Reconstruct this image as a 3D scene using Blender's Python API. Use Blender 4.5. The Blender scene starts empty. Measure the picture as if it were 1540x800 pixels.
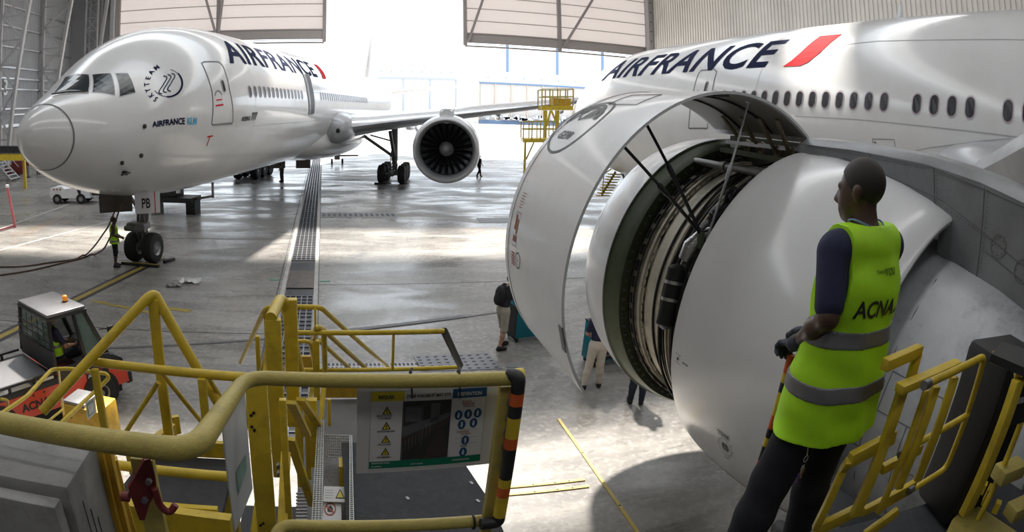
import bpy, bmesh, math, random
import numpy as np
from mathutils import Vector, Matrix
random.seed(7)
SC = bpy.context.scene
COL = SC.collection
R = math.radians
EYE = 5.25

# ---------------------------------------------------------------- materials
MATS = {}
def mat(name, col, rough=0.5, metal=0.0, var=0.0, vscale=3.0, bump=0.0, bscale=30.0, coat=0.0, dirt=None, dscale=1.2, damt=0.5, spec=0.5, stretch=None, emit=None, estr=0.0, rvar=0.0, alpha=1.0, trans=0.0):
    if name in MATS: return MATS[name]
    m = bpy.data.materials.new(name); m.use_nodes = True
    nt = m.node_tree; N = nt.nodes; L = nt.links
    b = N['Principled BSDF']
    b.inputs['Base Color'].default_value = (*col, 1)
    b.inputs['Roughness'].default_value = rough
    b.inputs['Metallic'].default_value = metal
    b.inputs['Specular IOR Level'].default_value = spec
    b.inputs['Coat Weight'].default_value = coat
    b.inputs['Coat Roughness'].default_value = 0.08
    b.inputs['Alpha'].default_value = alpha
    b.inputs['Transmission Weight'].default_value = trans
    if emit:
        b.inputs['Emission Color'].default_value = (*emit, 1); b.inputs['Emission Strength'].default_value = estr
    tc = None
    def coords():
        nonlocal tc
        if tc is None:
            t = N.new('ShaderNodeTexCoord'); tc = t.outputs['Object']
            if stretch:
                mp = N.new('ShaderNodeMapping'); mp.inputs['Scale'].default_value = stretch
                L.new(tc, mp.inputs['Vector']); tc = mp.outputs['Vector']
        return tc
    def noise(sc, det=5, ro=0.6):
        n = N.new('ShaderNodeTexNoise'); n.inputs['Scale'].default_value = sc; n.inputs['Detail'].default_value = det; n.inputs['Roughness'].default_value = ro
        L.new(coords(), n.inputs['Vector']); return n.outputs['Fac']
    def mixc(fac, a, bb):
        x = N.new('ShaderNodeMix'); x.data_type = 'RGBA'
        if isinstance(fac, float): x.inputs[0].default_value = fac
        else: L.new(fac, x.inputs[0])
        for i, v in ((6, a), (7, bb)):
            if isinstance(v, tuple): x.inputs[i].default_value = (*v, 1)
            else: L.new(v, x.inputs[i])
        return x.outputs[2]
    def ramp(src, lo, hi, a=0.0, c=1.0):
        r = N.new('ShaderNodeMapRange'); r.inputs[1].default_value = lo; r.inputs[2].default_value = hi; r.inputs[3].default_value = a; r.inputs[4].default_value = c
        L.new(src, r.inputs[0]); return r.outputs[0]
    cur = tuple(col)
    if var:
        cur = mixc(ramp(noise(vscale), 0.3, 0.7), tuple(max(0, c * (1 - var)) for c in col), tuple(min(1, c * (1 + var)) for c in col))
    if dirt:
        cur = mixc(ramp(noise(dscale, 8, 0.7), 0.5, 0.75, 0, damt), cur, dirt)
    if not isinstance(cur, tuple): L.new(cur, b.inputs['Base Color'])
    if rvar:
        L.new(ramp(noise(vscale * 1.7, 6), 0.3, 0.7, max(0.02, rough - rvar), rough + rvar), b.inputs['Roughness'])
    if bump:
        bp = N.new('ShaderNodeBump'); bp.inputs['Strength'].default_value = bump; bp.inputs['Distance'].default_value = 0.01
        L.new(noise(bscale, 4), bp.inputs['Height']); L.new(bp.outputs[0], b.inputs['Normal'])
    MATS[name] = m
    return m

M_white = mat('aircraft_white', (0.74, 0.745, 0.75), 0.22, var=0.03, vscale=0.5, coat=0.5, dirt=(0.55, 0.52, 0.47), dscale=0.6, damt=0.25)
M_white2 = mat('nacelle_white', (0.70, 0.71, 0.73), 0.26, var=0.04, vscale=0.8, coat=0.3, dirt=(0.45, 0.43, 0.40), dscale=1.6, damt=0.3)
M_seam = mat('panel_seam', (0.16, 0.16, 0.17), 0.6)
M_seamlight = mat('faint_panel_seam', (0.42, 0.42, 0.43), 0.5)
M_navy = mat('livery_navy', (0.010, 0.015, 0.055), 0.75, spec=0.1)
M_red = mat('livery_red', (0.62, 0.02, 0.025), 0.75, spec=0.1)
M_cyan = mat('livery_light_blue', (0.08, 0.45, 0.72), 0.4)
M_black = mat('black_paint', (0.02, 0.02, 0.022), 0.45)
M_glass = mat('dark_window_glass', (0.012, 0.014, 0.016), 0.22, spec=0.4)
M_cockpit = mat('cockpit_glass', (0.012, 0.02, 0.025), 0.12, spec=0.45)
M_winframe = mat('window_surround_grey', (0.42, 0.42, 0.44), 0.35, metal=0.4)
M_winrim = mat('window_rim_plum', (0.30, 0.16, 0.20), 0.5)
M_alu = mat('bare_aluminium', (0.60, 0.61, 0.63), 0.28, metal=0.85, var=0.08, vscale=2)
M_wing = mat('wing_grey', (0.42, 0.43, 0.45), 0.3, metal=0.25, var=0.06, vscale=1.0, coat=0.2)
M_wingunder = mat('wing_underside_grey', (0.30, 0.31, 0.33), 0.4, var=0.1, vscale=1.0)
M_pylon = mat('pylon_grey', (0.25, 0.262, 0.275), 0.38, metal=0.35, var=0.15, vscale=2.2, dirt=(0.16, 0.15, 0.14), dscale=2.0, damt=0.6)
M_core = mat('core_cowl_grey', (0.50, 0.52, 0.55), 0.42, metal=0.2, var=0.12, vscale=2.5, dirt=(0.13, 0.12, 0.11), dscale=2.6, damt=0.75)
M_green = mat('primer_green', (0.075, 0.095, 0.045), 0.55, var=0.25, vscale=3, dirt=(0.02, 0.02, 0.015), dscale=3, damt=0.6)
M_case = mat('fan_case_cream', (0.62, 0.58, 0.47), 0.45, metal=0.25, var=0.12, vscale=2.5, dirt=(0.12, 0.10, 0.06), dscale=3.5, damt=0.6)
M_case2 = mat('fan_case_brown', (0.27, 0.225, 0.15), 0.5, metal=0.3, var=0.25, vscale=5)
M_dark = mat('dark_metal', (0.035, 0.035, 0.037), 0.5, metal=0.5, var=0.3, vscale=8)
M_inner = mat('cowl_inner_grey', (0.30, 0.29, 0.27), 0.45, metal=0.2, var=0.08, vscale=1.5)
M_blade = mat('fan_blade', (0.06, 0.063, 0.07), 0.16, metal=0.7)
M_lip = mat('inlet_lip_metal', (0.5, 0.51, 0.53), 0.3, metal=0.6, var=0.06, vscale=2)
M_tire = mat('tyre_rubber', (0.018, 0.018, 0.019), 0.75, var=0.3, vscale=6)
M_hub = mat('wheel_hub', (0.32, 0.32, 0.33), 0.45, metal=0.5, var=0.2, vscale=6)
M_gear = mat('landing_gear_grey', (0.24, 0.24, 0.24), 0.45, metal=0.4, var=0.4, vscale=5, dirt=(0.02, 0.02, 0.02), dscale=5, damt=0.7)
M_yellow = mat('worn_yellow_paint', (0.62, 0.45, 0.03), 0.42, var=0.14, vscale=6, bump=0.15, bscale=60, dirt=(0.16, 0.11, 0.02), dscale=7.0, damt=0.55)
M_yellowold = mat('grimy_yellow_paint', (0.47, 0.385, 0.10), 0.45, var=0.18, vscale=9, bump=0.25, bscale=80, dirt=(0.10, 0.075, 0.03), dscale=9.0, damt=0.6)
M_orangeyellow = mat('orange_yellow_paint', (0.60, 0.36, 0.03), 0.5, var=0.15, vscale=5, dirt=(0.15, 0.1, 0.03), dscale=4, damt=0.5)
M_cab = mat('cabinet_grey', (0.27, 0.27, 0.265), 0.55, var=0.12, vscale=5, bump=0.12, bscale=50, dirt=(0.08, 0.08, 0.08), dscale=7, damt=0.6)
M_deck = mat('antislip_dark', (0.036, 0.038, 0.043), 0.85, var=0.15, vscale=8, bump=0.3, bscale=200, dirt=(0.12, 0.12, 0.12), dscale=20, damt=0.25)
M_plate = mat('steel_plate', (0.30, 0.30, 0.31), 0.4, metal=0.6, var=0.15, vscale=4)
M_galv = mat('galvanised_steel', (0.48, 0.49, 0.50), 0.38, metal=0.7, var=0.1, vscale=5)
M_perf = mat('pale_perforated_metal', (0.50, 0.51, 0.50), 0.45, metal=0.3, var=0.08)
M_darkred = mat('dark_red_paint', (0.15, 0.02, 0.022), 0.5, var=0.2, vscale=12)
M_bolt = mat('bolt_steel', (0.22, 0.22, 0.23), 0.4, metal=0.8)
M_orange = mat('signal_orange', (0.62, 0.11, 0.02), 0.5, var=0.1, dirt=(0.08, 0.03, 0.02), dscale=12, damt=0.5)
M_rubber = mat('black_rubber', (0.012, 0.012, 0.013), 0.6)
M_teal = mat('teal_cabinet', (0.0, 0.16, 0.22), 0.4)
M_skinb = mat('skin_dark_brown', (0.075, 0.038, 0.026), 0.42, var=0.12, vscale=9, bump=0.05, bscale=150)
M_skinw = mat('skin_tan', (0.42, 0.24, 0.17), 0.5, var=0.08, vscale=9)
M_hair = mat('hair_black', (0.022, 0.015, 0.013), 0.6, bump=0.3, bscale=500)
M_vest = mat('hi_vis_vest', (0.42, 0.80, 0.012), 0.6, var=0.06, vscale=6, bump=0.12, bscale=400)
M_reflect = mat('reflective_tape', (0.20, 0.20, 0.21), 0.35, metal=0.35, bump=0.1, bscale=300)
M_shirt = mat('navy_cloth', (0.018, 0.022, 0.06), 0.85, var=0.2, vscale=12, bump=0.2, bscale=300)
M_trouser = mat('dark_navy_trousers', (0.008, 0.009, 0.014), 0.9, var=0.3, vscale=10, bump=0.25, bscale=200)
M_cream = mat('cream_cloth', (0.62, 0.56, 0.48), 0.85, var=0.08, vscale=10)
M_beige = mat('beige_cloth', (0.40, 0.37, 0.31), 0.85, var=0.12, vscale=12)
M_shoe = mat('black_shoe', (0.012, 0.011, 0.012), 0.6)
M_paper = mat('white_sheet', (0.62, 0.62, 0.61), 0.45)
M_blue = mat('sign_blue', (0.01, 0.075, 0.19), 0.45)
M_signyellow = mat('sign_yellow', (0.62, 0.52, 0.02), 0.45)
M_signgreen = mat('sign_green', (0.0, 0.16, 0.09), 0.45)
M_ink = mat('print_ink', (0.03, 0.03, 0.04), 0.6)
M_rust = mat('print_red', (0.35, 0.09, 0.06), 0.6)
M_truckred = mat('tractor_red', (0.62, 0.065, 0.03), 0.35, coat=0.3, var=0.05)
M_truckblack = mat('tractor_black', (0.02, 0.02, 0.021), 0.4, var=0.2)
M_truckroof = mat('tractor_roof', (0.20, 0.20, 0.21), 0.35, metal=0.5, var=0.12, vscale=3)
M_check = mat('checker_plate', (0.24, 0.24, 0.25), 0.4, metal=0.6, bump=0.6, bscale=45)
M_beacon = mat('amber_lens', (0.85, 0.25, 0.01), 0.2, emit=(1.0, 0.35, 0.03), estr=0.25)
M_glassgreen = mat('cab_glass', (0.10, 0.17, 0.15), 0.05, spec=1.0, alpha=0.55)
M_steelbeam = mat('hangar_steel', (0.42, 0.41, 0.41), 0.55, var=0.1)
M_lettergrey = mat('letter_grey', (0.4, 0.4, 0.42), 0.5)
M_silver = mat('foil_silver', (0.55, 0.55, 0.56), 0.25, metal=0.9, bump=0.8, bscale=25)

# ---------------------------------------------------------------- object helpers
WM = {}                       # matrix of each root, kept by hand
def _name(o): return o.name
def tag(o, label=None, cat=None, group=None, kind=None):
    if label: o['label'] = label
    if cat: o['category'] = cat
    if group: o['group'] = group
    if kind: o['kind'] = kind
    return o
def empty(name, loc=(0, 0, 0), rz=0.0):
    o = bpy.data.objects.new(name, None); COL.objects.link(o)
    o.location = loc; o.rotation_euler = (0, 0, rz); o.empty_display_size = 0.3
    WM[o] = Matrix.Translation(Vector(loc)) @ Matrix.Rotation(rz, 4, 'Z')
    return o
def thing(name, label, cat, loc=(0, 0, 0), rz=0.0, group=None):
    return tag(empty(name, loc, rz), label, cat, group)
def copy_tree(o, parent=None):
    c = o.copy(); COL.objects.link(c)
    if parent is not None: c.parent = parent
    for ch in list(o.children): copy_tree(ch, c)
    return c

def fillet(pts, r, n=5):
    pts = [Vector(p) for p in pts]; out = [pts[0]]
    for i in range(1, len(pts) - 1):
        a, b, c = pts[i - 1], pts[i], pts[i + 1]
        rr = min(r, (a - b).length * .49, (c - b).length * .49)
        p0 = b + (a - b).normalized() * rr; p1 = b + (c - b).normalized() * rr
        for k in range(n + 1):
            t = k / n; out.append(p0 * (1 - t) ** 2 + b * 2 * t * (1 - t) + p1 * t * t)
    out.append(pts[-1]); return out

class MB:
    def __init__(s): s.v = []; s.f = []; s.m = []; s.sm = []
    def add(s, vs, fs, mi=0, smooth=False):
        o = len(s.v); s.v += [tuple(v) for v in vs]
        for f in fs: s.f.append(tuple(i + o for i in f)); s.m.append(mi); s.sm.append(smooth)
        return s
    def box(s, c, size, rot=None, mi=0, bev=0.0):
        x, y, z = (d / 2 for d in size); M = Matrix.Translation(Vector(c))
        if rot is not None:
            M = M @ (rot if isinstance(rot, Matrix) else Matrix.Rotation(rot, 4, 'Z'))
        if bev <= 0:
            vs = [M @ Vector((a * x, b * y, d * z)) for a in (-1, 1) for b in (-1, 1) for d in (-1, 1)]
            s.add(vs, [(0, 1, 3, 2), (4, 6, 7, 5), (0, 4, 5, 1), (2, 3, 7, 6), (0, 2, 6, 4), (1, 5, 7, 3)], mi)
        else:
            bm = bmesh.new(); bmesh.ops.create_cube(bm, size=1)
            for v in bm.verts: v.co = Vector((v.co.x * 2 * x, v.co.y * 2 * y, v.co.z * 2 * z))
            bmesh.ops.bevel(bm, geom=bm.edges[:], offset=bev, segments=2, affect='EDGES', profile=.5)
            bm.verts.index_update()
            s.add([M @ v.co for v in bm.verts], [[v.index for v in f.verts] for f in bm.faces], mi, True); bm.free()
        return s
    def beam(s, a, b, w, h, up=(0, 0, 1), mi=0, bev=0.0):
        a = Vector(a); b = Vector(b); d = (b - a); L = d.length; y = d.normalized(); u = Vector(up)
        x = y.cross(u)
        if x.length < 1e-4: x = y.cross(Vector((1, 0, 0)))
        x.normalize(); z = x.cross(y)
        Mx = Matrix((x, y, z)).transposed().to_4x4()
        return s.box((a + b) / 2, (w, L, h), Mx, mi, bev)
    def tube(s, pts, r, n=12, caps=True, mi=0, closed=False):
        pts = [Vector(p) for p in pts]; k = len(pts); rs = r if isinstance(r, (list, tuple)) else [r] * k
        T = []
        for i in range(k):
            a = pts[i - 1] if (i > 0 or closed) else pts[i]; b = pts[(i + 1) % k] if (i < k - 1 or closed) else pts[i]
            T.append((b - a).normalized())
        u = T[0].cross(Vector((0, 0, 1)))
        if u.length < 1e-3: u = T[0].cross(Vector((1, 0, 0)))
        u.normalize(); vs = []
        for i in range(k):
            if i: u = (u - T[i] * u.dot(T[i])); u.normalize()
            w = T[i].cross(u)
            # mitre scale left out: bends are filleted
            for j in range(n):
                a = 2 * math.pi * j / n; vs.append(pts[i] + (u * math.cos(a) + w * math.sin(a)) * rs[i])
        fs = []
        for i in range(k if closed else k - 1):
            for j in range(n):
                a = i * n + j; b = i * n + (j + 1) % n; c = ((i + 1) % k) * n + (j + 1) % n; d = ((i + 1) % k) * n + j
                fs.append((a, b, c, d))
        s.add(vs, fs, mi, True)
        if caps and not closed:
            s.add([vs[j] for j in range(n)], [tuple(range(n))[::-1]], mi); s.add([vs[(k - 1) * n + j] for j in range(n)], [tuple(range(n))], mi)
        return s
    def lathe(s, prof, c=(0, 0, 0), axis='y', n=64, mi=0, a0=0.0, a1=360.0, smooth=True, mis=None):
        # prof: (along, radius); axis y: angle from +x towards +z
        full = abs(a1 - a0 - 360) < 1e-6; k = n if full else n + 1; vs = []
        for (t, r) in prof:
            for j in range(k):
                a = R(a0 + (a1 - a0) * j / n); p = (r * math.cos(a), r * math.sin(a))
                if axis == 'y': vs.append((c[0] + p[0], c[1] + t, c[2] + p[1]))
                elif axis == 'z': vs.append((c[0] + p[0], c[1] + p[1], c[2] + t))
                else: vs.append((c[0] + t, c[1] + p[0], c[2] + p[1]))
        o = len(s.v); s.v += vs
        for i in range(len(prof) - 1):
            for j in range(n):
                j2 = (j + 1) % k
                s.f.append((o + i * k + j, o + i * k + j2, o + (i + 1) * k + j2, o + (i + 1) * k + j)); s.m.append(mis[i] if mis else mi); s.sm.append(smooth)
        return s
    def loft(s, rings, closed=True, cap0=True, cap1=True, mi=0, smooth=True):
        n = len(rings[0]); vs = [p for r in rings for p in r]; fs = []
        for i in range(len(rings) - 1):
            for j in range(n if closed else n - 1):
                j2 = (j + 1) % n; fs.append((i * n + j, i * n + j2, (i + 1) * n + j2, (i + 1) * n + j))
        s.add(vs, fs, mi, smooth)
        if cap0: s.add(rings[0], [tuple(range(n))[::-1]], mi)
        if cap1: s.add(rings[-1], [tuple(range(n))], mi)
        return s
    def prism(s, poly, z0, z1, mi=0, M=None):
        n = len(poly); vs = [Vector((p[0], p[1], z0)) for p in poly] + [Vector((p[0], p[1], z1)) for p in poly]
        if M is not None: vs = [M @ v for v in vs]
        return s.add(vs, [tuple(range(n))[::-1], tuple(range(n, 2 * n))] + [(i, (i + 1) % n, n + (i + 1) % n, n + i) for i in range(n)], mi)
    def build(s, name, mats, parent=None, world=False, fixn=True, root=None):
        me = bpy.data.meshes.new(name)
        if not isinstance(mats, (list, tuple)): mats = [mats]
        V = [Vector(v) for v in s.v]
        loc = Vector((0, 0, 0))
        if parent is None:
            lo = Vector((min(v.x for v in V), min(v.y for v in V), min(v.z for v in V))); hi = Vector((max(v.x for v in V), max(v.y for v in V), max(v.z for v in V)))
            loc = (lo + hi) / 2; loc.z = lo.z; V = [v - loc for v in V]
        elif world:
            r = root or parent
            while r not in WM: r = r.parent
            inv = WM[r].inverted(); V = [inv @ v for v in V]
        me.from_pydata([tuple(v) for v in V], [], s.f)
        for m in mats: me.materials.append(m)
        me.polygons.foreach_set('material_index', s.m); me.polygons.foreach_set('use_smooth', s.sm)
        me.update()
        if fixn:
            bm = bmesh.new(); bm.from_mesh(me); bmesh.ops.remove_doubles(bm, verts=bm.verts, dist=1e-5); bmesh.ops.recalc_face_normals(bm, faces=bm.faces); bm.to_mesh(me); bm.free()
        o = bpy.data.objects.new(name, me); COL.objects.link(o); o.location = loc
        if parent is not None: o.parent = parent
        if any(s.sm):
            try: me.set_sharp_from_angle(angle=R(40))
            except Exception: pass
        return o
def struct(name, mb, m): return tag(mb.build(name, m), kind='structure')

# lettering: a text curve turned into a finely cut mesh and laid on a surface function
def letters(txt, size, bold=0.0, shear=0.0, xs=1.0, cut=0.0, align='LEFT', spacing=1.0):
    cu = bpy.data.curves.new('t', 'FONT'); cu.body = txt; cu.size = size; cu.offset = bold; cu.shear = shear; cu.align_x = align; cu.space_character = spacing
    cu.resolution_u = 4
    ob = bpy.data.objects.new('t', cu); COL.objects.link(ob)
    dg = bpy.context.evaluated_depsgraph_get(); dg.update()
    me = bpy.data.meshes.new_from_object(ob.evaluated_get(dg)); bpy.data.objects.remove(ob)
    bm = bmesh.new(); bm.from_mesh(me); bpy.data.meshes.remove(me)
    for v in bm.verts: v.co.x *= xs
    if cut:
        x0 = min(v.co.x for v in bm.verts); x1 = max(v.co.x for v in bm.verts); y0 = min(v.co.y for v in bm.verts); y1 = max(v.co.y for v in bm.verts)
        y = y0 + cut
        while y < y1:
            bmesh.ops.bisect_plane(bm, geom=bm.verts[:] + bm.edges[:] + bm.faces[:], plane_co=(0, y, 0), plane_no=(0, 1, 0)); y += cut
        x = x0 + cut * 3
        while x < x1:
            bmesh.ops.bisect_plane(bm, geom=bm.verts[:] + bm.edges[:] + bm.faces[:], plane_co=(x, 0, 0), plane_no=(1, 0, 0)); x += cut * 3
    bm.verts.index_update(); bm.verts.ensure_lookup_table()
    vs = [(v.co.x, v.co.y) for v in bm.verts]; fs = [[v.index for v in f.verts] for f in bm.faces]; bm.free()
    return vs, fs
def put(mb, lf, fn, mi=0):
    vs, fs = lf; mb.add([fn(u, v) for u, v in vs], fs, mi); return mb
def onplane(o, ux, uy, lift=0.0):
    o = Vector(o); ux = Vector(ux).normalized(); uy = Vector(uy).normalized(); n = ux.cross(uy) * lift
    return lambda u, v: o + ux * u + uy * v + n
def flat(polys):
    vs = []; fs = []
    for p in polys: fs.append(tuple(range(len(vs), len(vs) + len(p)))); vs += list(p)
    return vs, fs
def ringpoly(cx, cy, r0, r1, n=32, a0=0, a1=360, sy=1.0):
    out = []
    for i in range(n):
        a = R(a0 + (a1 - a0) * i / n); b = R(a0 + (a1 - a0) * (i + 1) / n)
        out.append([(cx + r0 * math.cos(a), cy + sy * r0 * math.sin(a)), (cx + r1 * math.cos(a), cy + sy * r1 * math.sin(a)), (cx + r1 * math.cos(b), cy + sy * r1 * math.sin(b)), (cx + r0 * math.cos(b), cy + sy * r0 * math.sin(b))])
    return out
def disc(cx, cy, r, n=24, sy=1.0): return [[(cx + r * math.cos(2 * math.pi * i / n), cy + sy * r * math.sin(2 * math.pi * i / n)) for i in range(n)]]
def rect(x0, y0, x1, y1): return [[(x0, y0), (x1, y0), (x1, y1), (x0, y1)]]
def seg(x0, y0, x1, y1, w):
    d = Vector((x1 - x0, y1 - y0)).normalized() * w / 2; n = Vector((-d.y, d.x))
    return [[(x0 + n.x, y0 + n.y), (x0 - n.x, y0 - n.y), (x1 - n.x, y1 - n.y), (x1 + n.x, y1 + n.y)]]

# ---------------------------------------------------------------- organic surfaces (signed distance + surface nets)
def sdf_mesh(f, lo, hi, h):
    lo = np.array(lo, float); hi = np.array(hi, float); n = np.ceil((hi - lo) / h).astype(int) + 1
    ax = [lo[i] + h * np.arange(n[i]) for i in range(3)]
    # coarse pass first; the fine grid is only filled where the surface can be
    K = 3; cn_ = (n - 1) // K + 2
    cax = [lo[i] + h * K * np.arange(cn_[i]) + h * K / 2 for i in range(3)]
    CG = np.stack(np.meshgrid(*cax, indexing='ij'), -1).reshape(-1, 3); CV = f(CG).reshape(cn_)
    V = np.repeat(np.repeat(np.repeat(CV, K, 0), K, 1), K, 2)[:n[0], :n[1], :n[2]].copy()
    near = np.abs(CV) < h * K * 4.0
    nf = np.repeat(np.repeat(np.repeat(near, K, 0), K, 1), K, 2)[:n[0], :n[1], :n[2]]
    I = np.argwhere(nf); out = np.empty(len(I))
    for i in range(0, len(I), 400000): out[i:i + 400000] = f(lo + I[i:i + 400000] * h)
    V[nf] = out
    S = V < 0
    cn = n - 1
    cor = [(a, b, c) for a in (0, 1) for b in (0, 1) for c in (0, 1)]
    def sl(A, o): return A[o[0]:o[0] + cn[0], o[1]:o[1] + cn[1], o[2]:o[2] + cn[2]]
    cnt = sum(sl(S, o).astype(int) for o in cor); act = (cnt > 0) & (cnt < 8)
    idx = -np.ones(cn, int); ids = np.argwhere(act); idx[act] = np.arange(len(ids))
    acc = np.zeros((len(ids), 3)); num = np.zeros(len(ids))
    for o in cor:
        for a in range(3):
            if o[a]: continue
            p = list(o); p[a] = 1
            v0 = sl(V, o)[act]; v1 = sl(V, p)[act]; m = (v0 < 0) != (v1 < 0)
            t = np.where(m, v0 / np.where(m, v0 - v1, 1), 0)
            q = np.zeros((len(ids), 3)); q[:] = o; q[:, a] = t
            acc[m] += q[m]; num[m] += 1
    P = lo + (ids + acc / num[:, None]) * h
    F = []
    for a in range(3):
        b, c = (a + 1) % 3, (a + 2) % 3
        s0 = [slice(None)] * 3; s1 = [slice(None)] * 3; s0[a] = slice(0, -1); s1[a] = slice(1, None)
        A0 = S[tuple(s0)]; A1 = S[tuple(s1)]; E = np.argwhere(A0 != A1)
        E = E[(E[:, b] > 0) & (E[:, c] > 0) & (E[:, b] < cn[b]) & (E[:, c] < cn[c])]
        if not len(E): continue
        def cell(db, dc):
            q = E.copy(); q[:, b] -= db; q[:, c] -= dc; return idx[q[:, 0], q[:, 1], q[:, 2]]
        Q = np.stack([cell(0, 0), cell(1, 0), cell(1, 1), cell(0, 1)], 1)
        fl = A0[E[:, 0], E[:, 1], E[:, 2]]
        Q[~fl] = Q[~fl][:, ::-1]
        F.append(Q)
    if not F: return np.zeros((0, 3)), np.zeros((0, 4), int)
    F = np.concatenate(F); F = F[(F >= 0).all(1)]
    return P, F[:, ::-1]
def cap_(a, b, ra, rb):
    a = np.array(a, float); b = np.array(b, float); d = b - a; L = d @ d + 1e-12
    def f(p):
        t = np.clip((p - a) @ d / L, 0, 1); return np.linalg.norm(p - a - t[:, None] * d, axis=1) - (ra + (rb - ra) * t)
    return f
def ell_(c, r, M=None):
    c = np.array(c, float); r = np.array(r, float); Mi = None if M is None else np.array(M)
    def f(p):
        q = p - c
        if Mi is not None: q = q @ Mi
        k0 = np.linalg.norm(q / r, axis=1); k1 = np.linalg.norm(q / (r * r), axis=1) + 1e-9
        return k0 * (k0 - 1) / k1
    return f
def ecap_(a, b, ra, rb, side):
    # elliptical cone: ra/rb = (half width along side, half depth)
    a = np.array(a, float); b = np.array(b, float); d = b - a; L = np.linalg.norm(d); ax = d / L
    u = np.array(side, float); u = u - ax * (u @ ax); u /= np.linalg.norm(u); w = np.cross(ax, u)
    def f(p):
        q = p - a; tt = q @ ax; t = np.clip(tt / L, 0, 1); x = q @ u; y = q @ w; z = tt - t * L
        rx = ra[0] + (rb[0] - ra[0]) * t; ry = ra[1] + (rb[1] - ra[1]) * t; rm = np.minimum(rx, ry)
        return (np.sqrt((x / rx) ** 2 + (y / ry) ** 2 + (z / rm) ** 2) - 1) * rm
    return f
def smin(fs, k):
    def f(p):
        d = fs[0](p)
        for g in fs[1:]:
            e = g(p); h = np.clip(.5 + .5 * (e - d) / k, 0, 1); d = e + (d - e) * h - k * h * (1 - h)
        return d
    return f
def inter(f, *gs):
    def h(p):
        d = f(p)
        for g in gs: d = np.maximum(d, g(p))
        return d
    return h
def off(f, o): return lambda p: f(p) - o
def half(n, d):
    n = np.array(n, float); n /= np.linalg.norm(n)
    return lambda p: p @ n - d
def sdf_obj(name, f, lo, hi, h, m, parent, world=False, M=None):
    P, F = sdf_mesh(f, lo, hi, h)
    if not len(F): return None
    if M is not None:
        A = np.array(M); P = P @ A[:3, :3].T + A[:3, 3]
    mb = MB(); mb.add([tuple(p) for p in P], [tuple(int(i) for i in q) for q in F], 0, True)
    return mb.build(name, m, parent, world, fixn=False)
# ---------------------------------------------------------------- camera: a fisheye zoom, its frame cropped off-centre (so a lens shift)
YAW = R(2.78); PITCH = R(8.2); ROLL = R(0.3); FPX = 907.0; CX, CY = 530.0, 294.0
def _axes():
    cp, sp = math.cos(PITCH), math.sin(PITCH); f = Vector((0, cp, -sp)); d0 = Vector((0, -sp, -cp)); r0 = Vector((1, 0, 0))
    r = math.cos(ROLL) * r0 - math.sin(ROLL) * d0; d = f.cross(r)
    M = Matrix.Rotation(-YAW, 3, 'Z'); return M @ r, M @ d, M @ f
AXR, AXD, AXF = _axes()
def ray(x, y):
    dx, dy = x - CX, y - CY; rr = math.hypot(dx, dy) + 1e-9; th = 2 * math.asin(rr / 2 / FPX); s = math.sin(th) / rr
    return AXR * (dx * s) + AXD * (dy * s) + AXF * math.cos(th)
def G(x, y, z=0.0):
    # where the sight line of a measured photo point reaches height z
    q = ray(x, y); t = (z - EYE) / q.z; return Vector((q.x * t, q.y * t, z))
def D_(x, y, dist):
    q = ray(x, y); t = dist / math.hypot(q.x, q.y); return Vector((q.x * t, q.y * t, EYE + q.z * t))
def ZAT(x, y, p):
    q = ray(x, y); return EYE + q.z * math.hypot(p[0], p[1]) / math.hypot(q.x, q.y)
cd = bpy.data.cameras.new('camera'); cam = bpy.data.objects.new('camera', cd); COL.objects.link(cam); SC.camera = cam
cam.matrix_world = Matrix.Translation((0, 0, EYE)) @ Matrix((AXR, -AXD, -AXF)).transposed().to_4x4()
cd.type = 'PANO'; cd.panorama_type = 'FISHEYE_EQUISOLID'; cd.fisheye_lens = 15; cd.fisheye_fov = math.pi
cd.sensor_fit = 'HORIZONTAL'; cd.sensor_width = 15 * 1540 / FPX; cd.sensor_height = cd.sensor_width * 800 / 1540
cd.shift_x = (770 - CX) / 1540; cd.shift_y = (CY - 400) / 800
cd.clip_start = 0.05; cd.clip_end = 2000

# ---------------------------------------------------------------- light
w = bpy.data.worlds.new('world'); SC.world = w; w.use_nodes = True
bg = w.node_tree.nodes['Background']; bg.inputs[0].default_value = (0.84, 0.92, 1.0, 1); bg.inputs[1].default_value = 2.7
def sun(name, el, az, strength, ang, col):
    l = bpy.data.lights.new(name, 'SUN'); l.energy = strength; l.angle = R(ang); l.color = col
    o = bpy.data.objects.new(name, l); COL.objects.link(o)
    d = Vector((math.sin(R(az)) * math.cos(R(el)), math.cos(R(az)) * math.cos(R(el)), math.sin(R(el))))
    o.rotation_euler = d.to_track_quat('Z', 'Y').to_euler(); return o
SUN_EL, SUN_AZ = 58.0, 8.0
sun('sun', SUN_EL, SUN_AZ, 12.0, 3.0, (1.0, 0.93, 0.84))
def area(name, loc, sx, sy, power, col=(1, 1, 1), rot=(0, 0, 0), spread=180):
    l = bpy.data.lights.new(name, 'AREA'); l.shape = 'RECTANGLE'; l.size = sx; l.size_y = sy; l.energy = power; l.color = col; l.spread = R(spread)
    o = bpy.data.objects.new(name, l); COL.objects.link(o); o.location = loc; o.rotation_euler = rot; return o
for yy in (-8, 6, 20, 34, 48, 62):
    area('skylight_lamp', (5, yy, 23.4), 60, 2.6, 1600, (1.0, 0.985, 0.96))
SC.view_settings.view_transform = 'Standard'; SC.view_settings.look = 'None'; SC.view_settings.exposure = 0.0; SC.view_settings.gamma = 1.0
SC.view_settings.use_curve_mapping = False
SC.cycles.use_denoising = True
SC.cycles.max_bounces = 6; SC.cycles.diffuse_bounces = 3; SC.cycles.glossy_bounces = 3; SC.cycles.sample_clamp_indirect = 6.0

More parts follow.
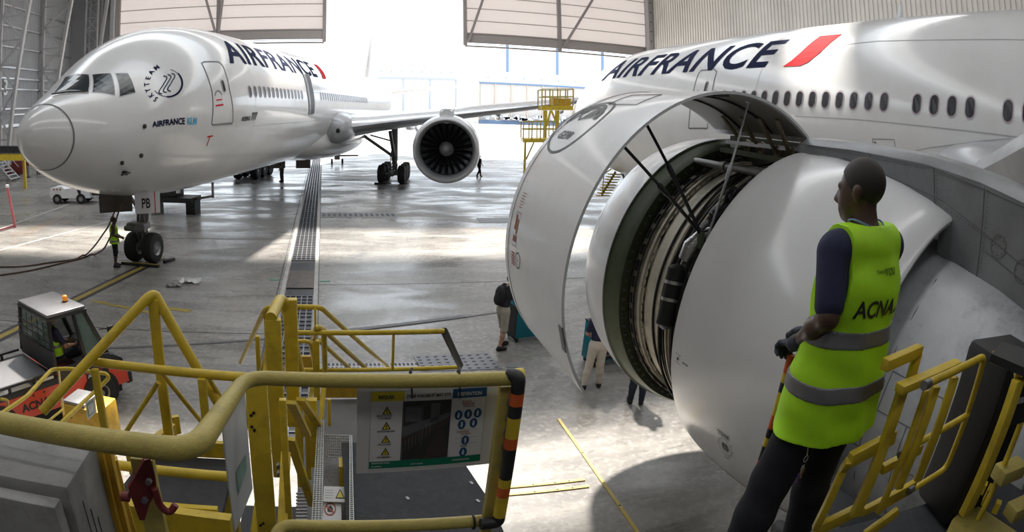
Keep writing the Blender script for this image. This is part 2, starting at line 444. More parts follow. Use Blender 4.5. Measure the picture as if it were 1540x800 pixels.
# ---------------------------------------------------------------- hall
XL, XR, YD, YB, ZC = -32.0, 43.0, 71.0, -22.0, 24.0
def concrete():
    m = bpy.data.materials.new('stained_concrete'); m.use_nodes = True; nt = m.node_tree; N = nt.nodes; L = nt.links; b = N['Principled BSDF']
    tc = N.new('ShaderNodeTexCoord').outputs['Object']
    def mp(sc, loc=(0, 0, 0)):
        x = N.new('ShaderNodeMapping'); x.inputs['Scale'].default_value = sc; x.inputs['Location'].default_value = loc; L.new(tc, x.inputs['Vector']); return x.outputs['Vector']
    def noise(v, s, d=6, r=.6, w=0):
        n = N.new('ShaderNodeTexNoise'); n.inputs['Scale'].default_value = s; n.inputs['Detail'].default_value = d; n.inputs['Roughness'].default_value = r; n.inputs['Distortion'].default_value = w
        L.new(v, n.inputs['Vector']); return n.outputs['Fac']
    def rng(s, lo, hi, a=0, c=1):
        r = N.new('ShaderNodeMapRange'); r.interpolation_type = 'SMOOTHSTEP'
        for i, q in enumerate((lo, hi, a, c)): r.inputs[i + 1].default_value = q
        L.new(s, r.inputs[0]); return r.outputs[0]
    def mix(f, a, c):
        x = N.new('ShaderNodeMix'); x.data_type = 'RGBA'; L.new(f, x.inputs[0])
        for i, q in ((6, a), (7, c)):
            if isinstance(q, tuple): x.inputs[i].default_value = (*q, 1)
            else: L.new(q, x.inputs[i])
        return x.outputs[2]
    big = noise(mp((1, 1, 1)), .16, 5, .55); streak = noise(mp((.35, 1.6, 1)), 1.1, 8, .65, .6); fine = noise(mp((1, 1, 1)), 9, 6, .7); blot = noise(mp((1, 1, 1), (7, 3, 0)), .55, 9, .68, .3)
    c = mix(rng(big, .35, .68), (.20, .19, .175), (.35, .335, .31))
    c = mix(rng(streak, .35, .7, 0, .8), c, (.125, .12, .115))
    c = mix(rng(fine, .45, .72, 0, .55), c, (.44, .425, .40))
    speck = noise(mp((.6, 1.5, 1), (4, 1, 0)), 5.5, 9, .78); c = mix(rng(speck, .54, .66, 0, .65), c, (.10, .095, .09))
    c = mix(rng(blot, .58, .74, 0, .8), c, (.075, .072, .072))
    rust = noise(mp((.8, .25, 1), (3, 9, 0)), .35, 6, .6)
    c = mix(rng(rust, .60, .72, 0, .45), c, (.33, .21, .11))
    L.new(c, b.inputs['Base Color'])
    wet = noise(mp((.5, 1.2, 1), (11, 5, 0)), .5, 7, .6, .4)
    L.new(rng(wet, .38, .62, .20, .46), b.inputs['Roughness'])
    bp = N.new('ShaderNodeBump'); bp.inputs['Strength'].default_value = .25; bp.inputs['Distance'].default_value = .02; L.new(streak, bp.inputs['Height']); L.new(bp.outputs[0], b.inputs['Normal'])
    b.inputs['Specular IOR Level'].default_value = .6
    return m
M_conc = concrete()
M_apron = mat('pale_apron_concrete', (0.46, 0.45, 0.44), 0.6, var=0.08, vscale=0.2)
M_cladL = mat('grey_cladding', (0.33, 0.335, 0.345), 0.5, var=0.08, vscale=0.3)
M_cladR = mat('beige_cladding', (0.80, 0.76, 0.71), 0.5, var=0.10, vscale=0.2)
M_dado = mat('dado_concrete', (0.30, 0.28, 0.26), 0.8, var=0.25, vscale=1.0)
M_roof = mat('roof_panel', (0.35, 0.35, 0.36), 0.7)
M_door = mat('door_fabric', (0.80, 0.75, 0.73), 0.7)
def _translucent(m, col, fac):
    nt = m.node_tree; b = nt.nodes['Principled BSDF']; t = nt.nodes.new('ShaderNodeBsdfTranslucent'); t.inputs[0].default_value = (*col, 1)
    x = nt.nodes.new('ShaderNodeMixShader'); x.inputs[0].default_value = fac; nt.links.new(b.outputs[0], x.inputs[1]); nt.links.new(t.outputs[0], x.inputs[2]); nt.links.new(x.outputs[0], nt.nodes['Material Output'].inputs[0])
_translucent(M_door, (.62, .59, .58), .55)
M_doorframe = mat('door_frame_grey', (0.33, 0.30, 0.29), 0.6)
mb = MB(); mb.box(((XL + XR) / 2, (YD + YB) / 2, -.15), (XR - XL, YD - YB, .3)); struct('floor', mb, M_conc)
mb = MB(); mb.box((0, YD + 240, -.16), (900, 480, .3)); struct('ground', mb, M_apron)
def corrugated(name, axis, fixed, t0, t1, z0, z1, m, pitch=.32, depth=.06, thick=.15, side=1):
    # trapezoid sheeting, run along y (axis 'x' fixed) or x
    pts = []; t = t0
    while t < t1 - 1e-6:
        for dt, dd in ((0, 0), (.42, 0), (.5, 1), (.92, 1)): pts.append((min(t1, t + dt * pitch), dd * depth))
        t += pitch
    pts.append((t1, 0)); pts += [(t1, -thick), (t0, -thick)]
    vs = []
    for z in (z0, z1):
        for a, d in pts: vs.append((fixed + side * d, a, z) if axis == 'x' else (a, fixed + side * d, z))
    n = len(pts); fs = [(i, (i + 1) % n, n + (i + 1) % n, n + i) for i in range(n)]
    mb = MB(); mb.add(vs, fs); return mb
wl = corrugated('wall_left', 'x', XL, YB, YD, 4.2, ZC, M_cladL, side=1)
wl.box((XL - .1, (YD + YB) / 2, 2.1), (.5, YD - YB, 4.2), mi=1)
for z in (16.7, 14.6, 12.5, 10.4, 9.3, 8.2, 6.2, 5.6, 4.5): wl.box((XL + .14, (YD + YB) / 2, z), (.12, YD - YB, .16 if z > 5 else .3), mi=2)
tag(wl.build('wall_left', [M_cladL, M_dado, M_galv]), kind='structure')
wr = corrugated('wall_right', 'x', XR, YB, YD, 0, ZC, M_cladR, pitch=.55, depth=.12, side=-1); struct('wall_right', wr, M_cladR)
mb = MB(); mb.box(((XL + XR) / 2, YB - .15, ZC / 2), (XR - XL, .3, ZC)); struct('wall_back', mb, M_cladL)
# roof with two open light slots, each throwing a band of sun on the floor
def slot_y(yf): return yf + ZC / math.tan(R(SUN_EL)) * math.cos(R(SUN_AZ))
slots = [(slot_y(6.0), slot_y(8.6)), (slot_y(20.8), slot_y(26.0))]
mb = MB(); y = YB
for a, c in slots + [(YD, YD)]:
    if a > y: mb.box(((XL + XR) / 2, (y + a) / 2, ZC + .15), (XR - XL, a - y, .3))
    y = c
for a, c in slots: mb.box(((34 + XR) / 2, (a + c) / 2, ZC + .15), (XR - 34, c - a, .3)); 
struct('ceiling', mb, M_roof)
# wall above and beside the door opening
mb = MB(); mb.box(((XL - 25.7) / 2, YD, ZC / 2), (-25.7 - XL, .3, ZC)); mb.box(((42.6 + XR) / 2, YD, ZC / 2), (XR - 42.6, .3, ZC))
struct('wall_front', mb, M_cladL)
# the two folded-up door leaves, with the tail-fin gap between them
def leaf(name, x0, x1, cols, braces):
    root = tag(empty(name, ((x0 + x1) / 2, YD, 13.2)), kind='structure')
    mb = MB()
    zs = [14.8, 16.35, 17.9, 19.4, 21.0, 22.5, 24.0]
    for a, b in zip(zs[:-1], zs[1:]): mb.box(((x0 + x1) / 2, YD + .25, (a + b) / 2), (x1 - x0, .06, b - a - .05))
    f = mb.build('fabric_panel', M_door, root, True)
    mb = MB()
    for z in zs[1:-1]: mb.box(((x0 + x1) / 2, YD + .2, z), (x1 - x0, .1, .07))
    mb.box(((x0 + x1) / 2, YD, 14.72), (x1 - x0, .5, .16)); mb.box(((x0 + x1) / 2, YD, 13.15), (x1 - x0, .5, .18)); mb.box(((x0 + x1) / 2, YD - .1, 13.42), (x1 - x0, .1, .07))
    for x in [x0, x1] + cols: mb.box((x, YD - .05, 18.7), (.45, .45, 10.9))
    for x, zt in braces: mb.beam((x[0], YD - .4, 13.6), (x[1], YD - .4, zt), .28, .28)
    mb.build('door_frame', M_doorframe, root, True)
    mb = MB(); mb.box(((x0 + x1) / 2, YD, 14.1), (x1 - x0, .35, 1.05)); mb.build('folded_skirt', mat('folded_door_skirt', (.36, .33, .32), .7, var=.1, stretch=(1, 1, 8)), root, True)
leaf('door_1', -25.4, 0.05, [-12.6], [((-12.6, -14.1), 18.6), ((-12.6, -11.5), 24)])
leaf('door_2', 16.9, 42.6, [29.3], [((29.6, 35.5), 22.5), ((17.2, 19.3), 19.5)])
# lattice wall frames and the jamb tower on the left side
def lattice(name, label, y, group):
    root = thing(name, label, 'steel truss', (XL + .5, y, 0), group=group)
    mb = MB(); mb.beam((XL + .45, y, 0), (XL + .45, y, 23.8), .3, .3); mb.build('wall_post', M_steelbeam, root, True)
    mb = MB(); mb.beam((XL + 1.0, y, 0), (XL + 4.9, y, 23.8), .42, .32); mb.build('leaning_post', M_steelbeam, root, True)
    mb = MB(); z = 3.2; k = 0
    def xi(z): return XL + 1.0 + 3.9 * z / 23.8
    while z < 22:
        mb.beam((XL + .5, y, z), (xi(z), y, z), .14, .14)
        za, zb = (z, z + 2.4) if k % 2 else (z + 2.4, z)
        for dy in (-.12, .12): mb.beam((XL + .5, y + dy, za), (xi(zb), y + dy, zb), .1, .1)
        z += 2.4; k += 1
    mb.build('bracing', M_steelbeam, root, True)
for y, lb in ((62.0, 'grey lattice steel frame on the grey left wall, the one nearest the hangar door'), (52.2, 'grey lattice steel frame beside the wall number 3')):
    lattice('wall_truss', lb, y, 'leaning lattice frames along the left wall')
root = thing('door_tower', 'tall dark lattice tower at the left jamb of the hangar door', 'tower', (-28, YD - 1.5, 0))
mb = MB()
for x, yy in ((-29.0, YD - 2.2), (-27.4, YD - 2.2), (-29.0, YD - .8), (-27.4, YD - .8)): mb.box((x, yy, 11.5), (.18, .18, 23))
mb.build('tower_posts', M_steelbeam, root, True)
mb = MB(); z = 1.0; k = 0
while z < 22:
    mb.beam((-29, YD - 2.2, z), (-27.4, YD - 2.2, z + (1.6 if k % 2 else 0)), .08, .08); mb.beam((-29, YD - 2.2, z), (-27.4, YD - 2.2, z), .08, .08); mb.beam((-27.4, YD - 2.2, z), (-29, YD - 2.2, z + 1.6), .07, .07); z += 1.6; k += 1
mb.build('tower_bracing', M_galv, root, True)
root = thing('jamb_column', 'grey steel column standing right against the left end of the door', 'column', (-26, YD - .6, 0))
mb = MB(); mb.box((-26.0, YD - .5, 11.8), (.5, .7, 23.6)); mb.build('column_shaft', M_steelbeam, root, True)
mb = MB(); mb.beam((-27.6, YD - 1.6, 10), (-25.9, YD - 1.6, 23), .35, .35); mb.build('leaning_strut', M_steelbeam, root, True)
root = thing('jamb_column', 'broad riveted steel column at the right jamb of the hangar door', 'column', (43, YD - .6, 0))
mb = MB(); mb.box((XR - .6, YD - 1.0, 11.8), (.7, .9, 23.6)); mb.build('column_shaft', M_steelbeam, root, True)
mb = MB()
for z in np.arange(9, 23, 1.3): mb.lathe([(-.05, .0), (-.05, .09), (0, .09)], (XR - .6, YD - 1.45, z), 'y', 10)
mb.build('rivets', M_dark, root, True)
# wall number
mb = MB(); put(mb, letters('3', 2.2, .02), onplane((XL + .32, 53.1, 7.6), (0, 1, 0), (0, 0, 1), 0)); nb = mb.build('wall_number', mat('number_green_white', (.62, .66, .62), .5))
tag(nb, 'pale painted number 3 on the corrugated left wall', 'wall number')

# ---------------------------------------------------------------- marks and fittings in the floor
def strip(name, a, b, w, m, label, cat='floor marking', z=.004, h=.008, group=None):
    a = Vector((a[0], a[1], z)); b = Vector((b[0], b[1], z)); mb = MB(); mb.beam(a, b, w, h); o = mb.build(name, m); tag(o, label, cat, group); return o
M_line = mat('worn_line_yellow', (.36, .27, .05), .6, dirt=(.1, .08, .04), dscale=3, damt=.7)
M_linewhite = mat('worn_line_white', (.42, .41, .39), .6, dirt=(.2, .19, .18), dscale=2, damt=.8)
M_tar = mat('tar_black', (.03, .03, .032), .5, var=.3)
a = G(222, 398); b = G(0, 507)
d = (b - a).normalized(); a2 = a - d * 1.0; b2 = b + d * 3
mb = MB(); mb.beam((a2.x, a2.y, .003), (b2.x, b2.y, .003), .50, .006, mi=0); mb.beam((a2.x, a2.y, .006), (b2.x, b2.y, .006), .20, .008, mi=1)
tag(mb.build('taxi_line', [M_tar, M_line]), 'yellow guide line edged in black running from the nose wheel to the left edge', 'floor line')
strip('painted_line', G(-20, 382), G(165, 333), .16, M_linewhite, 'faded white floor line passing left of the man at the nose wheel')
strip('painted_line', G(-20, 352), G(110, 305), .16, M_linewhite, 'faded white floor line below the white tractor')
mb = MB()
for q0, q1 in (((140, 452), (225, 470)),): mb.beam(G(*q0, .003), G(*q1, .003), .14, .006)
tag(mb.build('painted_line', M_line), 'short worn yellow floor dash behind the tow tractor cab', 'floor line')
mb = MB(); mb.beam(G(240, 462, .003), G(287, 468, .003), .22, .006); tag(mb.build('painted_line', M_line), 'short worn yellow dash right of the leaning yellow rail peak', 'floor line')
# expansion joints
jx0, jx1 = -1.36, -.16
mb = MB()
for x in (jx0, jx1): mb.box((x, 38, .002), (.035, 66, .004))
for yy, x0, x1 in ((17.5, jx1, 14), (29.5, jx1, 20), (40.5, jx1, 30), (24, -32, jx0), (13.4, -32, jx0), (36, -32, jx0), (50, -32, 43), (60, -32, 43)): mb.box(((x0 + x1) / 2, yy, .002), (x1 - x0, .03, .004))
tag(mb.build('trim_2', M_tar), kind='structure')
# drain channel
GX0, GX1 = G(430, 437).x, G(471.5, 437).x
M_pit = mat('drain_pit', (.02, .022, .028), .4)
M_grate = mat('grating_steel', (.20, .21, .23), .35, metal=.6)
mb = MB(); mb.box(((GX0 + GX1) / 2, 38.6, .002), (GX1 - GX0, 61, .004)); tag(mb.build('trim_1', M_pit), kind='structure')
# long black cable gutter across the floor
a = G(160, 524); b = G(780, 465); M_gut = mat('gutter_grey', (.10, .10, .105), .5)
def _gx(x): return a.lerp(b, (x - a.x) / (b.x - a.x))
c = _gx(GX0 - .2); mb = MB(); mb.beam((a.x, a.y, .006), (c.x, c.y, .006), .10, .012); tag(mb.build('cable_gutter', M_gut), 'thin dark gutter strip crossing the floor between the tow tractor and the drain channel', 'floor gutter')
a0 = a; c = _gx(GX1 + .2); mb = MB(); mb.beam((c.x, c.y, .006), (b.x, b.y, .006), .10, .012); a = G(515, 498); b = G(700, 476); mb.beam((a.x, a.y, .01), (b.x, b.y, .01), .17, .02)
tag(mb.build('cable_gutter', mat('gutter_grey', (.10, .10, .105), .5)), 'thin dark gutter strip running diagonally from the drain channel to the man in shorts', 'floor gutter')
def grate_mesh(name, label, wx, ly, nx, pitch, m, bar=.03, h=.03):
    mb = MB()
    for i in range(nx + 1): mb.box((-wx / 2 + wx * i / nx, 0, h / 2 + .004), (bar, ly, h))
    k = int(ly / pitch)
    for j in range(k + 1): mb.box((0, -ly / 2 + ly * j / k, h / 2 + .004), (wx, bar, h))
    o = mb.build(name, m); tag(o, label, 'drain grate'); return o
W = GX1 - GX0
g0 = grate_mesh('drain_grate', 'steel grating panel in the long drain channel across the hall', W, 2.0, 5, .26, M_grate)
g0['group'] = 'grating panels of the drain channel'
ys = np.arange(9.2, 68, 2.04)
yplate = G(455, 421).y
for i, yy in enumerate(ys):
    if abs(yy - yplate) < 1.55: continue
    o = g0 if i == 0 else g0.copy()
    if i: COL.objects.link(o)
    o.location = ((GX0 + GX1) / 2, float(yy), 0)
mb = MB(); mb.box(((GX0 + GX1) / 2, yplate, .02), (W, 1.9, .03)); tag(mb.build('drain_cover', mat('rusty_plate', (.10, .085, .075), .45, metal=.4, var=.3, dirt=(.2, .1, .03), dscale=2)), 'solid dark steel cover plate interrupting the drain channel', 'drain cover')
mb = MB()
for x in (GX0 - .09, GX1 + .07): mb.box((x, 38.6, .003), (.12, 61, .006))
tag(mb.build('trim_3', mat('pale_kerb', (.42, .41, .39), .6, var=.2, vscale=2)), kind='structure')
# side grates
def quadplate(name, pts, m, label, cat, z=.01, slots=None, m2=None):
    p = [G(*q, 0) for q in pts]; mb = MB(); mb.prism([(q.x, q.y) for q in p], .001, z)
    if slots:
        nx, ny, fr = slots
        for i in range(nx):
            for j in range(ny):
                u = (i + .5) / nx; v = (j + .5) / ny; c = p[0] * (1 - u) * (1 - v) + p[1] * u * (1 - v) + p[2] * u * v + p[3] * (1 - u) * v
                mb.box((c.x, c.y, z + .002), ((p[1] - p[0]).length / nx * fr[0], (p[3] - p[0]).length / ny * fr[1], .004), mi=1)
    o = mb.build(name, [m, m2 or M_pit]); tag(o, label, cat); return o
quadplate('floor_grate', [(483, 327), (597, 327), (593, 320), (483, 320)], M_plate, 'long narrow grate to the right of the drain channel', 'floor grate', slots=(14, 1, (.6, .6)))
quadplate('floor_grate', [(722, 335), (775, 335), (772, 328), (716, 328)], mat('dull_plate', (.2, .2, .21), .5, var=.2), 'dark rectangular inspection cover partly behind the raised cowl', 'floor cover')
quadplate('floor_grate', [(490, 557), (632, 557), (628, 545), (492, 546)], M_plate, 'slotted steel grate strip behind the thin yellow handrail', 'floor grate', slots=(22, 2, (.55, .6)), m2=M_dark)
quadplate('floor_grate', [(632, 558), (755, 555), (735, 531), (622, 536)], mat('checker_dark', (.17, .175, .19), .4, metal=.4, bump=.6, bscale=25), 'dark chequered steel cover behind the near yellow rail', 'floor cover', slots=(9, 5, (.4, .3)), m2=M_dark)
quadplate('floor_cover', [(762, 553), (778, 553), (776, 547), (760, 548)], mat('grey_tab', (.16, .17, .17), .6), 'small grey rectangular plate on the floor left of the man in white trousers', 'floor plate')
# yellow strips near the engine
for pa, pb, lb in (((758, 734), (879, 722), 'upper of two yellow strips crossing toward the striped pole'), ((758, 745), (885, 732), 'lower of two yellow strips crossing toward the striped pole'), ((840, 631), (960, 803), 'long yellow strip slanting across the bright floor under the engine')):
    a = G(*pa); b = G(*pb); mb = MB(); mb.beam((a.x, a.y, .01), (b.x, b.y, .01), .055, .02)
    for t in (.35, .62, .8): p = a.lerp(b, t); mb.lathe([(.02, .0), (.022, .018), (.012, .018)], (p.x, p.y, .0), 'z', 10, mi=1)
    tag(mb.build('floor_strip', [mat('strip_yellow', (.52, .40, .12), .5, dirt=(.2, .15, .06), dscale=6), M_dark]), lb, 'floor strip', 'yellow strips on the floor')
# green survey ticks
for pa, lb in (((413, 421), 'left of two small green paint ticks beside the drain'), ((489, 423), 'right of two small green paint ticks beside the drain')):
    p = G(*pa); mb = MB(); mb.box((p.x, p.y, .003), (.3, .09, .005)); tag(mb.build('paint_tick', mat('tick_green', (.02, .22, .13), .7)), lb, 'floor mark')
# ---------------------------------------------------------------- airliners. local frame: x to port, y aft from the nose tip, z up
PROF = [(0, 4.72, 4.72, 0.0), (.03, 4.90, 4.54, .20), (.1, 5.04, 4.38, .37), (.3, 5.28, 4.10, .68), (.8, 5.62, 3.74, 1.14), (1.5, 5.95, 3.38, 1.58), (2.2, 6.28, 3.10, 1.92), (3.0, 6.74, 2.86, 2.24), (4.0, 7.34, 2.64, 2.55), (5, 7.80, 2.48, 2.77), (6, 8.12, 2.38, 2.92), (7.5, 8.40, 2.28, 3.05), (9.5, 8.55, 2.24, 3.1), (12, 8.57, 2.24, 3.1)]
TAIL = [(43, 8.57, 2.24, 3.1), (47, 8.55, 2.55, 3.08), (52, 8.48, 3.4, 2.75), (57, 8.3, 4.6, 2.05), (61, 8.1, 5.8, 1.1), (63.2, 7.8, 6.7, .35)]
def pchip(T, x):
    X = T[:, 0]; out = [x]
    h = np.diff(X)
    for c in (1, 2, 3):
        Y = T[:, c]; d = np.diff(Y) / h; m = np.zeros(len(X)); m[0] = d[0]; m[-1] = d[-1]
        for i in range(1, len(X) - 1):
            m[i] = 0 if d[i - 1] * d[i] <= 0 else (2 * d[i - 1] * d[i] / (d[i - 1] + d[i]))
        i = min(max(int(np.searchsorted(X, x)) - 1, 0), len(X) - 2); t = (x - X[i]) / h[i]
        out.append((2 * t ** 3 - 3 * t ** 2 + 1) * Y[i] + (t ** 3 - 2 * t ** 2 + t) * h[i] * m[i] + (3 * t ** 2 - 2 * t ** 3) * Y[i + 1] + (t ** 3 - t ** 2) * h[i] * m[i + 1])
    return out
class Fus:
    def __init__(s, plug): s.T = np.array(PROF + [(a + plug, b, c, d) for a, b, c, d in TAIL]); s.L = s.T[-1, 0]
    def p(s, y, ang, lift=0.0):
        _, zt, zb, hw = pchip(s.T, min(max(y, 0), s.L)); hh = (zt - zb) / 2; c = math.cos(ang); n = math.sin(ang)
        return Vector(((hw + lift) * c, y, (zt + zb) / 2 + (hh + lift) * n))
    def inside(s, q):
        if q.y <= 0 or q.y >= s.L: return False
        _, zt, zb, hw = pchip(s.T, q.y); return (q.x / max(hw, 1e-3)) ** 2 + ((q.z - (zt + zb) / 2) / max((zt - zb) / 2, 1e-3)) ** 2 < 1
    def hit(s, M, x, y):
        inv = M.inverted(); o = inv @ Vector((0, 0, EYE)); d = (inv.to_3x3() @ ray(x, y)).normalized(); t = 5.0
        while t < 90 and not s.inside(o + d * t): t += .12
        if t >= 90: return None
        a, b = t - .12, t
        for _ in range(20):
            m = (a + b) / 2
            if s.inside(o + d * m): b = m
            else: a = m
        q = o + d * b; _, zt, zb, hw = pchip(s.T, q.y)
        return q.y, math.atan2((q.z - (zt + zb) / 2) / ((zt - zb) / 2), q.x / hw)
def lay(F, polys, cut=.25):
    # polygons in (y, angle*3.1) coordinates, cut finely so that they follow the skin
    vs, fs = flat(polys); bm = bmesh.new(); V = [bm.verts.new((a, b, 0)) for a, b in vs]
    for f in fs:
        try: bm.faces.new([V[i] for i in f])
        except ValueError: pass
    for ax in (0, 1):
        lo = min(v.co[ax] for v in bm.verts); hi = max(v.co[ax] for v in bm.verts); t = lo + cut
        while t < hi:
            no = (1, 0, 0) if ax == 0 else (0, 1, 0); co = (t, 0, 0) if ax == 0 else (0, t, 0)
            bmesh.ops.bisect_plane(bm, geom=bm.verts[:] + bm.edges[:] + bm.faces[:], plane_co=co, plane_no=no); t += cut
    bm.verts.index_update(); out = ([(v.co.x, v.co.y) for v in bm.verts], [[v.index for v in f.verts] for f in bm.faces]); bm.free(); return out
def on(F, lift, y0=0.0, v0=0.0): return lambda u, v: F.p(y0 + u, (v0 + v) / 3.1, lift)
def loopline(F, pts, w, lift, closed=True):
    polys = []; n = len(pts)
    for i in range(n if closed else n - 1):
        a = pts[i]; b = pts[(i + 1) % n]; polys += seg(a[0], a[1], b[0], b[1], w)
    return [on(F, lift)(u, v) for u, v in lay(F, polys)[0]], lay(F, polys)[1]
def rrect(x0, y0, x1, y1, r, n=4):
    out = []
    for cx, cy, a in ((x1 - r, y1 - r, 0), (x0 + r, y1 - r, 90), (x0 + r, y0 + r, 180), (x1 - r, y0 + r, 270)):
        for k in range(n + 1): t = R(a + 90 * k / n); out.append((cx + r * math.cos(t), cy + r * math.sin(t)))
    return out
def airfoil(chord, th, n=14):
    up = []; lo = []
    for i in range(n + 1):
        x = (1 - math.cos(math.pi * i / n)) / 2; t = 5 * th * (.2969 * math.sqrt(x) - .126 * x - .3516 * x * x + .2843 * x ** 3 - .1036 * x ** 4)
        up.append((x * chord, t * chord * 1.05)); lo.append((x * chord, -t * chord * .85))
    return up + lo[::-1][:-1]
def wheel(mb_t, mb_h, c, rad, w, ax=(1, 0, 0)):
    prof = [(-w / 2, rad * .5), (-w / 2, rad * .8), (-w * .42, rad * .94), (-w * .25, rad * .995), (0, rad), (w * .25, rad * .995), (w * .42, rad * .94), (w / 2, rad * .8), (w / 2, rad * .5)]
    mb_t.lathe(prof, c, 'x', 32)
    for sg in (-1, 1):
        mb_h.lathe([(sg * w * .47, rad * .54), (sg * w * .40, rad * .44), (sg * w * .28, rad * .38), (sg * w * .28, rad * .2), (sg * w * .42, rad * .16), (sg * w * .44, 0)], c, 'x', 20)
        for k in range(8): a = 2 * math.pi * k / 8; mb_h.lathe([(sg * w * .28, .0), (sg * w * .36, rad * .05), (sg * w * .28, rad * .05)], (c[0], c[1] + rad * .3 * math.cos(a), c[2] + rad * .3 * math.sin(a)), 'x', 6)
def add_wheel(root, c, rad, w):
    t = MB(); h = MB(); wheel(t, h, c, rad, w); o = t.build('tyre', M_tire, root); h.build('wheel_hub', M_hub, o); return o
def nose_gear(root, y):
    g = MB(); g.tube([(0, y + .15, 3.0), (0, y + .05, 1.5), (0, y, .55)], [.16, .14, .10], 14); g.tube([(-.5, y, .53), (.5, y, .53)], .09, 12)
    g.tube([(0, y + .1, 1.6), (0, y - 1.2, 2.9)], .07, 10); g.box((0, y - .28, 1.36), (.75, .5, .22), bev=.05); g.tube([(-.42, y - .5, 1.28), (.42, y - .5, 1.28)], .1, 10)
    for sx in (-.2, .2): g.tube([(sx, y + .1, 1.75), (sx, y - .1, 1.0), (sx * .5, y - .05, .7)], .045, 8)
    for k in range(7): g.tube([(random.uniform(-.25, .25), y + random.uniform(-.2, .2), 1.9), (random.uniform(-.25, .25), y + random.uniform(-.25, .1), 1.25), (random.uniform(-.15, .15), y + random.uniform(-.15, .1), .8)], .022, 6)
    g.beam((0, y + .12, 1.15), (0, y + .38, .85), .16, .05); g.beam((0, y + .38, .85), (0, y + .12, .6), .16, .05)
    o = g.build('nose_gear_strut', M_gear, root)
    for sx in (-.37, .37): add_wheel(root, (sx, y, .535), .535, .42)
    return o
def main_gear(root, l, y):
    g = MB(); sg = 1 if l > 0 else -1
    g.tube([(l, y, 3.9), (l, y, 1.5)], .24, 16); g.tube([(l, y, 1.5), (l, y, .75)], .17, 14); g.beam((l, y - 1.7, .68), (l, y + 1.7, .68), .32, .36, bev=.06)
    for dy in (-1.46, 0, 1.46): g.tube([(l - .7, y + dy, .66), (l + .7, y + dy, .66)], .1, 10)
    g.tube([(l, y, 1.75), (l - sg * 2.7, y - .3, 3.6)], .12, 10); g.tube([(l, y, 1.6), (l, y - 2.6, 3.7)], .13, 10); g.tube([(l, y - .2, 2.9), (l - sg * 1.6, y - 1.2, 3.4)], .06, 8)
    g.beam((l, y + .25, 1.5), (l, y + .7, 1.1), .3, .06); g.beam((l, y + .7, 1.1), (l, y + .25, .75), .3, .06)
    for k in range(5): g.tube([(l + random.uniform(-.3, .3), y - .3, 3.2), (l + random.uniform(-.3, .3), y - .3, 1.9), (l + random.uniform(-.3, .3), y - .2, .9)], .025, 6)
    g.build('main_gear_strut', M_gear, root)
    for dy in (-1.46, 0, 1.46):
        for dx in (-.72, .72): add_wheel(root, (l + dx, y + dy, .655), .655, .52)
def wing(root, sgn, sle, name='wing', zr=4.1, slope=.13, eng=None):
    secs = []
    for l, c, th in ((2.3, 14.0, .13), (3.1, 13.2, .125), (5, 11.6, .115), (9.6, 8.6, .11), (15, 6.9, .105), (20, 5.2, .10), (25, 3.5, .10), (29.6, 1.9, .09), (30.4, 1.2, .07)):
        le = sle + (l - 3.1) * .66; z = zr + slope * (l - 3.1) + (.0 if l < 10 else (l - 10) ** 2 * .0012)
        secs.append([(sgn * l, le + x, z + t) for x, t in airfoil(c, th)])
    mb = MB(); n = len(secs[0]); h = 15
    mb.loft(secs, mi=0)
    o = mb.build(name, [M_wing, M_wingunder], root)
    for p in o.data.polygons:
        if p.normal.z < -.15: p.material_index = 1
    sl = MB()   # slats: a bright leading edge strip
    for a, b in ((1, 3), (3, 5), (5, 8)):
        rows = []
        for i in range(a, b + 1):
            s = secs[i]; q = []
            le = s[0]
            for k in (4, 3, 2, 1, 0, -1, -2): q.append(s[k])
            q = [(p[0], p[1] - .02, p[2] + (.012 if j < 4 else -.012)) for j, p in enumerate(q)]
            rows.append(q)
        sl.loft(rows, closed=False, cap0=False, cap1=False)
    sl.build('slat', M_alu, o)
    for l, w in ((6.5, .35), (13.2, .3), (18.5, .26), (23, .22)):
        le = sle + (l - 3.1) * .66; z = zr + slope * (l - 3.1) - .35; c = 13.2 - (l - 3.1) * .45; f = MB()
        f.loft([[(sgn * (l + w * k * math.cos(t)), le + c * u, z - .1 + .32 * k * math.sin(t) - .15 * u) for t in [2 * math.pi * j / 10 for j in range(10)]] for u, k in ((.45, .1), (.55, .8), (.75, 1), (1.0, .75), (1.15, .1))])
        f.build('flap_fairing', M_wing, o)
    return o
def fan(parent, c, r0, r1, n=22, mi=M_blade):
    x0, y0, z0 = c
    mb = MB()
    for k in range(n):
        a = 2 * math.pi * k / n; rows = []
        for i in range(6):
            t = i / 5; r = r0 + (r1 - r0) * t; tw = R(25 + 40 * t); ch = .30 + .16 * t; aa = a + .10 * math.sin(t * 2.6)
            rad = Vector((math.cos(aa), 0, math.sin(aa))); tan = Vector((-math.sin(aa), 0, math.cos(aa))); d = tan * math.sin(tw) + Vector((0, 1, 0)) * math.cos(tw)
            p = Vector((x0, y0, z0)) + rad * r; nn = d.cross(rad).normalized() * .012
            rows.append([p - d * ch / 2, p + nn, p + d * ch / 2, p - nn])
        mb.loft(rows)
    mb.build('fan_blades', mi, parent)
    mb = MB(); mb.lathe([(-.75, .0), (-.7, .10), (-.5, .22), (-.2, .36), (.1, r0 + .02), (.25, r0 + .02)], c, 'y', 32); mb.build('spinner', mat('spinner_grey', (.17, .17, .175), .35), parent)
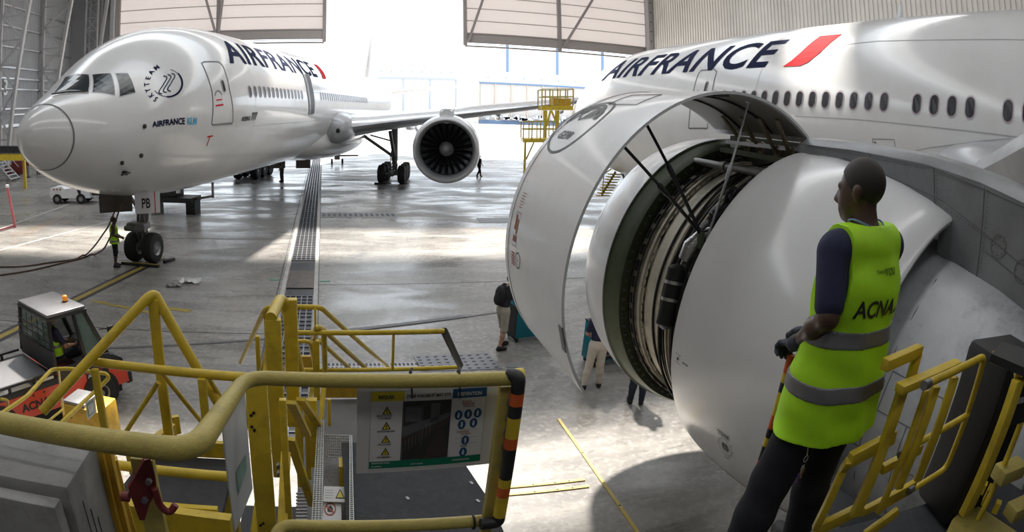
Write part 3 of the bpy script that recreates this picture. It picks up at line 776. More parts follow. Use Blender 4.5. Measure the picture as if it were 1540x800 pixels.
def titles(root, F, y0=7.85, v0=None, length=12.9, cap=1.22):
    v0 = R(30.3) * 3.1 if v0 is None else v0
    lf = letters('AIRFRANCE', cap * 1.37, .035, .28, 1.0, .14, spacing=1.06)
    xs = [u for u, v in lf[0]]; k = length / (max(xs) - min(xs)); x0 = min(xs); ys = [v for u, v in lf[0]]; ky = cap / (max(ys) - min(ys)); yy = min(ys)
    mb = MB(); put(mb, ([((u - x0) * k, (v - yy) * ky) for u, v in lf[0]], lf[1]), on(F, .012, y0, v0)); mb.build('title_lettering', M_navy, root)
    e = y0 + length + .45
    P = [(e, 0), (e + .8, 0), (e + 1.1, .12), (e + 1.45, .45), (e + 1.9, 1.22), (e + .95, 1.22), (e + .55, .5), (e + .3, .2)]
    mb = MB(); put(mb, lay(F, [P]), on(F, .013, 0, v0)); mb.build('red_accent', M_red, root)
def cabin_windows(root, F, ys, ang):
    for y in ys:
        w = MB(); A = on(F, .006, y, ang * 3.1); B = on(F, .012, y, ang * 3.1)
        out = rrect(-.17, -.245, .17, .245, .165); inn = rrect(-.125, -.2, .125, .2, .12); mid = rrect(-.14, -.215, .14, .215, .138)
        n = len(out)
        w.add([A(*p) for p in out] + [A(*p) for p in mid], [(i, (i + 1) % n, n + (i + 1) % n, n + i) for i in range(n)], 0)
        w.add([A(*p) for p in mid] + [B(*p) for p in inn], [(i, (i + 1) % n, n + (i + 1) % n, n + i) for i in range(n)], 2)
        w.add([B(*p) for p in inn], [tuple(range(n))], 1)
        w.build('cabin_window', [M_winframe, M_glass, M_winrim], root, fixn=False)
def fuselage(root, F, ysteps=None):
    ys = sorted(set([0, .01, .03, .06, .1, .18, .3] + list(np.arange(.5, 12, .35)) + list(np.arange(12, F.L, 2.5)) + [F.L])); n = 72
    mb = MB(); mb.loft([[F.p(y, 2 * math.pi * j / n) for j in range(n)] for y in ys], cap0=False, cap1=True)
    return mb.build('fuselage', M_white, root)
def door_outline(root, F, cs, name='cabin_door', label=None, win=True):
    mb = MB(); vs, fs = loopline(F, cs, .045, .010); mb.add(vs, fs, 0)
    cx = sum(c[0] for c in cs) / len(cs); cy = sum(c[1] for c in cs) / len(cs)
    if win: put(mb, lay(F, [rrect(cx + .12, cy - .1, cx + .33, cy + .38, .1)]), on(F, .012), 1); put(mb, lay(F, [rrect(cx + .155, cy - .065, cx + .295, cy + .345, .07)]), on(F, .016), 2)
    return tag(mb.build(name, [M_seam, M_winframe, M_glass], root), label)
def hpoly(F, M, pts):
    c = (sum(p[0] for p in pts) / len(pts), sum(p[1] for p in pts) / len(pts)); out = []
    for p in pts:
        for k in range(20):
            t = .07 * k; h = F.hit(M, p[0] + (c[0] - p[0]) * t, p[1] + (c[1] - p[1]) * t)
            if h: out.append((h[0], h[1] * 3.1)); break
    return out
def ringseam(root, F, y, w=.035, name='radome_seam', m=None):
    mb = MB(); n = 96; mb.loft([[F.p(yy, 2 * math.pi * j / n, .008) for j in range(n)] for yy in (y - w / 2, y + w / 2)], cap0=False, cap1=False); mb.build(name, m or M_seam, root, fixn=False)

# ======== far airliner, nose towards us
P1 = thing('airliner', 'white wide-body airliner facing the platform, with PB on its nose wheel door', 'airplane', (-7.806, 14.377, 0), R(-14)); MW1 = WM[P1]
F1 = Fus(0.0); fuselage(P1, F1)
titles(P1, F1)
h0 = F1.hit(MW1, 376.2, 138.3); h1 = F1.hit(MW1, 445.7, 141)
ang1 = (h0[1] + h1[1]) / 2
dstep = .533
cabin_windows(P1, F1, [h0[0] + dstep * k for k in range(14)] + [h0[0] + dstep * k for k in range(20, 48)], ang1)
ringseam(P1, F1, F1.hit(MW1, 111, 205)[0])
# cockpit glazing
cock = [([(81, 140), (98, 117), (133, 113), (132, 138)], 'front'), ([(139, 113), (166, 111), (172, 143), (139, 138)], 'side'), ([(174, 111), (192, 111), (203, 139), (180, 145)], 'side'), ([(59, 145), (66, 126), (84, 117), (75, 133), (68, 143)], 'front')]
glareshield = MB()
for pts, k in cock:
    q = hpoly(F1, MW1, pts)
    if len(q) < 3: print('cockpit pane missed', pts); continue
    c = Vector((sum(a for a, b in q) / len(q), sum(b for a, b in q) / len(q)))
    big = [tuple(c + (Vector(p) - c) * 1.10) for p in q]
    mb = MB(); put(mb, lay(F1, [big]), on(F1, .006), 0); put(mb, lay(F1, [q]), on(F1, .014), 1); mb.build('cockpit_window', [M_winframe, M_cockpit], P1)
mb = MB(); q = hpoly(F1, MW1, [(78, 144), (100, 141), (132, 139)]); A = on(F1, .05)
mb.tube([A(*p) for p in q], .025, 6); mb.build('wiper', M_black, P1)
# emblem behind the cockpit: crescent ring, ribbon lines and curved lettering
cen = F1.hit(MW1, 252, 124); E = on(F1, .014, cen[0], cen[1] * 3.1)
mb = MB(); put(mb, flat(ringpoly(0, 0, .56, .58, 30, -175, 50) + ringpoly(.03, -.03, .54, .60, 20, -120, 20)), E)
for k in range(3):
    dx = -.20 + .17 * k; pts = [(dx + .26 * math.sin(t * 1.35) * abs(math.sin(t * .8)) ** .3 + .02 * t, .17 * t - .03 * k) for t in np.linspace(-1.9, 1.9, 15)]
    for a, b in zip(pts[:-1], pts[1:]): put(mb, flat(seg(*a, *b, .04)), E)
for i, ch in enumerate('SKYTEAM'):
    a = R(212 - i * 20); lf = letters(ch, .26, .006); w = max([u for u, v in lf[0]] + [.1]); rr = .70; ca, sa = math.cos(a - math.pi / 2), math.sin(a - math.pi / 2)
    put(mb, ([(rr * math.cos(a) + (u - w / 2) * ca - v * sa, rr * math.sin(a) + (u - w / 2) * sa + v * ca) for u, v in lf[0]], lf[1]), E)
mb.build('alliance_emblem', M_navy, P1)
a = F1.hit(MW1, 229, 191); b = F1.hit(MW1, 279, 189); mb = MB(); lf = letters('AIRFRANCE', .34, .012); xs = max(u for u, v in lf[0]); k = (b[0] - a[0]) / xs * .96; cc = F1.hit(MW1, 296, 187); slp = (cc[1] - a[1]) / (cc[0] - a[0])
lev = lambda u, v: F1.p(a[0] + u, a[1] + slp * u + v / 3.1, .014)
put(mb, ([(u * k, v) for u, v in lf[0]], lf[1]), lev); e0 = xs * k + .12
mb.build('group_lettering', M_navy, P1); mb = MB()
put(mb, letters('KLM', .34, .012), lambda u, v: lev(u * k + e0, v)); mb.build('group_lettering', M_cyan, P1)
a = F1.hit(MW1, 363, 182); mb = MB(); put(mb, letters('BOEING', .2, .012, .3), on(F1, .014, a[0], a[1] * 3.1)); put(mb, letters('777', .38, .02, .3), on(F1, .014, a[0] + .85, a[1] * 3.1)); mb.build('type_lettering', M_black, P1)
# doors
door_outline(P1, F1, hpoly(F1, MW1, [(303, 95), (307, 93), (329, 93), (335, 99), (345, 135), (350, 183), (348, 186), (320, 188), (318, 186), (319, 140), (313, 118)]))
mb = MB(); q = hpoly(F1, MW1, [(320, 187), (320, 189), (349, 187), (349, 184)]); put(mb, lay(F1, [q]), on(F1, .02)); mb.build('door_sill', M_pylon, P1)
mb = MB(); q = hpoly(F1, MW1, [(324, 139), (331, 138)]); c = q[0]; put(mb, flat(ringpoly(c[0] + .15, c[1] - .2, .22, .26, 14, 20, 160)), on(F1, .015)); put(mb, flat(rect(c[0] - .1, c[1] - .5, c[0] + .4, c[1] - .44) + rect(c[0] - .05, c[1] - .3, c[0] + .35, c[1] - .26)), on(F1, .015), 1)
mb.build('door_marking', [M_seam, M_red], P1)
mb = MB(); q = hpoly(F1, MW1, [(455, 112), (464, 111), (469, 130), (472, 171), (464, 173), (463, 140)]); put(mb, lay(F1, [q]), on(F1, .02), 0)
q2 = hpoly(F1, MW1, [(455, 112), (458, 112), (465, 140), (466, 173), (464, 173), (462, 140)]); put(mb, lay(F1, [q2]), on(F1, .03), 1)
tag(mb.build('cabin_door', [M_black, M_pylon], P1), 'open cabin door ahead of the wing')
mb = MB()
for p in ((217, 190), (183, 245), (212, 234)): h = F1.hit(MW1, *p); E2 = F1.p(h[0], h[1], 0); mb.lathe([(-.02, .0), (0, .07), (.05, .06), (.06, 0)], E2, 'x', 10)
q = F1.hit(MW1, 184, 260); E2 = F1.p(q[0], q[1], 0); mb.beam(E2, E2 + Vector((.2, -.05, 0)), .05, .12); mb.beam(E2 + Vector((.2, .1, 0)), E2 + Vector((.2, -.35, -.02)), .04, .05); mb.build('air_probe', M_dark, P1)
mb = MB(); q = F1.hit(MW1, 315, 206); put(mb, flat(rect(0, 0, .35, .05) + rect(.14, -.35, .18, 0)), on(F1, .012, q[0] - .15, q[1] * 3.1)); mb.build('small_marking', M_red, P1)
# panel seams
mb = MB()
for v in (R(13) * 3.1, R(-14) * 3.1):
    vs, fs = loopline(F1, [(9.2, v), (34, v)], .015, .007, False); mb.add(vs, fs)
for y in (9.3, 14.5, 19.2):
    vs, fs = loopline(F1, [(y, -3.6), (y, 4.6)], .014, .007, False); mb.add(vs, fs)
mb.build('panel_seams', M_seamlight, P1)
# wing-body fairing
def belly(root, y0, y1):
    rows = []
    for t in np.linspace(0, 1, 26):
        y = y0 + (y1 - y0) * t; k = (math.sin(math.pi * min(1, t * 1.0)) ** .55) if 0 < t < 1 else 0
        rows.append([(3.42 * k * math.copysign(abs(math.cos(a)) ** .8, math.cos(a)) + 0, y, 3.5 + (1.62 if math.sin(a) < 0 else 1.4) * k * math.copysign(abs(math.sin(a)) ** .85, math.sin(a))) for a in [2 * math.pi * j / 40 for j in range(40)]])
    mb = MB(); mb.loft(rows, cap0=False, cap1=False); return mb.build('wing_body_fairing', M_white, root)
belly(P1, 16.5, 41)
wing(P1, 1, 23.0); wing(P1, -1, 23.0)
mb = MB(); mb.lathe([(-.95, .0), (-.93, .22), (-.82, .48), (-.6, .70), (-.2, .88), (.5, .98), (1.6, .98), (3.2, .8)], (3.0, 23.1, 4.1), 'y', 28); mb.build('root_fairing', M_wing, P1)
mb = MB(); mb.lathe([(-.02, 0), (0, .12), (.05, .15)], (3.35, 22.2, 4.0), 'y', 16); mb.build('landing_light', M_dark, P1)
for sg in (1, -1):
    l = sg * 9.7; c = (l, 20.7, 3.08); root = P1
    mb = MB(); mb.lathe([(1.3, 1.50), (.7, 1.49), (.3, 1.53), (.08, 1.60), (0, 1.66), (.03, 1.73), (.15, 1.79), (.4, 1.85)], c, 'y', 72); lip = mb.build('inlet_lip', M_lip, root)
    mb = MB(); mb.lathe([(.4, 1.852), (1.0, 1.92), (2.0, 1.95), (3.5, 1.92), (5, 1.78), (6.2, 1.5), (6.2, 1.2)], c, 'y', 72); nac = mb.build('engine_nacelle', M_white2, root)
    mb = MB(); mb.lathe([(6.0, 1.2), (7.4, .95), (7.5, .5), (8.4, .05)], c, 'y', 40); mb.build('exhaust_nozzle', M_dark, nac)
    mb = MB(); mb.lathe([(1.5, 1.5), (1.5, .0)], c, 'y', 40); mb.build('fan_backing', M_black, nac)
    fan(nac, (l, 22.0, 3.08), .42, 1.485, 22)
    mb = MB(); mb.prism([(21.3 + a, b) for a, b in ((.6, 4.95), (1.2, 5.2), (4, 5.35), (8.5, 5.5), (8.5, 4.4), (5.5, 4.5), (2, 4.6))], -.24, .24, M=Matrix(((0, 0, 1, l), (1, 0, 0, 0), (0, 1, 0, 0), (0, 0, 0, 1)))); mb.build('pylon', M_white2, root)
    if sg > 0:
        mb = MB(); mb.tube(fillet([(l - .38, 21.5, 4.9), (l - .36, 21.45, 5.32), (l + .36, 21.45, 5.32), (l + .38, 21.5, 4.9)], .2, 4), .035, 8); mb.lathe([(0, 0), (0, .40), (.08, .40), (.08, 0)], (l, 21.55, 4.92), 'y', 28); mb.build('nacelle_strake_tag', M_white, nac)
        mb = MB(); mb.prism([(22.2, 0), (24.2, .0), (24.2, .45), (22.9, .35)], -.02, .02, M=Matrix.Translation((l - 1.72, 0, 3.9)) @ Matrix.Rotation(R(-35), 4, 'Y') @ Matrix(((0, 0, 1, 0), (1, 0, 0, 0), (0, 1, 0, 0), (0, 0, 0, 1)))); mb.build('nacelle_strake', M_white, nac)
main_gear(P1, 5.49, 31.8); main_gear(P1, -5.49, 31.8)
for k, (x0, x1, y) in enumerate(((445, 467, 43), (405, 429, 43.5))):
    a = D_(x0, 238, y); b = D_(x1, 253, y); mb = MB(); mb.box(((a.x + b.x) / 2, (a.y + b.y) / 2, (3.0 + b.z) / 2), (abs(b.x - a.x), .06, abs(3.0 - b.z)), R(0)); mb.build('gear_bay_door', mat('door_inner_brown', (.22, .20, .17), .6), P1, True)
nose_gear(P1, 5.9)
def hung(px0, px1, y0, y1, dist, name, m, label=None):
    A_ = D_(px0, y0, dist); B_ = D_(px1, y0, dist); z1 = ZAT((px0 + px1) / 2, y1, (A_ + B_) / 2); zt = max(A_.z, B_.z); u = Vector((B_.x - A_.x, B_.y - A_.y, 0)).normalized(); c = (A_ + B_) / 2
    mb = MB(); Mx = Matrix.Rotation(math.atan2(u.y, u.x), 4, 'Z'); mb.box((c.x, c.y, (zt + z1) / 2), ((B_ - A_).xy.length, .06, zt - z1), Mx, 0, .015); return tag(mb.build(name, m, P1, True), label), Vector((A_.x, A_.y, z1)), u, zt - z1
pd, o_, u_, hh_ = hung(202, 240, 289, 321, 19.45, 'nose_gear_door', M_white, 'white nose wheel door with registration letters')
nv = Vector((u_.y, -u_.x, 0)) * .036
mb = MB(); put(mb, letters('PB', .44, .012, 0, .62), onplane(o_ + nv + u_ * .22 + Vector((0, 0, .19)), u_, (0, 0, 1), 0)); mb.build('registration_letters', M_black, pd, True)
mb = MB(); put(mb, flat(rect(0, 0, .025, hh_)), onplane(o_ + nv + u_ * .655, u_, (0, 0, 1), 0)); mb.build('red_stripe', M_red, pd, True)
hung(148, 198, 284, 319, 20.0, 'nose_gear_door', mat('door_inner_dark', (.09, .078, .068), .6, var=.3, vscale=4))
# fin and tailplanes
def slab(root, name, secs, m, lift=0):
    rows = []
    for (x, y, z, c, th, vert) in secs:
        rows.append([(x + t, y + q, z) if vert else (x, y + q, z + t) for q, t in airfoil(c, th, 8)])
    mb = MB(); mb.loft(rows); return mb.build(name, m, root)
slab(P1, 'tail_fin', [(0, 49.5, 8.2, 9.5, .09, True), (0, 56.9, 17.6, 3.2, .09, True), (0, 57.4, 18.0, 2.4, .06, True)], M_white)
for sg in (1, -1): slab(P1, 'tailplane', [(sg * .8, 53.2, 7.0, 6.6, .09, False), (sg * 10.4, 59.6, 8.3, 2.2, .09, False), (sg * 10.8, 60.1, 8.35, 1.5, .06, False)], M_white)
# ======== near airliner, seen from behind its port engine, fan cowl raised
P2 = thing('airliner', 'white wide-body airliner beside the platform, its opened engine under a raised cowl', 'airplane', (15.9, 34.05, 0), R(-181.5)); MW2 = WM[P2]
F2 = Fus(5.33); fuselage(P2, F2)
titles(P2, F2)
hw = F2.hit(MW2, 1166, 147.9); hz = F2.hit(MW2, 1459, 160.7); angw = (hw[1] + hz[1]) / 2; dw = (hz[0] - hw[0]) / 13
cabin_windows(P2, F2, [hw[0] + dw * k for k in list(range(-8, 9)) + [10, 11, 12, 13, 15, 16, 17, 18]], angw)
mb = MB()
for pts in ([(1252, 69), (1320, 62), (1420, 60), (1545, 60)], [(1195, 175), (1290, 180), (1400, 191), (1535, 207)], [(1330, 237), (1400, 222), (1470, 213), (1520, 208)]):
    q = [F2.hit(MW2, *p) for p in pts]; q = [(a[0], a[1] * 3.1) for a in q if a]
    vs, fs = loopline(F2, q, .018, .008, False); mb.add(vs, fs)
for y in (9.3, 20.2): vs, fs = loopline(F2, [(y, -3.6), (y, 4.6)], .014, .007, False); mb.add(vs, fs)
mb.build('panel_seams', M_seamlight, P2)
door_outline(P2, F2, hpoly(F2, MW2, [(1050, 112), (1054, 106), (1074, 104), (1078, 108), (1070, 150), (1064, 193), (1036, 193), (1041, 150)]))
mb = MB(); q = hpoly(F2, MW2, [(1312, 209), (1345, 210), (1347, 226), (1314, 224)]); vs, fs = loopline(F2, q, .015, .009); mb.add(vs, fs); c = q[0]; put(mb, flat(ringpoly(c[0] + .1, c[1] - .1, .02, .05, 12)), on(F2, .012)); mb.build('service_panel', M_seam, P2)
h = F2.hit(MW2, 1308, 60); mb = MB(); p = F2.p(h[0], R(80)); mb.loft([[(p.x + a * .03 * k, p.y + b * .16 * k + sh, p.z + dz) for a, b in ((1, 0), (0, 1), (-1, 0), (0, -1))] for k, sh, dz in ((1, 0, -.1), (.5, .12, .32), (.2, .16, .36))]); mb.build('blade_antenna', M_white, P2)
ringseam(P2, F2, 1.3)
for pts in ([(872, 132), (880, 120), (892, 118), (890, 131)],):
    pass
belly(P2, 21.5, 46)
wing(P2, 1, 28.3, zr=4.75, slope=.11); wing(P2, -1, 28.3, zr=4.75, slope=.11)
mb = MB(); mb.lathe([(-1.2, .0), (-1.15, .2), (-.9, .42), (-.4, .62), (.3, .74), (1.5, .8), (4, .8)], (3.2, 28.4, 4.72), 'y', 30); mb.build('root_fairing', M_wing, P2)
nose_gear(P2, 5.9); main_gear(P2, -5.49, 37.2)
EL, EZ, FW = 9.60, 3.09, 34.4
def Y2(f): return FW - f
EC = (EL, 0, EZ)
def rev(prof, name, m, parent, n=112, a0=0, a1=360, mis=None):
    mb = MB(); mb.lathe([(Y2(f), r) for f, r in prof], EC, 'y', n, a0=a0, a1=a1, mis=mis); return mb.build(name, m, parent)
inlet = rev([(7.65, 1.50), (7.85, 1.58), (7.93, 1.66), (7.95, 1.72), (7.92, 1.79), (7.78, 1.86), (7.58, 1.905), (7.28, 1.94), (6.95, 1.955), (6.95, 1.935)], 'inlet_cowl', M_white2, P2)
rev([(6.952, 1.94), (6.93, 1.92), (6.70, 1.90), (6.62, 1.86), (6.62, 1.72), (6.66, 1.71)], 'inlet_bulkhead', M_green, inlet)
rev([(7.65, 1.50), (7.2, 1.47), (6.6, 1.5)], 'inlet_duct', M_inner, inlet)
mb = MB(); n = 40
for k in range(90): a = 2 * math.pi * k / 90; r = 1.80; mb.box((EL + r * math.cos(a), Y2(6.60), EZ + r * math.sin(a)), (.03, .03, .03))
mb.build('bulkhead_bolts', M_bolt, inlet)
# fan case with its rings
case = rev([(6.75, 1.69), (6.4, 1.685), (6.4, 1.66), (6.32, 1.66), (6.32, 1.635), (5.95, 1.63), (5.95, 1.60), (5.55, 1.60), (5.5, 1.62), (5.0, 1.62), (4.8, 1.62)], 'fan_case', M_case, P2)
def rib(f, r, w, h, m, nm='case_ring'): return rev([(f + w / 2, r), (f + w / 2, r + h), (f - w / 2, r + h), (f - w / 2, r)], nm, m, case, 96)
for f, w, h, m in ((6.60, .05, .06, M_case2), (6.52, .03, .05, M_dark), (6.38, .035, .07, M_case), (6.33, .02, .04, M_dark), (6.05, .02, .04, M_dark), (5.76, .03, .09, M_case2), (5.70, .025, .08, M_dark), (5.62, .03, .09, M_case), (5.54, .03, .09, M_case2), (5.46, .03, .10, M_dark), (5.38, .03, .11, M_case2), (5.30, .03, .12, M_dark), (5.22, .03, .13, M_case2), (5.14, .04, .15, M_dark)):
    rib(f, 1.60, w, h + .02, m)
mb = MB()
for f in (6.55, 6.47): mb.tube([(EL + 1.72 * math.cos(t), Y2(f), EZ + 1.72 * math.sin(t)) for t in np.linspace(R(-95), R(88), 60)], .018, 8)
for k in range(26): t = R(-90 + 7 * k); mb.box((EL + 1.725 * math.cos(t), Y2(6.5), EZ + 1.725 * math.sin(t)), (.03, .09, .07), Matrix.Rotation(-t, 4, 'Y'), mi=1)
mb.build('wiring_harness', [M_dark, mat('connector_dark', (.09, .08, .06), .5)], case)
mb = MB()
for f, r in ((5.72, .02), (5.42, .03), (5.34, .022), (5.2, .03)): mb.tube([(EL + 1.745 * math.cos(t), Y2(f + .015 * math.sin(9 * t)), EZ + 1.745 * math.sin(t)) for t in np.linspace(R(-60), R(95), 60)], r, 8)
for k in range(16):
    t = R(2 + 5.2 * k + random.uniform(-2, 2)); f = random.uniform(5.1, 5.5); r = 1.75
    mb.box((EL + r * math.cos(t), Y2(f), EZ + r * math.sin(t)), (random.uniform(.04, .10), random.uniform(.08, .2), random.uniform(.05, .13)), Matrix.Rotation(-t, 4, 'Y'), bev=.01)
mb.build('hydraulic_lines', M_dark, case)
def ep(f, deg, r): t = R(deg); return Vector((EL + r * math.cos(t), Y2(f), EZ + r * math.sin(t)))
# oil tank, strapped to the case
a = ep(5.52, 18, 1.80); b = ep(5.45, -2, 1.82); tk = MB(); ax = (b - a).normalized(); tk.tube([a - ax * .05, a - ax * .03, a, b, b + ax * .03, b + ax * .06], [.02, .08, .115, .115, .08, .02], 20)
tank = tk.build('oil_tank', M_rubber, case); tank['label'] = 'black cylindrical tank with silver clamp bands'
mb = MB()
for t in (.25, .55): p = a.lerp(b, t); mb.tube([p - ax * .018, p + ax * .018], .122, 20)
mb.build('clamp_band', M_alu, case)
mb = MB(); q = [ep(5.5, 22, 1.76), ep(5.46, 27, 1.78), ep(5.42, 32, 1.76), ep(5.3, 36, 1.74)]; mb.tube(q, [.09, .11, .08, .05], 14); mb.build('foil_wrapped_duct', M_silver, case)
mb = MB()
for k in range(14):
    d0 = random.uniform(18, 52); f0 = random.uniform(5.1, 5.45); mb.tube([ep(f0, d0, 1.70), ep(f0 + random.uniform(-.1, .1), d0 + 5, 1.80 + random.uniform(0, .06)), ep(f0 + random.uniform(-.1, .1), d0 + 11, 1.74)], random.uniform(.012, .03), 8)
mb.build('engine_accessories', M_dark, case)
mb = MB(); a = ep(6.68, 64, 1.84); b = ep(5.10, 63, 1.86); mb.tube([a, a.lerp(b, .5), b], .045, 14); mb.tube([a.lerp(b, .42), a.lerp(b, .48)], .062, 14); mb.tube([a.lerp(b, .85), b], .062, 14); mb.build('bleed_duct', mat('duct_grey', (.22, .22, .22), .4, metal=.5), case)
# dark bay above the case under the pylon
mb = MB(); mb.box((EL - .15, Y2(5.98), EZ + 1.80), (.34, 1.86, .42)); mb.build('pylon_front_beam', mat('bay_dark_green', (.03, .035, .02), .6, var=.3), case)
HG = []
mb = MB()
for f, dg in ((6.45, 88), (6.05, 86), (5.65, 84), (5.3, 82)): p = ep(f, dg, 1.80); mb.beam(p, p + Vector((0, .05, .17)), .04, .10, bev=.01); HG.append((f, p))
mb.beam(ep(6.75, 84, 1.93), ep(5.05, 84, 1.95), .05, .05, mi=1); mb.beam(ep(6.6, 78, 1.86), ep(5.1, 76, 1.86), .10, .06, mi=2)
mb.build('cowl_hinge', [M_case2, M_galv, M_green], P2)
# thrust reverser cowl
revc = rev([(5.05, 1.90), (5.05, 1.945), (4.9, 1.955), (4.4, 1.945), (3.9, 1.90), (3.4, 1.815), (3.0, 1.72), (2.72, 1.63), (2.70, 1.60), (2.72, 1.56), (3.4, 1.60), (4.2, 1.66)], 'thrust_reverser_cowl', M_white2, P2)
rev([(5.06, 1.90), (5.06, 1.60)], 'reverser_bulkhead', M_green, revc)
# markings on the reverser cowl: round vent, small placard, dotted ring
def onrev(f0, deg0, lift=.006):
    def r_at(f): return float(np.interp(f, [2.7, 3.0, 3.4, 3.9, 4.4, 4.9, 5.05], [1.60, 1.72, 1.815, 1.90, 1.945, 1.955, 1.945])) + lift
    def fn(u, v): f = f0 - u; r = r_at(f); t = R(deg0) + v / r; return Vector((EL + r * math.cos(t), Y2(f), EZ + r * math.sin(t)))
    return fn
E = onrev(4.0, -27)
mb = MB(); put(mb, flat(ringpoly(0, 0, .112, .117, 36)), E); 
for k in range(10): a = 2 * math.pi * k / 10; put(mb, flat(disc(.135 * math.cos(a), .135 * math.sin(a), .006, 6)), E)
for k in range(5):
    y = -.045 + .0225 * k; w = math.sqrt(max(0, .062 ** 2 - y * y)); put(mb, flat(rect(-w, y - .008, -.004, y + .008) + rect(.004, y - .008, w, y + .008)), E)
put(mb, letters('PRESSURE RELIEF', .028, .001), lambda u, v: E(u - .12, v + .17)); put(mb, letters('ACCESS DOOR', .028, .001), lambda u, v: E(u - .10, v + .14)); put(mb, letters('442 AR', .026, .001), lambda u, v: E(u - .06, v - .19))
mb.build('vent_marking', M_black, revc)
E = onrev(4.93, -7); mb = MB(); put(mb, flat(disc(.04, 0, .018, 14)), E, 0); put(mb, flat(rect(-.02, .045, .10, .05) + rect(-.02, -.05, .10, -.045)), E, 1); put(mb, letters('DATUM', .03, .001), lambda u, v: E(u + .14, v - .01), 0); mb.build('placard', [M_black, M_rust], revc)
E = onrev(3.25, 35); mb = MB(); put(mb, flat(ringpoly(0, 0, .10, .104, 30)), E); put(mb, letters('HOIST', .03, .001), lambda u, v: E(u - .05, v - .17)); mb.build('hoist_marking', M_seam, revc)
mb = MB(); E = onrev(0, 0, .004)
for d0, d1, f0, f1 in ((-50, -50, 5.0, 2.9),):
    q = [(f0 + (f1 - f0) * t, d0) for t in np.linspace(0, 1, 10)]
    pts = []
    for f, dg in q: pts.append(onrev(f, dg, .003)(0, 0))
    mb.tube(pts, .004, 4)
mb.build('latch_seam', M_seam, revc)
# core cowl, nozzle and plug
core = rev([(4.0, 1.30), (3.2, 1.30), (2.6, 1.27), (2.0, 1.18), (1.4, 1.05), (.9, .93), (.88, .90)], 'core_cowl', M_core, P2)
rev([(1.0, .90), (.3, .80), (-.1, .74), (-.1, .70), (.6, .6)], 'core_nozzle', M_dark, core)
rev([(.8, .62), (.0, .50), (-.9, .2), (-1.3, .02)], 'exhaust_plug', M_dark, core)
mb = MB()
def oncore(f, dg, lift=.004): r = float(np.interp(f, [.9, 1.4, 2.0, 2.6, 3.2], [.93, 1.05, 1.18, 1.27, 1.30])) + lift; t = R(dg); return Vector((EL + r * math.cos(t), Y2(f), EZ + r * math.sin(t)))
def cline(pts, r=.004):
    out = []
    for (f0, d0), (f1, d1) in zip(pts[:-1], pts[1:]):
        for k in range(8): out.append(oncore(f0 + (f1 - f0) * k / 8, d0 + (d1 - d0) * k / 8))
    out.append(oncore(*pts[-1])); mb.tube(out, r, 5)
cline([(2.55, 5), (1.9, 5), (1.9, 20), (2.55, 20), (2.55, 5)]); cline([(1.75, 0), (1.2, 0), (1.2, 22), (1.75, 22), (1.75, 0)]); cline([(2.75, -12), (.95, -12)], .006); cline([(2.2, 5), (2.2, -60)], .004); cline([(2.62, 60), (2.62, -80)], .006)
mb.build('panel_lines', M_seam, core)
# pylon
PX = Matrix(((0, 0, 1, EL - .0), (1, 0, 0, 0), (0, 1, 0, 0), (0, 0, 0, 1)))
top = [(5.15, 5.12), (5.0, 5.19), (4.2, 5.20), (3.1, 5.17), (2.4, 5.10), (1.9, 5.02), (1.2, 4.98), (-2.5, 5.0)]
bot = [(-2.5, 4.3), (.4, 3.85), (1.5, 3.97), (1.9, 4.08), (2.5, 4.22), (2.86, 4.36), (2.84, 4.62), (2.95, 4.72), (3.65, 4.88), (4.4, 4.98), (5.15, 5.02)]
mb = MB(); rows = []
poly = [(Y2(a), b) for a, b in top + bot]
n = len(poly)
def prow(dx, k):
    cy = sum(p[1] for p in poly) / n
    return [(EL + dx, p[0], p[1] + (.0 if k else 0)) for p in poly]
zc = 4.75
ring = [[(EL + dx, y, z - (sh if z > 4.9 and i < len(top) else 0)) for i, (y, z) in enumerate(poly)] for dx, sh in ((-.34, .09), (-.26, .02), (0, 0), (.26, .02), (.34, .09))]
mb.loft(ring, cap0=False, cap1=False, smooth=True)
def ngon(pts): mb.add(pts, [tuple(range(len(pts)))], 0)
ngon(ring[0]); ngon(ring[-1])
pyl = mb.build('pylon', M_pylon, P2)
bm = bmesh.new(); bm.from_mesh(pyl.data); bmesh.ops.triangulate(bm, faces=[f for f in bm.faces if len(f.verts) > 4]); bm.to_mesh(pyl.data); bm.free()
SX = EL + .345
def pp(f, z, lift=0.0): return Vector((SX + lift, Y2(f), z))
mb = MB()
for pts in ([(3.0, 5.06), (2.9, 4.45)], [(3.9, 5.10), (3.85, 4.9)], [(2.35, 4.98), (2.3, 4.25)], [(5.0, 5.1), (4.1, 5.10), (3.0, 5.06), (1.9, 4.9), (1.0, 4.84)], [(4.3, 5.02), (2.85, 4.80), (1.9, 4.5), (1.0, 4.3)], [(2.3, 4.5), (1.75, 4.35), (1.5, 4.1)]):
    mb.tube([pp(*p) for p in pts], .004, 5)
for (fa, za), (fb, zb), nn in (((4.9, 5.085), (3.1, 5.04), 50), ((3.0, 5.03), (1.2, 4.82), 50), ((2.96, 5.0), (2.88, 4.5), 14), ((2.3, 4.95), (2.27, 4.3), 16), ((2.8, 4.74), (1.1, 4.28), 44), ((2.8, 4.40), (1.5, 4.02), 36)):
    for k in range(nn): t = k / nn; p = pp(fa + (fb - fa) * t, za + (zb - za) * t); mb.box(p, (.004, .010, .010))
for f, z in ((2.1, 4.55), (1.78, 4.42)): mb.lathe([(-.001, .095), (.003, .095), (.003, .088), (-.001, .088)], pp(f, z), 'x', 24); [mb.box(pp(f, z) + Vector((0, .07 * math.cos(a), .07 * math.sin(a))), (.006, .012, .012)) for a in np.arange(0, 6.2, .785)]
mb.build('rivets_and_seams', M_seam, pyl)
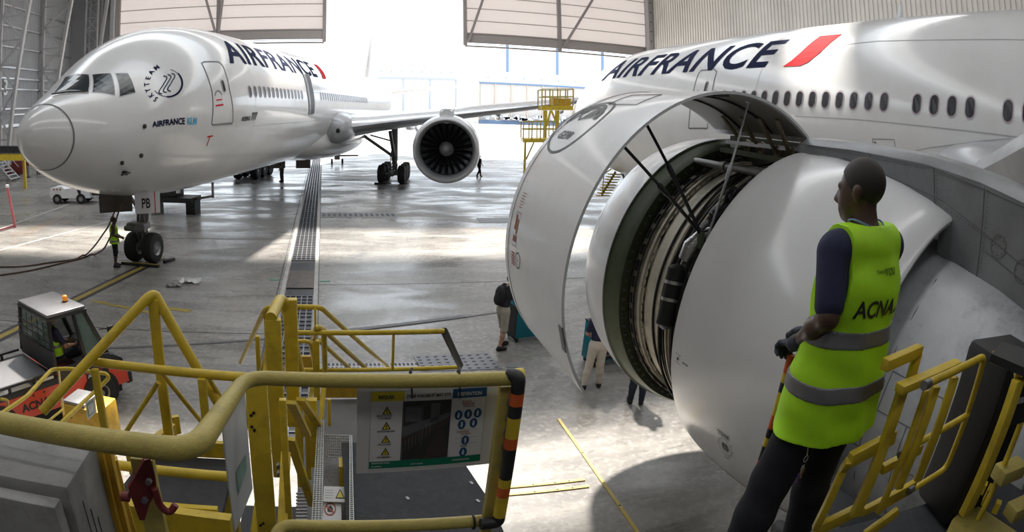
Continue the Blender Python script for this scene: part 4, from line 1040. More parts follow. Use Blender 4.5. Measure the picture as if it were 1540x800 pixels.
# kicked-up fairing lip between reverser and pylon
mb = MB(); mb.loft([[(EL + .22 + dx, Y2(f), z) for dx, z in ((0, z0), (.16, z0 - .03), (.17, z0 - .05), (0, z0 - .03))] for f, z0 in ((4.9, 5.06), (4.2, 4.98), (3.5, 4.86), (2.75, 4.66))]); mb.build('fairing_lip', M_pylon, P2)
# raised fan cowl: a half-round shell swung up about its top hinge
BETA = 44.0; HX, HZ = EL, EZ + 1.955
RC = Matrix.Translation((HX, 0, HZ)) @ Matrix.Rotation(R(-BETA), 4, 'Y') @ Matrix.Translation((-HX, 0, -HZ))
def cowl(f, deg, r): t = R(deg); return RC @ Vector((EL + r * math.cos(t), Y2(f), EZ + r * math.sin(t)))
FC0, FC1 = 5.07, 7.13
def shell(r0, r1, fs, d0, d1, n=60):
    mb = MB(); rows = []
    for k in range(n + 1):
        dg = d0 + (d1 - d0) * k / n; rows.append([cowl(f, dg, r) for f, r in [(f, r1) for f in fs] + [(f, r0) for f in fs[::-1]]])
    mb.loft(rows, smooth=True); return mb
mb = shell(1.925, 1.955, [FC0, FC0 + .02, 5.5, 6.0, 6.5, FC1 - .02, FC1], -80, 86)
fc = mb.build('fan_cowl_door', M_white2, P2, fixn=True); fc['label'] = 'raised fan cowl panel of the near engine'
mb = shell(1.918, 1.924, [FC0 + .06, 5.5, 6.0, 6.5, FC1 - .06], -78, 83); mb.build('cowl_liner', M_inner, fc)
mb = MB()
for f in (5.7, 6.35): mb.tube([cowl(f, d, 1.905) for d in np.linspace(-78, 82, 50)], .012, 6)
mb.tube([cowl(f, 44, 1.905) for f in np.linspace(FC0 + .06, FC1 - .06, 8)], .01, 6)
mb.build('cowl_stiffener', M_dark, fc)
def oncowl(f0, deg0, lift=.006): return lambda u, v: cowl(f0 - u, deg0 + math.degrees(v / 1.955), 1.955 + lift)
# engine maker's roundel: a generic ring with script-like strokes and the letters beneath
E = oncowl(6.62, 7); mb = MB(); put(mb, flat(ringpoly(0, 0, .475, .51, 60)), E)
for a0, a1, r in ((0, 200, .30), (30, 150, .22)):
    put(mb, flat(ringpoly(-.05, .08, r, r + .05, 20, a0, a1)), E)
for k in range(6): x = -.08 + .055 * k; put(mb, flat(seg(x, .05 + .01 * k, x + .06, .30 - .012 * abs(k - 2), .026)), E)
put(mb, flat(seg(-.34, .02, -.16, .26, .05) + seg(-.30, .22, -.10, .05, .04) + seg(.05, .33, .3, .22, .05) + seg(.3, .22, .33, .08, .04)), E)
put(mb, letters('GE90', .17, .006, .2), lambda u, v: E(u - .22, v - .28))
mb.build('engine_roundel', M_black, fc)
# warning placards on the cowl
mb = MB(); E = oncowl(6.83, -36)
put(mb, flat(seg(-.05, -.55, -.05, .55, .01)), E, 1); put(mb, flat(seg(0, .16, .17, .16, .006) + seg(0, -.24, .17, -.24, .006) + seg(0, .16, 0, -.24, .006) + seg(.17, .16, .17, -.24, .006)), E, 0)
put(mb, flat(rect(.02, .01, .07, .13) + disc(.045, -.02, .035, 10)), E, 1); put(mb, flat(disc(.11, .06, .03, 10) + rect(.09, -.1, .14, .04)), E, 2)
put(mb, flat(rect(.02, -.19, .15, -.12)), E, 3)
for k in range(6): put(mb, flat(rect(0, .22 + .035 * k, .13, .228 + .035 * k)), E, 1)
for k in range(5): put(mb, flat(rect(0, -.34 - .035 * k, .14, -.325 - .035 * k)), E, 1)
put(mb, flat(ringpoly(.27, -.38, .085, .098, 24) + disc(.27, -.38, .012, 8)), E, 0)
mb.build('warning_placard', [M_black, M_rust, mat('placard_brown', (.35, .2, .1), .6), mat('placard_dark', (.25, .12, .10), .6)], fc)
mb = MB(); E = oncowl(6.2, 25)
for a, b, c, d in ((-.35, -.18, .38, -.18), (.38, -.18, .38, .18), (.38, .18, -.35, .18), (-.35, .18, -.35, -.18)):
    pts = [E(a + (c - a) * t, b + (d - b) * t) for t in np.linspace(0, 1, 8)]; mb.tube(pts, .004, 4)
mb.tube([oncowl(FC1 - .14, dg)(0, 0) for dg in np.linspace(-79, 85, 50)], .0035, 4)
mb.build('access_panel_seam', M_seam, fc)
mb = MB(); E = oncowl(FC0 + .03, -60, .0); mb.beam(E(-.02, -.14), E(-.02, .14), .10, .02); mb.build('latch_keeper', M_seam, fc)
# hold-open rods
for f, p in HG:
    mb = MB(); mb.beam(p + Vector((0, 0, .06)), cowl(f, 72, 1.90), .07, .03, bev=.006); mb.build('hinge_arm', M_case2, P2)
def rod(a, b, r, m, nm='hold_open_rod'):
    mb = MB(); a = Vector(a); b = Vector(b); mb.tube([a, a.lerp(b, .45), a.lerp(b, .47), a.lerp(b, .55), a.lerp(b, .57), b], [r * .8, r * .8, r * 1.5, r * 1.5, r, r], 12); mb.lathe([(-.03, 0), (-.03, r * 1.6), (.03, r * 1.6), (.03, 0)], a, 'y', 12); return mb.build(nm, m, P2)
anchor = ep(5.35, 32, 1.80)
r1 = rod(cowl(5.45, 3, 1.92), anchor, .022, M_dark); r1['label'] = 'left black hold-open rod'
r2 = rod(cowl(5.85, 20, 1.92), anchor + Vector((0, -.05, .02)), .022, M_dark); r2['label'] = 'middle black hold-open rod'
r3 = rod(cowl(5.35, 58, 1.92), anchor + Vector((-.02, .06, -.04)), .017, M_galv); r3['label'] = 'long grey hold-open rod'
mb = MB(); mb.beam(anchor + Vector((.03, 0, .04)), anchor + Vector((.03, .02, -.14)), .05, .10, bev=.01); mb.build('rod_bracket', M_green, P2)
# ---------------------------------------------------------------- work platform around the camera, deck at 3.4 m
DK = 3.4
def V3(x, y, z): return G(x, y, z)
def post(mb, x1, y1, z1, x2, y2, w, d=None, rot=None, mi=0, bev=.006):
    p = G(x1, y1, z1); zb = ZAT(x2, y2, p); mb.box((p.x, p.y, (z1 + zb) / 2), (w, d or w, z1 - zb), rot, mi, bev); return p, zb
# deck plates
plat = thing('work_platform', 'raised dark-decked yellow work platform in the foreground', 'platform', (0, 1.8, 0))
def deck(poly, name='deck_plate', z=DK, t=.04, m=M_deck):
    mb = MB(); mb.prism(poly, z - t, z); return mb.build(name, m, plat, True)
cA = [G(498, 800, DK), G(762, 802, DK), G(757, 745, DK), G(735, 700, DK)]
deck([(.09, .2), (.80, .2), (.80, 2.3), (.74, 2.72), (.66, 2.95), (.09, 2.98)])
deck([(-1.32, .7), (-.50, .7), (-.50, 2.78), (-1.0, 2.78)])
deck([(-1.6, -1.2), (1.3, -1.2), (1.3, .22), (-1.6, .22)])
deck([(1.0, -1.2), (4.0, -1.2), (3.95, .98), (1.32, 1.72), (1.0, 1.1)])
mb = MB()
for a, b, zt in (((-1.0, 2.80), (-.50, 2.80), .10), ((-1.02, 2.2), (-.5, 2.2), .10)): mb.beam((*a, DK + zt / 2), (*b, DK + zt / 2), .03, zt)
mb.beam(G(180, 772, 3.52), G(350, 798, 3.52), .05, .16); mb.beam(G(196, 700, DK + .04), G(262, 652, DK + .04), .04, .14)
mb.build('kick_plate', M_yellow, plat, True)
mb = MB()
for x, y in ((.75, .4), (.12, 2.8), (-1.2, .8), (-.55, 2.7), (3.7, -.8), (1.2, -1)): mb.box((x, y, DK / 2), (.1, .1, DK - .04))
mb.build('platform_legs', M_yellow, plat, True)
mb = MB()
for p in ((709, 726), (719, 753), (613, 749)): q = G(*p, DK + .003); mb.box(q, (.014, .026, .003), R(20))
mb.build('deck_patches', M_plate, plat, True)
# lower landing reached by the stair
LZ = 2.55
mb = MB(); a = G(505, 590, LZ); b = G(592, 590, LZ); mb.box(((a.x + b.x) / 2, a.y - 1.3, LZ - .03), (1.2, 2.3, .06)); mb.build('lower_landing', mat('landing_concrete', (.11, .108, .105), .7, var=.2), plat, True)
mb = MB(); mb.box((-.22, 2.35, LZ - .03), (.74, 2.2, .05)); mb.build('stair_landing', mat('landing_dark', (.05, .052, .058), .8, var=.2), plat, True)
mb = MB(); mb.beam((a.x - .1, a.y - .1, LZ + .09), (b.x + .4, b.y - .1, LZ + .09), .03, .18); mb.build('kick_plate', M_orangeyellow, plat, True)

# near guard rail: heavy pipe round the corner in front of the camera
gr = thing('guard_rail', 'heavy worn yellow pipe rail bending round the corner in front of the camera', 'railing', (.0, 1.3, DK))
ZR = 4.5
pts = [G(-60, 622, ZR), G(150, 656, ZR), G(258, 671, ZR), G(292, 669, ZR), G(322, 640, ZR), G(362, 586, ZR), G(392, 568, ZR), G(500, 568, ZR), G(640, 569, ZR), G(780, 568, ZR)]
pts = fillet([pts[0], G(292, 678, ZR), G(370, 567, ZR), pts[-1]], .07, 6)
rad = [.031 if p.y < 1.2 else .031 - .009 * min(1, (p.y - 1.2) / .28) for p in pts]
mb = MB(); mb.tube(pts, rad, 20); mb.build('top_rail', M_yellowold, gr, True)
mb = MB(); e = pts[-1]; mb.tube([e + Vector((-.012, 0, 0)), e + Vector((.012, 0, 0))], .029, 20); mb.build('rail_collar', M_yellow, gr, True)
pr = G(759, 588, 4.45); zb = ZAT(737, 800, pr)
mb = MB(); mb.box((pr.x, pr.y, (4.47 + zb - .3) / 2), (.036, .03, 4.47 - zb + .3), None, 0, .004); mb.build('post', M_yellowold, gr, True)
mb = MB(); zl = ZAT(740, 785, pts[-1]); a = Vector((pr.x, pr.y, zl)); q = G(405, 568, ZR); b = Vector((q.x, q.y, ZAT(400, 790, q))); mb.tube(fillet([a + Vector((.04, 0, 0)), b, b + Vector((-.03, -.18, -.06))], .05, 5), .022, 16); mb.build('lower_rail', M_yellowold, gr, True)
mb = MB(); p = G(212, 690, 4.41); zb2 = ZAT(238, 812, p); mb.box((p.x, p.y + .01, (4.41 + zb2 - .2) / 2), (.062, .025, 4.41 - zb2 + .2), R(0), 0, .004); mb.build('post', M_yellowold, gr, True)
mb = MB(); mb.tube([G(160, 697, 4.1), G(345, 717, 4.1)], .018, 12); mb.build('mid_rail', M_yellow, gr, True)
mb = MB(); a = G(160, 700, 4.18); mb.beam(G(146, 662, 4.42), Vector((G(146, 662, 4.42).x, G(146, 662, 4.42).y, 3.5)), .03, .03); mb.beam(G(165, 690, 4.2), G(195, 800, 3.8), .05, .02); mb.build('brace', M_orangeyellow, gr, True)
for x in (618, 690):
    c = G(x, 568, ZR); mb = MB(); mb.tube([c + Vector((.004 * math.sin(a * 2), .0265 * math.cos(a), .0265 * math.sin(a))) for a in np.linspace(0, 2 * math.pi, 18)[:-1]], .004, 6, closed=True); mb.tube([c + Vector((0, -.02, -.02)), c + Vector((.002, -.026, -.055))], .003, 6); mb.build('cable_tie', M_rubber, gr, True)
c = Vector((a.x * 0 + G(712, 787, zl).x, pr.y - .002, zl)); mb = MB(); mb.tube([c + Vector((0, .0235 * math.cos(t), .0235 * math.sin(t))) for t in np.linspace(0, 2 * math.pi, 18)[:-1]], .004, 6, closed=True); mb.build('cable_tie', M_rubber, gr, True)
# striped pole
sp = thing('barrier_pole', 'pole banded red, black and yellow at the right end of the near rail', 'pole', (.6, 1.5, DK))
top = G(779, 583, ZR - .02); zb = ZAT(752, 800, top); bands = [(0, .03, 2), (.03, .115, 1), (.115, .20, 2), (.20, .35, 0), (.35, .43, 1), (.43, .67, 2), (.67, .74, 0), (.74, .82, 1), (.82, 1, 0)]
BM = [M_yellow, M_orange, M_black]
Lz = top.z - (ZAT(753, 775, top))
for i, (t0, t1, k) in enumerate(bands): mb = MB(); mb.tube([(top.x, top.y, top.z - Lz * t0), (top.x, top.y, top.z - Lz * t1)], .021, 18); mb.build('band', BM[k], sp, True)
mb = MB(); mb.tube(fillet([(top.x, top.y, top.z - .01), (top.x, top.y, top.z + .035), (top.x - .022, top.y + .03, top.z + .03)], .02, 5), .021, 18); mb.tube(fillet([(top.x, top.y, top.z - Lz), (top.x, top.y, top.z - Lz - .03), (top.x - .06, top.y, top.z - Lz - .03)], .03, 5), .021, 18); mb.build('bent_end', M_black, sp, True)
# chain and hook beside it
ch = MB(); c0 = Vector((pr.x + .01, pr.y - .03, ZR - .05))
for k in range(9):
    c = c0 + Vector((0, 0, -.026 * k)); ax = Vector((1, 0, 0)) if k % 2 else Vector((0, 1, 0)); ch.tube([c + ax * .007 * math.cos(t) + Vector((0, 0, .016 * math.sin(t))) for t in np.linspace(0, 2 * math.pi, 13)[:-1]], .0025, 6, closed=True)
tag(ch.build('chain', M_bolt), 'short dark link chain hanging inside the striped pole', 'chain')
hk = MB(); c = G(768, 640, 4.22); hk.tube(fillet([c + Vector((-.06, -.01, -.035)), c + Vector((0, -.01, -.02)), c + Vector((.015, -.01, .01)), c + Vector((-.005, -.01, .02))], .012, 4), .004, 8); tag(hk.build('wire_hook', M_rubber), 'bent black wire hook between the notice and the striped pole', 'hook')

# safety notice hung under the rail
TL, TR = G(537, 582, 4.455), G(754, 575, 4.455); zbl = ZAT(533, 712, TL); zbr = ZAT(741, 697, TR); BL = Vector((TL.x, TL.y, zbl)); BRc = Vector((TR.x, TR.y, zbr))
sb = thing('notice_board', 'white safety notice panel headed RISQUES and PREVENTION hanging under the near rail', 'sign', (TL.x, TL.y, BL.z))
n = (TR - TL).cross(TL - BL).normalized()
if n.y > 0: n = -n
mb = MB(); mb.add([TL, TR, BRc, BL] + [p - n * .004 for p in (TL, TR, BRc, BL)], [(0, 1, 2, 3), (7, 6, 5, 4), (0, 4, 5, 1), (1, 5, 6, 2), (2, 6, 7, 3), (3, 7, 4, 0)]); pb = mb.build('panel', mat('panel_grey_white', (.56, .56, .56), .35), sb, True)
def quad4(a, b, c, d, l): return lambda u, v: (a * (1 - u) * (1 - v) + b * u * (1 - v) + c * u * v + d * (1 - u) * v) + n * l
PU = quad4(BL.lerp(BRc, .09) + Vector((0, 0, .012)), BL.lerp(BRc, .905) + Vector((0, 0, .012)), TL.lerp(TR, .90) + Vector((0, 0, -.012)), TL.lerp(TR, .095) + Vector((0, 0, -.016)), .0)
def PQ(l): return lambda u, v: PU(u, v) + n * l
def sheet(name, polys, m, l, parent=None): mb = MB(); put(mb, flat(polys), PQ(l)); return mb.build(name, m, parent or sb, True, fixn=False)
def stext(name, items, m, l, asp=1.75):
    for t, u, v, h, wmax in items:
        mb = MB()
        lf = letters(t, 1.0, .03); xs = [a for a, b in lf[0]]; w = max(xs) - min(xs); k = min(h * 1.35, wmax * asp / w); put(mb, ([(u + (a - min(xs)) * k / asp - 0, v + b * k) for a, b in lf[0]], lf[1]), PQ(l)); mb.build(name, m, sb, True, fixn=False)
sheet('poster', rect(0, 0, 1, 1), M_paper, .001)
sheet('header_yellow', rect(0, .885, .285, 1), M_signyellow, .002); sheet('header_blue', rect(.70, .885, 1, 1), M_blue, .002); sheet('footer_green', rect(0, .02, 1, .115), M_signgreen, .002)
stext('header_text', [('RISQUES', .065, .915, .045, .17), ('ZONE VOILURE ET MAT GTR', .30, .92, .04, .385)], M_ink, .003)
stext('header_text', [('PREVENTION', .745, .912, .05, .21)], M_paper, .003)
ph = sheet('poster_photo', rect(.275, .12, .695, .875), mat('photo_dark', (.035, .033, .033), .4), .002)
mb = MB(); put(mb, flat([[(.28, .30), (.69, .60), (.69, .66), (.28, .42)]] + [[(.46, .12), (.60, .50), (.64, .50), (.695, .2), (.695, .12)]]), PQ(.0026), 0)
put(mb, flat([[(.28, .40), (.69, .66), (.69, .72), (.28, .56)]] + rect(.30, .62, .44, .80) + rect(.52, .6, .60, .84) + seg(.45, .3, .45, .82, .006) + seg(.3, .8, .48, .82, .006)), PQ(.0026), 1)
for k in range(9): put(mb, flat(seg(.28 + .03 * k, .2 + .03 * k, .28 + .03 * k, .36 + .03 * k, .003)), PQ(.003), 2)
mb.build('photo_shapes', [mat('photo_brown', (.05, .038, .035), .5), mat('photo_grey', (.10, .105, .11), .5), mat('photo_line', (.2, .2, .2), .5)], ph, True, fixn=False)
for v in (.77, .58, .41, .245):
    mb = MB(); put(mb, flat([[(.10, v - .045), (.18, v - .045), (.14, v + .055)]]), PQ(.0022), 1); put(mb, flat([[(.113, v - .037), (.167, v - .037), (.14, v + .035)]]), PQ(.0028), 0); put(mb, flat(rect(.136, v - .015, .144, v + .02) + rect(.136, v - .03, .144, v - .022)), PQ(.0033), 1)
    mb.build('warning_triangle', [M_signyellow, M_ink], sb, True, fixn=False)
for i, (u, v) in enumerate(((.765, .67), (.85, .675), (.935, .68), (.80, .545), (.905, .555), (.845, .33), (.835, .17))):
    mb = MB(); put(mb, flat([[(u + .035 * math.cos(t), v + .062 * math.sin(t)) for t in np.linspace(0, 2 * math.pi, 21)[:-1]]]), PQ(.0022), 0); put(mb, flat(rect(u - .009 + .004 * (i % 2), v - .034, u + .007, v + .008) + [[(u + .008 * math.cos(t), v + .022 + .015 * math.sin(t)) for t in np.linspace(0, 2 * math.pi, 9)[:-1]]] + seg(u - .014, v - .012 + .01 * (i % 3), u + .013, v + .002, .006)), PQ(.0028), 1); mb.build('mandatory_symbol', [M_blue, M_paper], sb, True, fixn=False)
stext('small_text', [('RISQUE DE CHUTE', .055, .70, .02, .2), ('ET DE GLISSADE', .065, .67, .02, .17), ('CHUTE DE PLAIN PIED', .06, .505, .02, .18), ('CHOC ET HEURT', .07, .335, .02, .16), ('ENCOMBREMENT', .07, .165, .02, .15), ('VISITEURS', .80, .245, .02, .09)], M_ink, .003)
stext('small_text', [('EPI DE BASE', .79, .83, .02, .13), ('OBLIGATOIRES', .785, .80, .022, .14), ('ZONE BALISEE', .80, .77, .02, .11), ('EPI SPECIFIQUES', .76, .44, .02, .18), ('A LA TACHE', .80, .41, .02, .1)], M_rust, .003)
stext('footer_text', [('SECURITE SANTE TRAVAIL', .02, .085, .018, .3), ('MAT ET VOILURE', .37, .05, .018, .3), ('CONSIGNES DE ZONE', .74, .06, .02, .2), ('TEL URGENCE', .02, .04, .018, .12)], M_paper, .003)
mb = MB()
for v in (.475, .365, .29): put(mb, flat(rect(.745, v, .955, v + .003)), PQ(.0025))
put(mb, flat(rect(0, .115, .002, 1) + rect(.998, .115, 1, 1) + rect(.283, .115, .286, .885) + rect(.0, .998, 1, 1)), PQ(.0025)); mb.build('ruled_line', M_seam, sb, True, fixn=False)
# second notice, seen edge-on, tied to the short leg of the rail
a = G(333, 640, 4.42); b = G(366, 590, 4.42)
n2 = thing('notice_board', 'thin white sheet seen almost edge-on beside the bolted yellow plate', 'sign', (a.x, a.y, 3.9))
za = ZAT(352, 800, a); zb = ZAT(373, 735, b); d = (b - a).normalized(); nn = d.cross(Vector((0, 0, 1)))
m_ = a.lerp(b, .97)
P4 = [a, b, Vector((b.x, b.y, zb)), Vector((a.x, a.y, za))]
mb = MB(); mb.add(P4 + [p + nn * .004 for p in P4], [(0, 1, 2, 3), (7, 6, 5, 4), (0, 4, 5, 1), (1, 5, 6, 2), (2, 6, 7, 3), (3, 7, 4, 0)]); mb.build('panel', mat('panel_edge_white', (.45, .47, .47), .3), n2, True)
for sgn in (-1, 1):
    mb = MB(); f = lambda u, v: (a * (1 - u) + b * u) * 1.0
    q = [a.lerp(b, .3) + Vector((0, 0, -.2)), a.lerp(b, .8) + Vector((0, 0, -.2)), a.lerp(b, .8) + Vector((0, 0, za * .3 + zb * .7 - a.z + .12)), a.lerp(b, .3) + Vector((0, 0, za * .8 + zb * .2 - a.z + .1))]
    mb.add([p + nn * (.006 if sgn > 0 else -.002) for p in q], [(0, 1, 2, 3)]); mb.build('print', mat('pale_green_print', (.20, .34, .27), .4, var=.4, vscale=8), n2, True, fixn=False)
# grey control cabinet
cb = thing('control_cabinet', 'battered grey metal cabinet filling the bottom left corner', 'cabinet', (-.8, .8, DK))
zt = 4.42; A = G(148, 658, zt); B = G(102, 733, zt); L0 = G(-60, 632, zt)
x1, y1, y0 = A.x, A.y, B.y
mb = MB(); mb.box(((x1 - 1.5) / 2 - .0 + 0, (y0 + y1) / 2, (zt + 3.4) / 2), (x1 + 1.5, y1 - y0, zt - 3.4), None, 0, .012)
mb.v = [(v[0], v[1], v[2]) for v in mb.v]; cbo = mb.build('cabinet_body', M_cab, cb, True)
mb = MB(); mb.box(((x1 - .012 - 1.5) / 2, y0 - .035, (zt - .02 + 3.4) / 2), (x1 - .012 + 1.5 - .01, .045, zt - .03 - 3.4), None, 0, .008); mb.build('cabinet_door', M_cab, cb, True)
mb = MB()
for k, t in enumerate((.25, .38, .5)): mb.box((x1 + .001, y0 + (y1 - y0) * t, (zt + 3.45) / 2), (.0015, .0015 + .001 * k, zt - 3.62 - .1 * k))
mb.build('rub_marks', M_black, cb, True)
mb = MB(); mb.beam((x1 + .012, y1 + .0, zt + .015), (x1 + .012, y1, 3.4), .022, .04); mb.beam((x1 - .1, y1 + .012, zt + .01), (x1 + .012, y1 + .012, zt + .01), .02, .02); mb.build('mounting_angle', M_orangeyellow, cb, True)
# dark red latch bracket on the near post
lb = thing('latch_bracket', 'dark red steel latch bracket bolted on the near left post', 'bracket', (p.x, p.y, 4.2))
_d = math.hypot(p.x, p.y + .01) - .045; c = D_(214, 735, _d); ux = Vector((.85, .5, 0)).normalized(); uz = Vector((0, 0, 1)); nrm = ux.cross(uz)
def bp(u, v, l=0): return c + ux * u + uz * v + nrm * l
poly = [(-.035, .01), (.02, .085), (.035, .085), (.04, .03), (.035, -.02), (.01, -.055), (-.012, -.105), (-.025, -.10), (-.03, -.05)]
mb = MB(); mb.add([bp(u, v, .0) for u, v in poly] + [bp(u, v, -.012) for u, v in poly], [tuple(range(9)), tuple(range(17, 8, -1))] + [(i, (i + 1) % 9, 9 + (i + 1) % 9, 9 + i) for i in range(9)]); mb.build('bracket_plate', M_darkred, lb, True)
mb = MB(); mb.tube(fillet([bp(.03, .0, .01), bp(.035, -.06, .01), bp(.055, -.085, .02), bp(.075, -.06, .02)], .02, 4), .010, 10); mb.build('hook', M_darkred, lb, True)
mb = MB(); mb.lathe([(-.02, 0), (-.02, .014), (.0, .014), (.0, 0)], bp(-.04, -.01, .01), 'x', 12); mb.build('pivot', M_darkred, lb, True)
for u, v in ((.02, .03), (.0, -.025)): mb = MB(); mb.lathe([(-.012, 0), (-.012, .009), (.0, .009)], bp(u, v, .012), 'y', 6); mb.build('bolt', M_bolt, lb, True)

# left rail frame with its peak
gl = thing('guard_rail', 'yellow rail frame rising to a peak, left of the tall flat posts', 'railing', (-1, 2.8, DK))
pk = G(226, 444, 4.32); J = G(133, 543, 4.03); e = J + (J - pk) * .78
mb = MB(); mb.tube(fillet([e, pk + (J - pk) * .03, pk + Vector((.02, .02, .0)), G(332, 612, 3.72)], .05, 5), .0275, 16); mb.build('sloping_rail', M_yellow, gl, True)
zb = ZAT(262, 652, pk); mb = MB(); mb.box((pk.x + .015, pk.y, (pk.z + zb) / 2 - .02), (.055, .03, pk.z - zb), None, 0, .004); mb.build('post', M_yellow, gl, True)
mb = MB(); mb.tube([G(133, 543, 4.0), G(375, 568, 4.0)], .0245, 16); mb.build('mid_rail', M_yellow, gl, True)
for x, y, x2, y2 in ((142, 552, 160, 655), (303, 566, 312, 650)): q = G(x, y, 4.0); z2 = ZAT(x2, y2, q); mb = MB(); mb.box((q.x, q.y, (3.99 + z2) / 2), (.04, .03, 3.99 - z2), None, 0, .004); mb.build('post', M_yellow, gl, True)
mb = MB(); mb.tube([G(238, 575, 3.9), G(186, 655, 3.5)], .014, 10); mb.build('brace', M_yellow, gl, True)
mb = MB(); mb.tube([G(243, 560, 3.95), G(304, 636, 3.5)], .013, 10); mb.build('brace', M_yellow, gl, True)
mb = MB(); mb.tube([G(312, 566, 3.95), G(345, 618, 3.6)], .013, 10); mb.build('brace', M_yellow, gl, True)
q = G(258, 640, 3.45); mb = MB(); mb.box(q, (.10, .03, .12), R(30)); mb.build('foot_plate', M_yellow, gl, True)

# tall flat posts in the middle
gm = thing('guard_rail', 'pair of broad flat yellow posts capped by a short sloping pipe, centre of the picture', 'railing', (-.25, 2.7, DK))
A = G(404, 476, 4.30); B = G(421, 450, 4.30)
for P_, y2, w in ((A, 715, .075), (B + Vector((.03, .04, 0)), 640, .07)):
    z2 = ZAT(413, y2, P_); mb = MB(); mb.box((P_.x + .02, P_.y, (4.29 + z2) / 2), (w, .05, 4.29 - z2), None, 0, .006); mb.build('post', M_yellow, gm, True)
mb = MB(); mb.tube(fillet([A + Vector((.012, -.02, .0)), B, B + Vector((.02, .02, -.02)), G(452, 562, 3.75)], .04, 5), .028, 16); mb.build('sloping_rail', M_yellow, gm, True)
mb = MB(); q = G(421, 705, 3.48); 
for dz in (0, .05): mb.lathe([(-.03, 0), (-.03, .014), (.0, .014)], q + Vector((0, -.03, dz)), 'y', 8)
mb.build('bolt', M_bolt, gm, True)
# nearer pair of plates by the notice
gp = thing('stair_stringer', 'wide perforated-edge yellow plate running down beside the stair, nearest the notice sheet', 'stair side', (-.3, 2.0, DK))
q = G(385, 575, 4.35); z2 = ZAT(404, 812, q); mb = MB(); mb.box((q.x, q.y, (4.35 + z2) / 2), (.075, .02, 4.35 - z2), None, 0, .004); mb.build('stringer_plate', M_yellow, gp, True)
mb = MB()
for k, (x, y) in enumerate(((378, 623), (382, 619), (379, 640), (383, 645), (392, 788), (396, 785))): c = G(x, y, ZAT(x, y, q) if False else (ZAT(x, y, q))); mb.lathe([(-.004, 0), (-.004, .006), (.0, .006)], Vector((c.x, q.y - .010, c.z)), 'y', 8)
mb.build('bolt_holes', M_black, gp, True)
mb = MB(); mb.tube([G(395, 575, 4.33), G(366, 636, 4.1), G(362, 655, 4.0)], .022, 14); mb.build('pipe_brace', M_yellow, gp, True)
mb = MB(); mb.tube([G(392, 736, 3.75), G(383, 800, 3.6)], .018, 12); mb.build('pipe_brace', M_yellow, gp, True)
mb = MB(); q3 = G(425, 600, 4.1); z3 = ZAT(434, 790, q3); mb.box((q3.x, q3.y, (4.1 + z3) / 2), (.028, .028, 4.1 - z3), None, 0, .003); mb.build('thin_post', M_yellow, gp, True)
for (a_, b_) in (((437, 660, 3.75), (470, 760, 3.1)), ((430, 680, 3.7), (425, 790, 3.45)), ((438, 605, 3.9), (462, 655, 3.5)), ((452, 600, 3.8), (480, 640, 3.4))):
    mb = MB(); mb.beam(G(*a_), G(*b_), .045, .02); mb.build('diagonal_plate', M_yellow, gp, True)

# handrails further down
def hand(label, tubes, r, m=M_yellow, name='handrail', verts=(), cat='handrail', beams=()):
    t = thing(name, label, cat, tuple(G(*tubes[0][0]).xy) + (DK - .6,))
    for k, tb in enumerate(tubes): mb = MB(); mb.tube(fillet([G(*p) for p in tb], .05, 4), r, 12); mb.build('rail', m, t, True)
    for (x1, y1, z1, x2, y2, w) in verts: mb = MB(); post(mb, x1, y1, z1, x2, y2, w, bev=.003); mb.build('post', m, t, True)
    for a_, b_, w_, h_, m_ in beams: mb = MB(); mb.beam(G(*a_), G(*b_), w_, h_); mb.build('flat_bar', m_, t, True)
    return t
hand('thin yellow handrail in front of the floor grates, its right end taped black', [[(430, 560, 3.35), (436, 500, 3.9), (668, 498, 3.9)], [(436, 556, 3.3), (690, 552, 3.3)]], .017, verts=[(592, 500, 3.9, 591, 556, .016)])
sl_ = G(668, 498, 3.9); t_ = MB(); t_.tube([sl_, G(692, 549, 3.4)], .024, 12); tag(t_.build('foam_sleeve', M_rubber), 'black foam sleeve on the sloping end of the thin handrail', 'sleeve')
hand('yellow stair handrails sloping down to the right behind the middle posts', [[(430, 461, 3.95), (482, 462, 3.95), (588, 556, 2.7)], [(470, 512, 3.7), (476, 492, 3.95), (484, 494, 3.9), (553, 556, 3.0)], [(480, 512, 3.6), (528, 556, 2.9)], [(430, 462, 3.95), (402, 462, 3.95), (396, 470, 3.9), (362, 545, 3.2)]], .018, verts=[(475, 512, 3.75, 478, 600, .045), (474, 464, 3.95, 476, 510, .016), (401, 466, 3.9, 405, 545, .04), (387, 505, 3.5, 389, 560, .035)])
hand('short yellow gate with a flat bar between the middle posts and the thin handrail', [[(440, 513, 3.5), (466, 513, 3.5), (473, 548, 3.2), (462, 640, 2.8)], [(397, 570, 3.4), (403, 520, 3.6), (393, 560, 3.3)]], .017, beams=[((432, 546, 3.05), (470, 546, 3.05), .03, .14, M_orangeyellow)])
hand('pale edged vertical yellow bars above the perforated trough', [[(487, 500, 3.9), (489, 560, 3.55), (482, 633, 3.3)]], .018, verts=[(461, 600, 3.6, 459, 720, .03), (495, 600, 3.6, 490, 640, .02), (448, 600, 3.6, 449, 730, .045), (470, 600, 3.6, 468, 700, .05)])
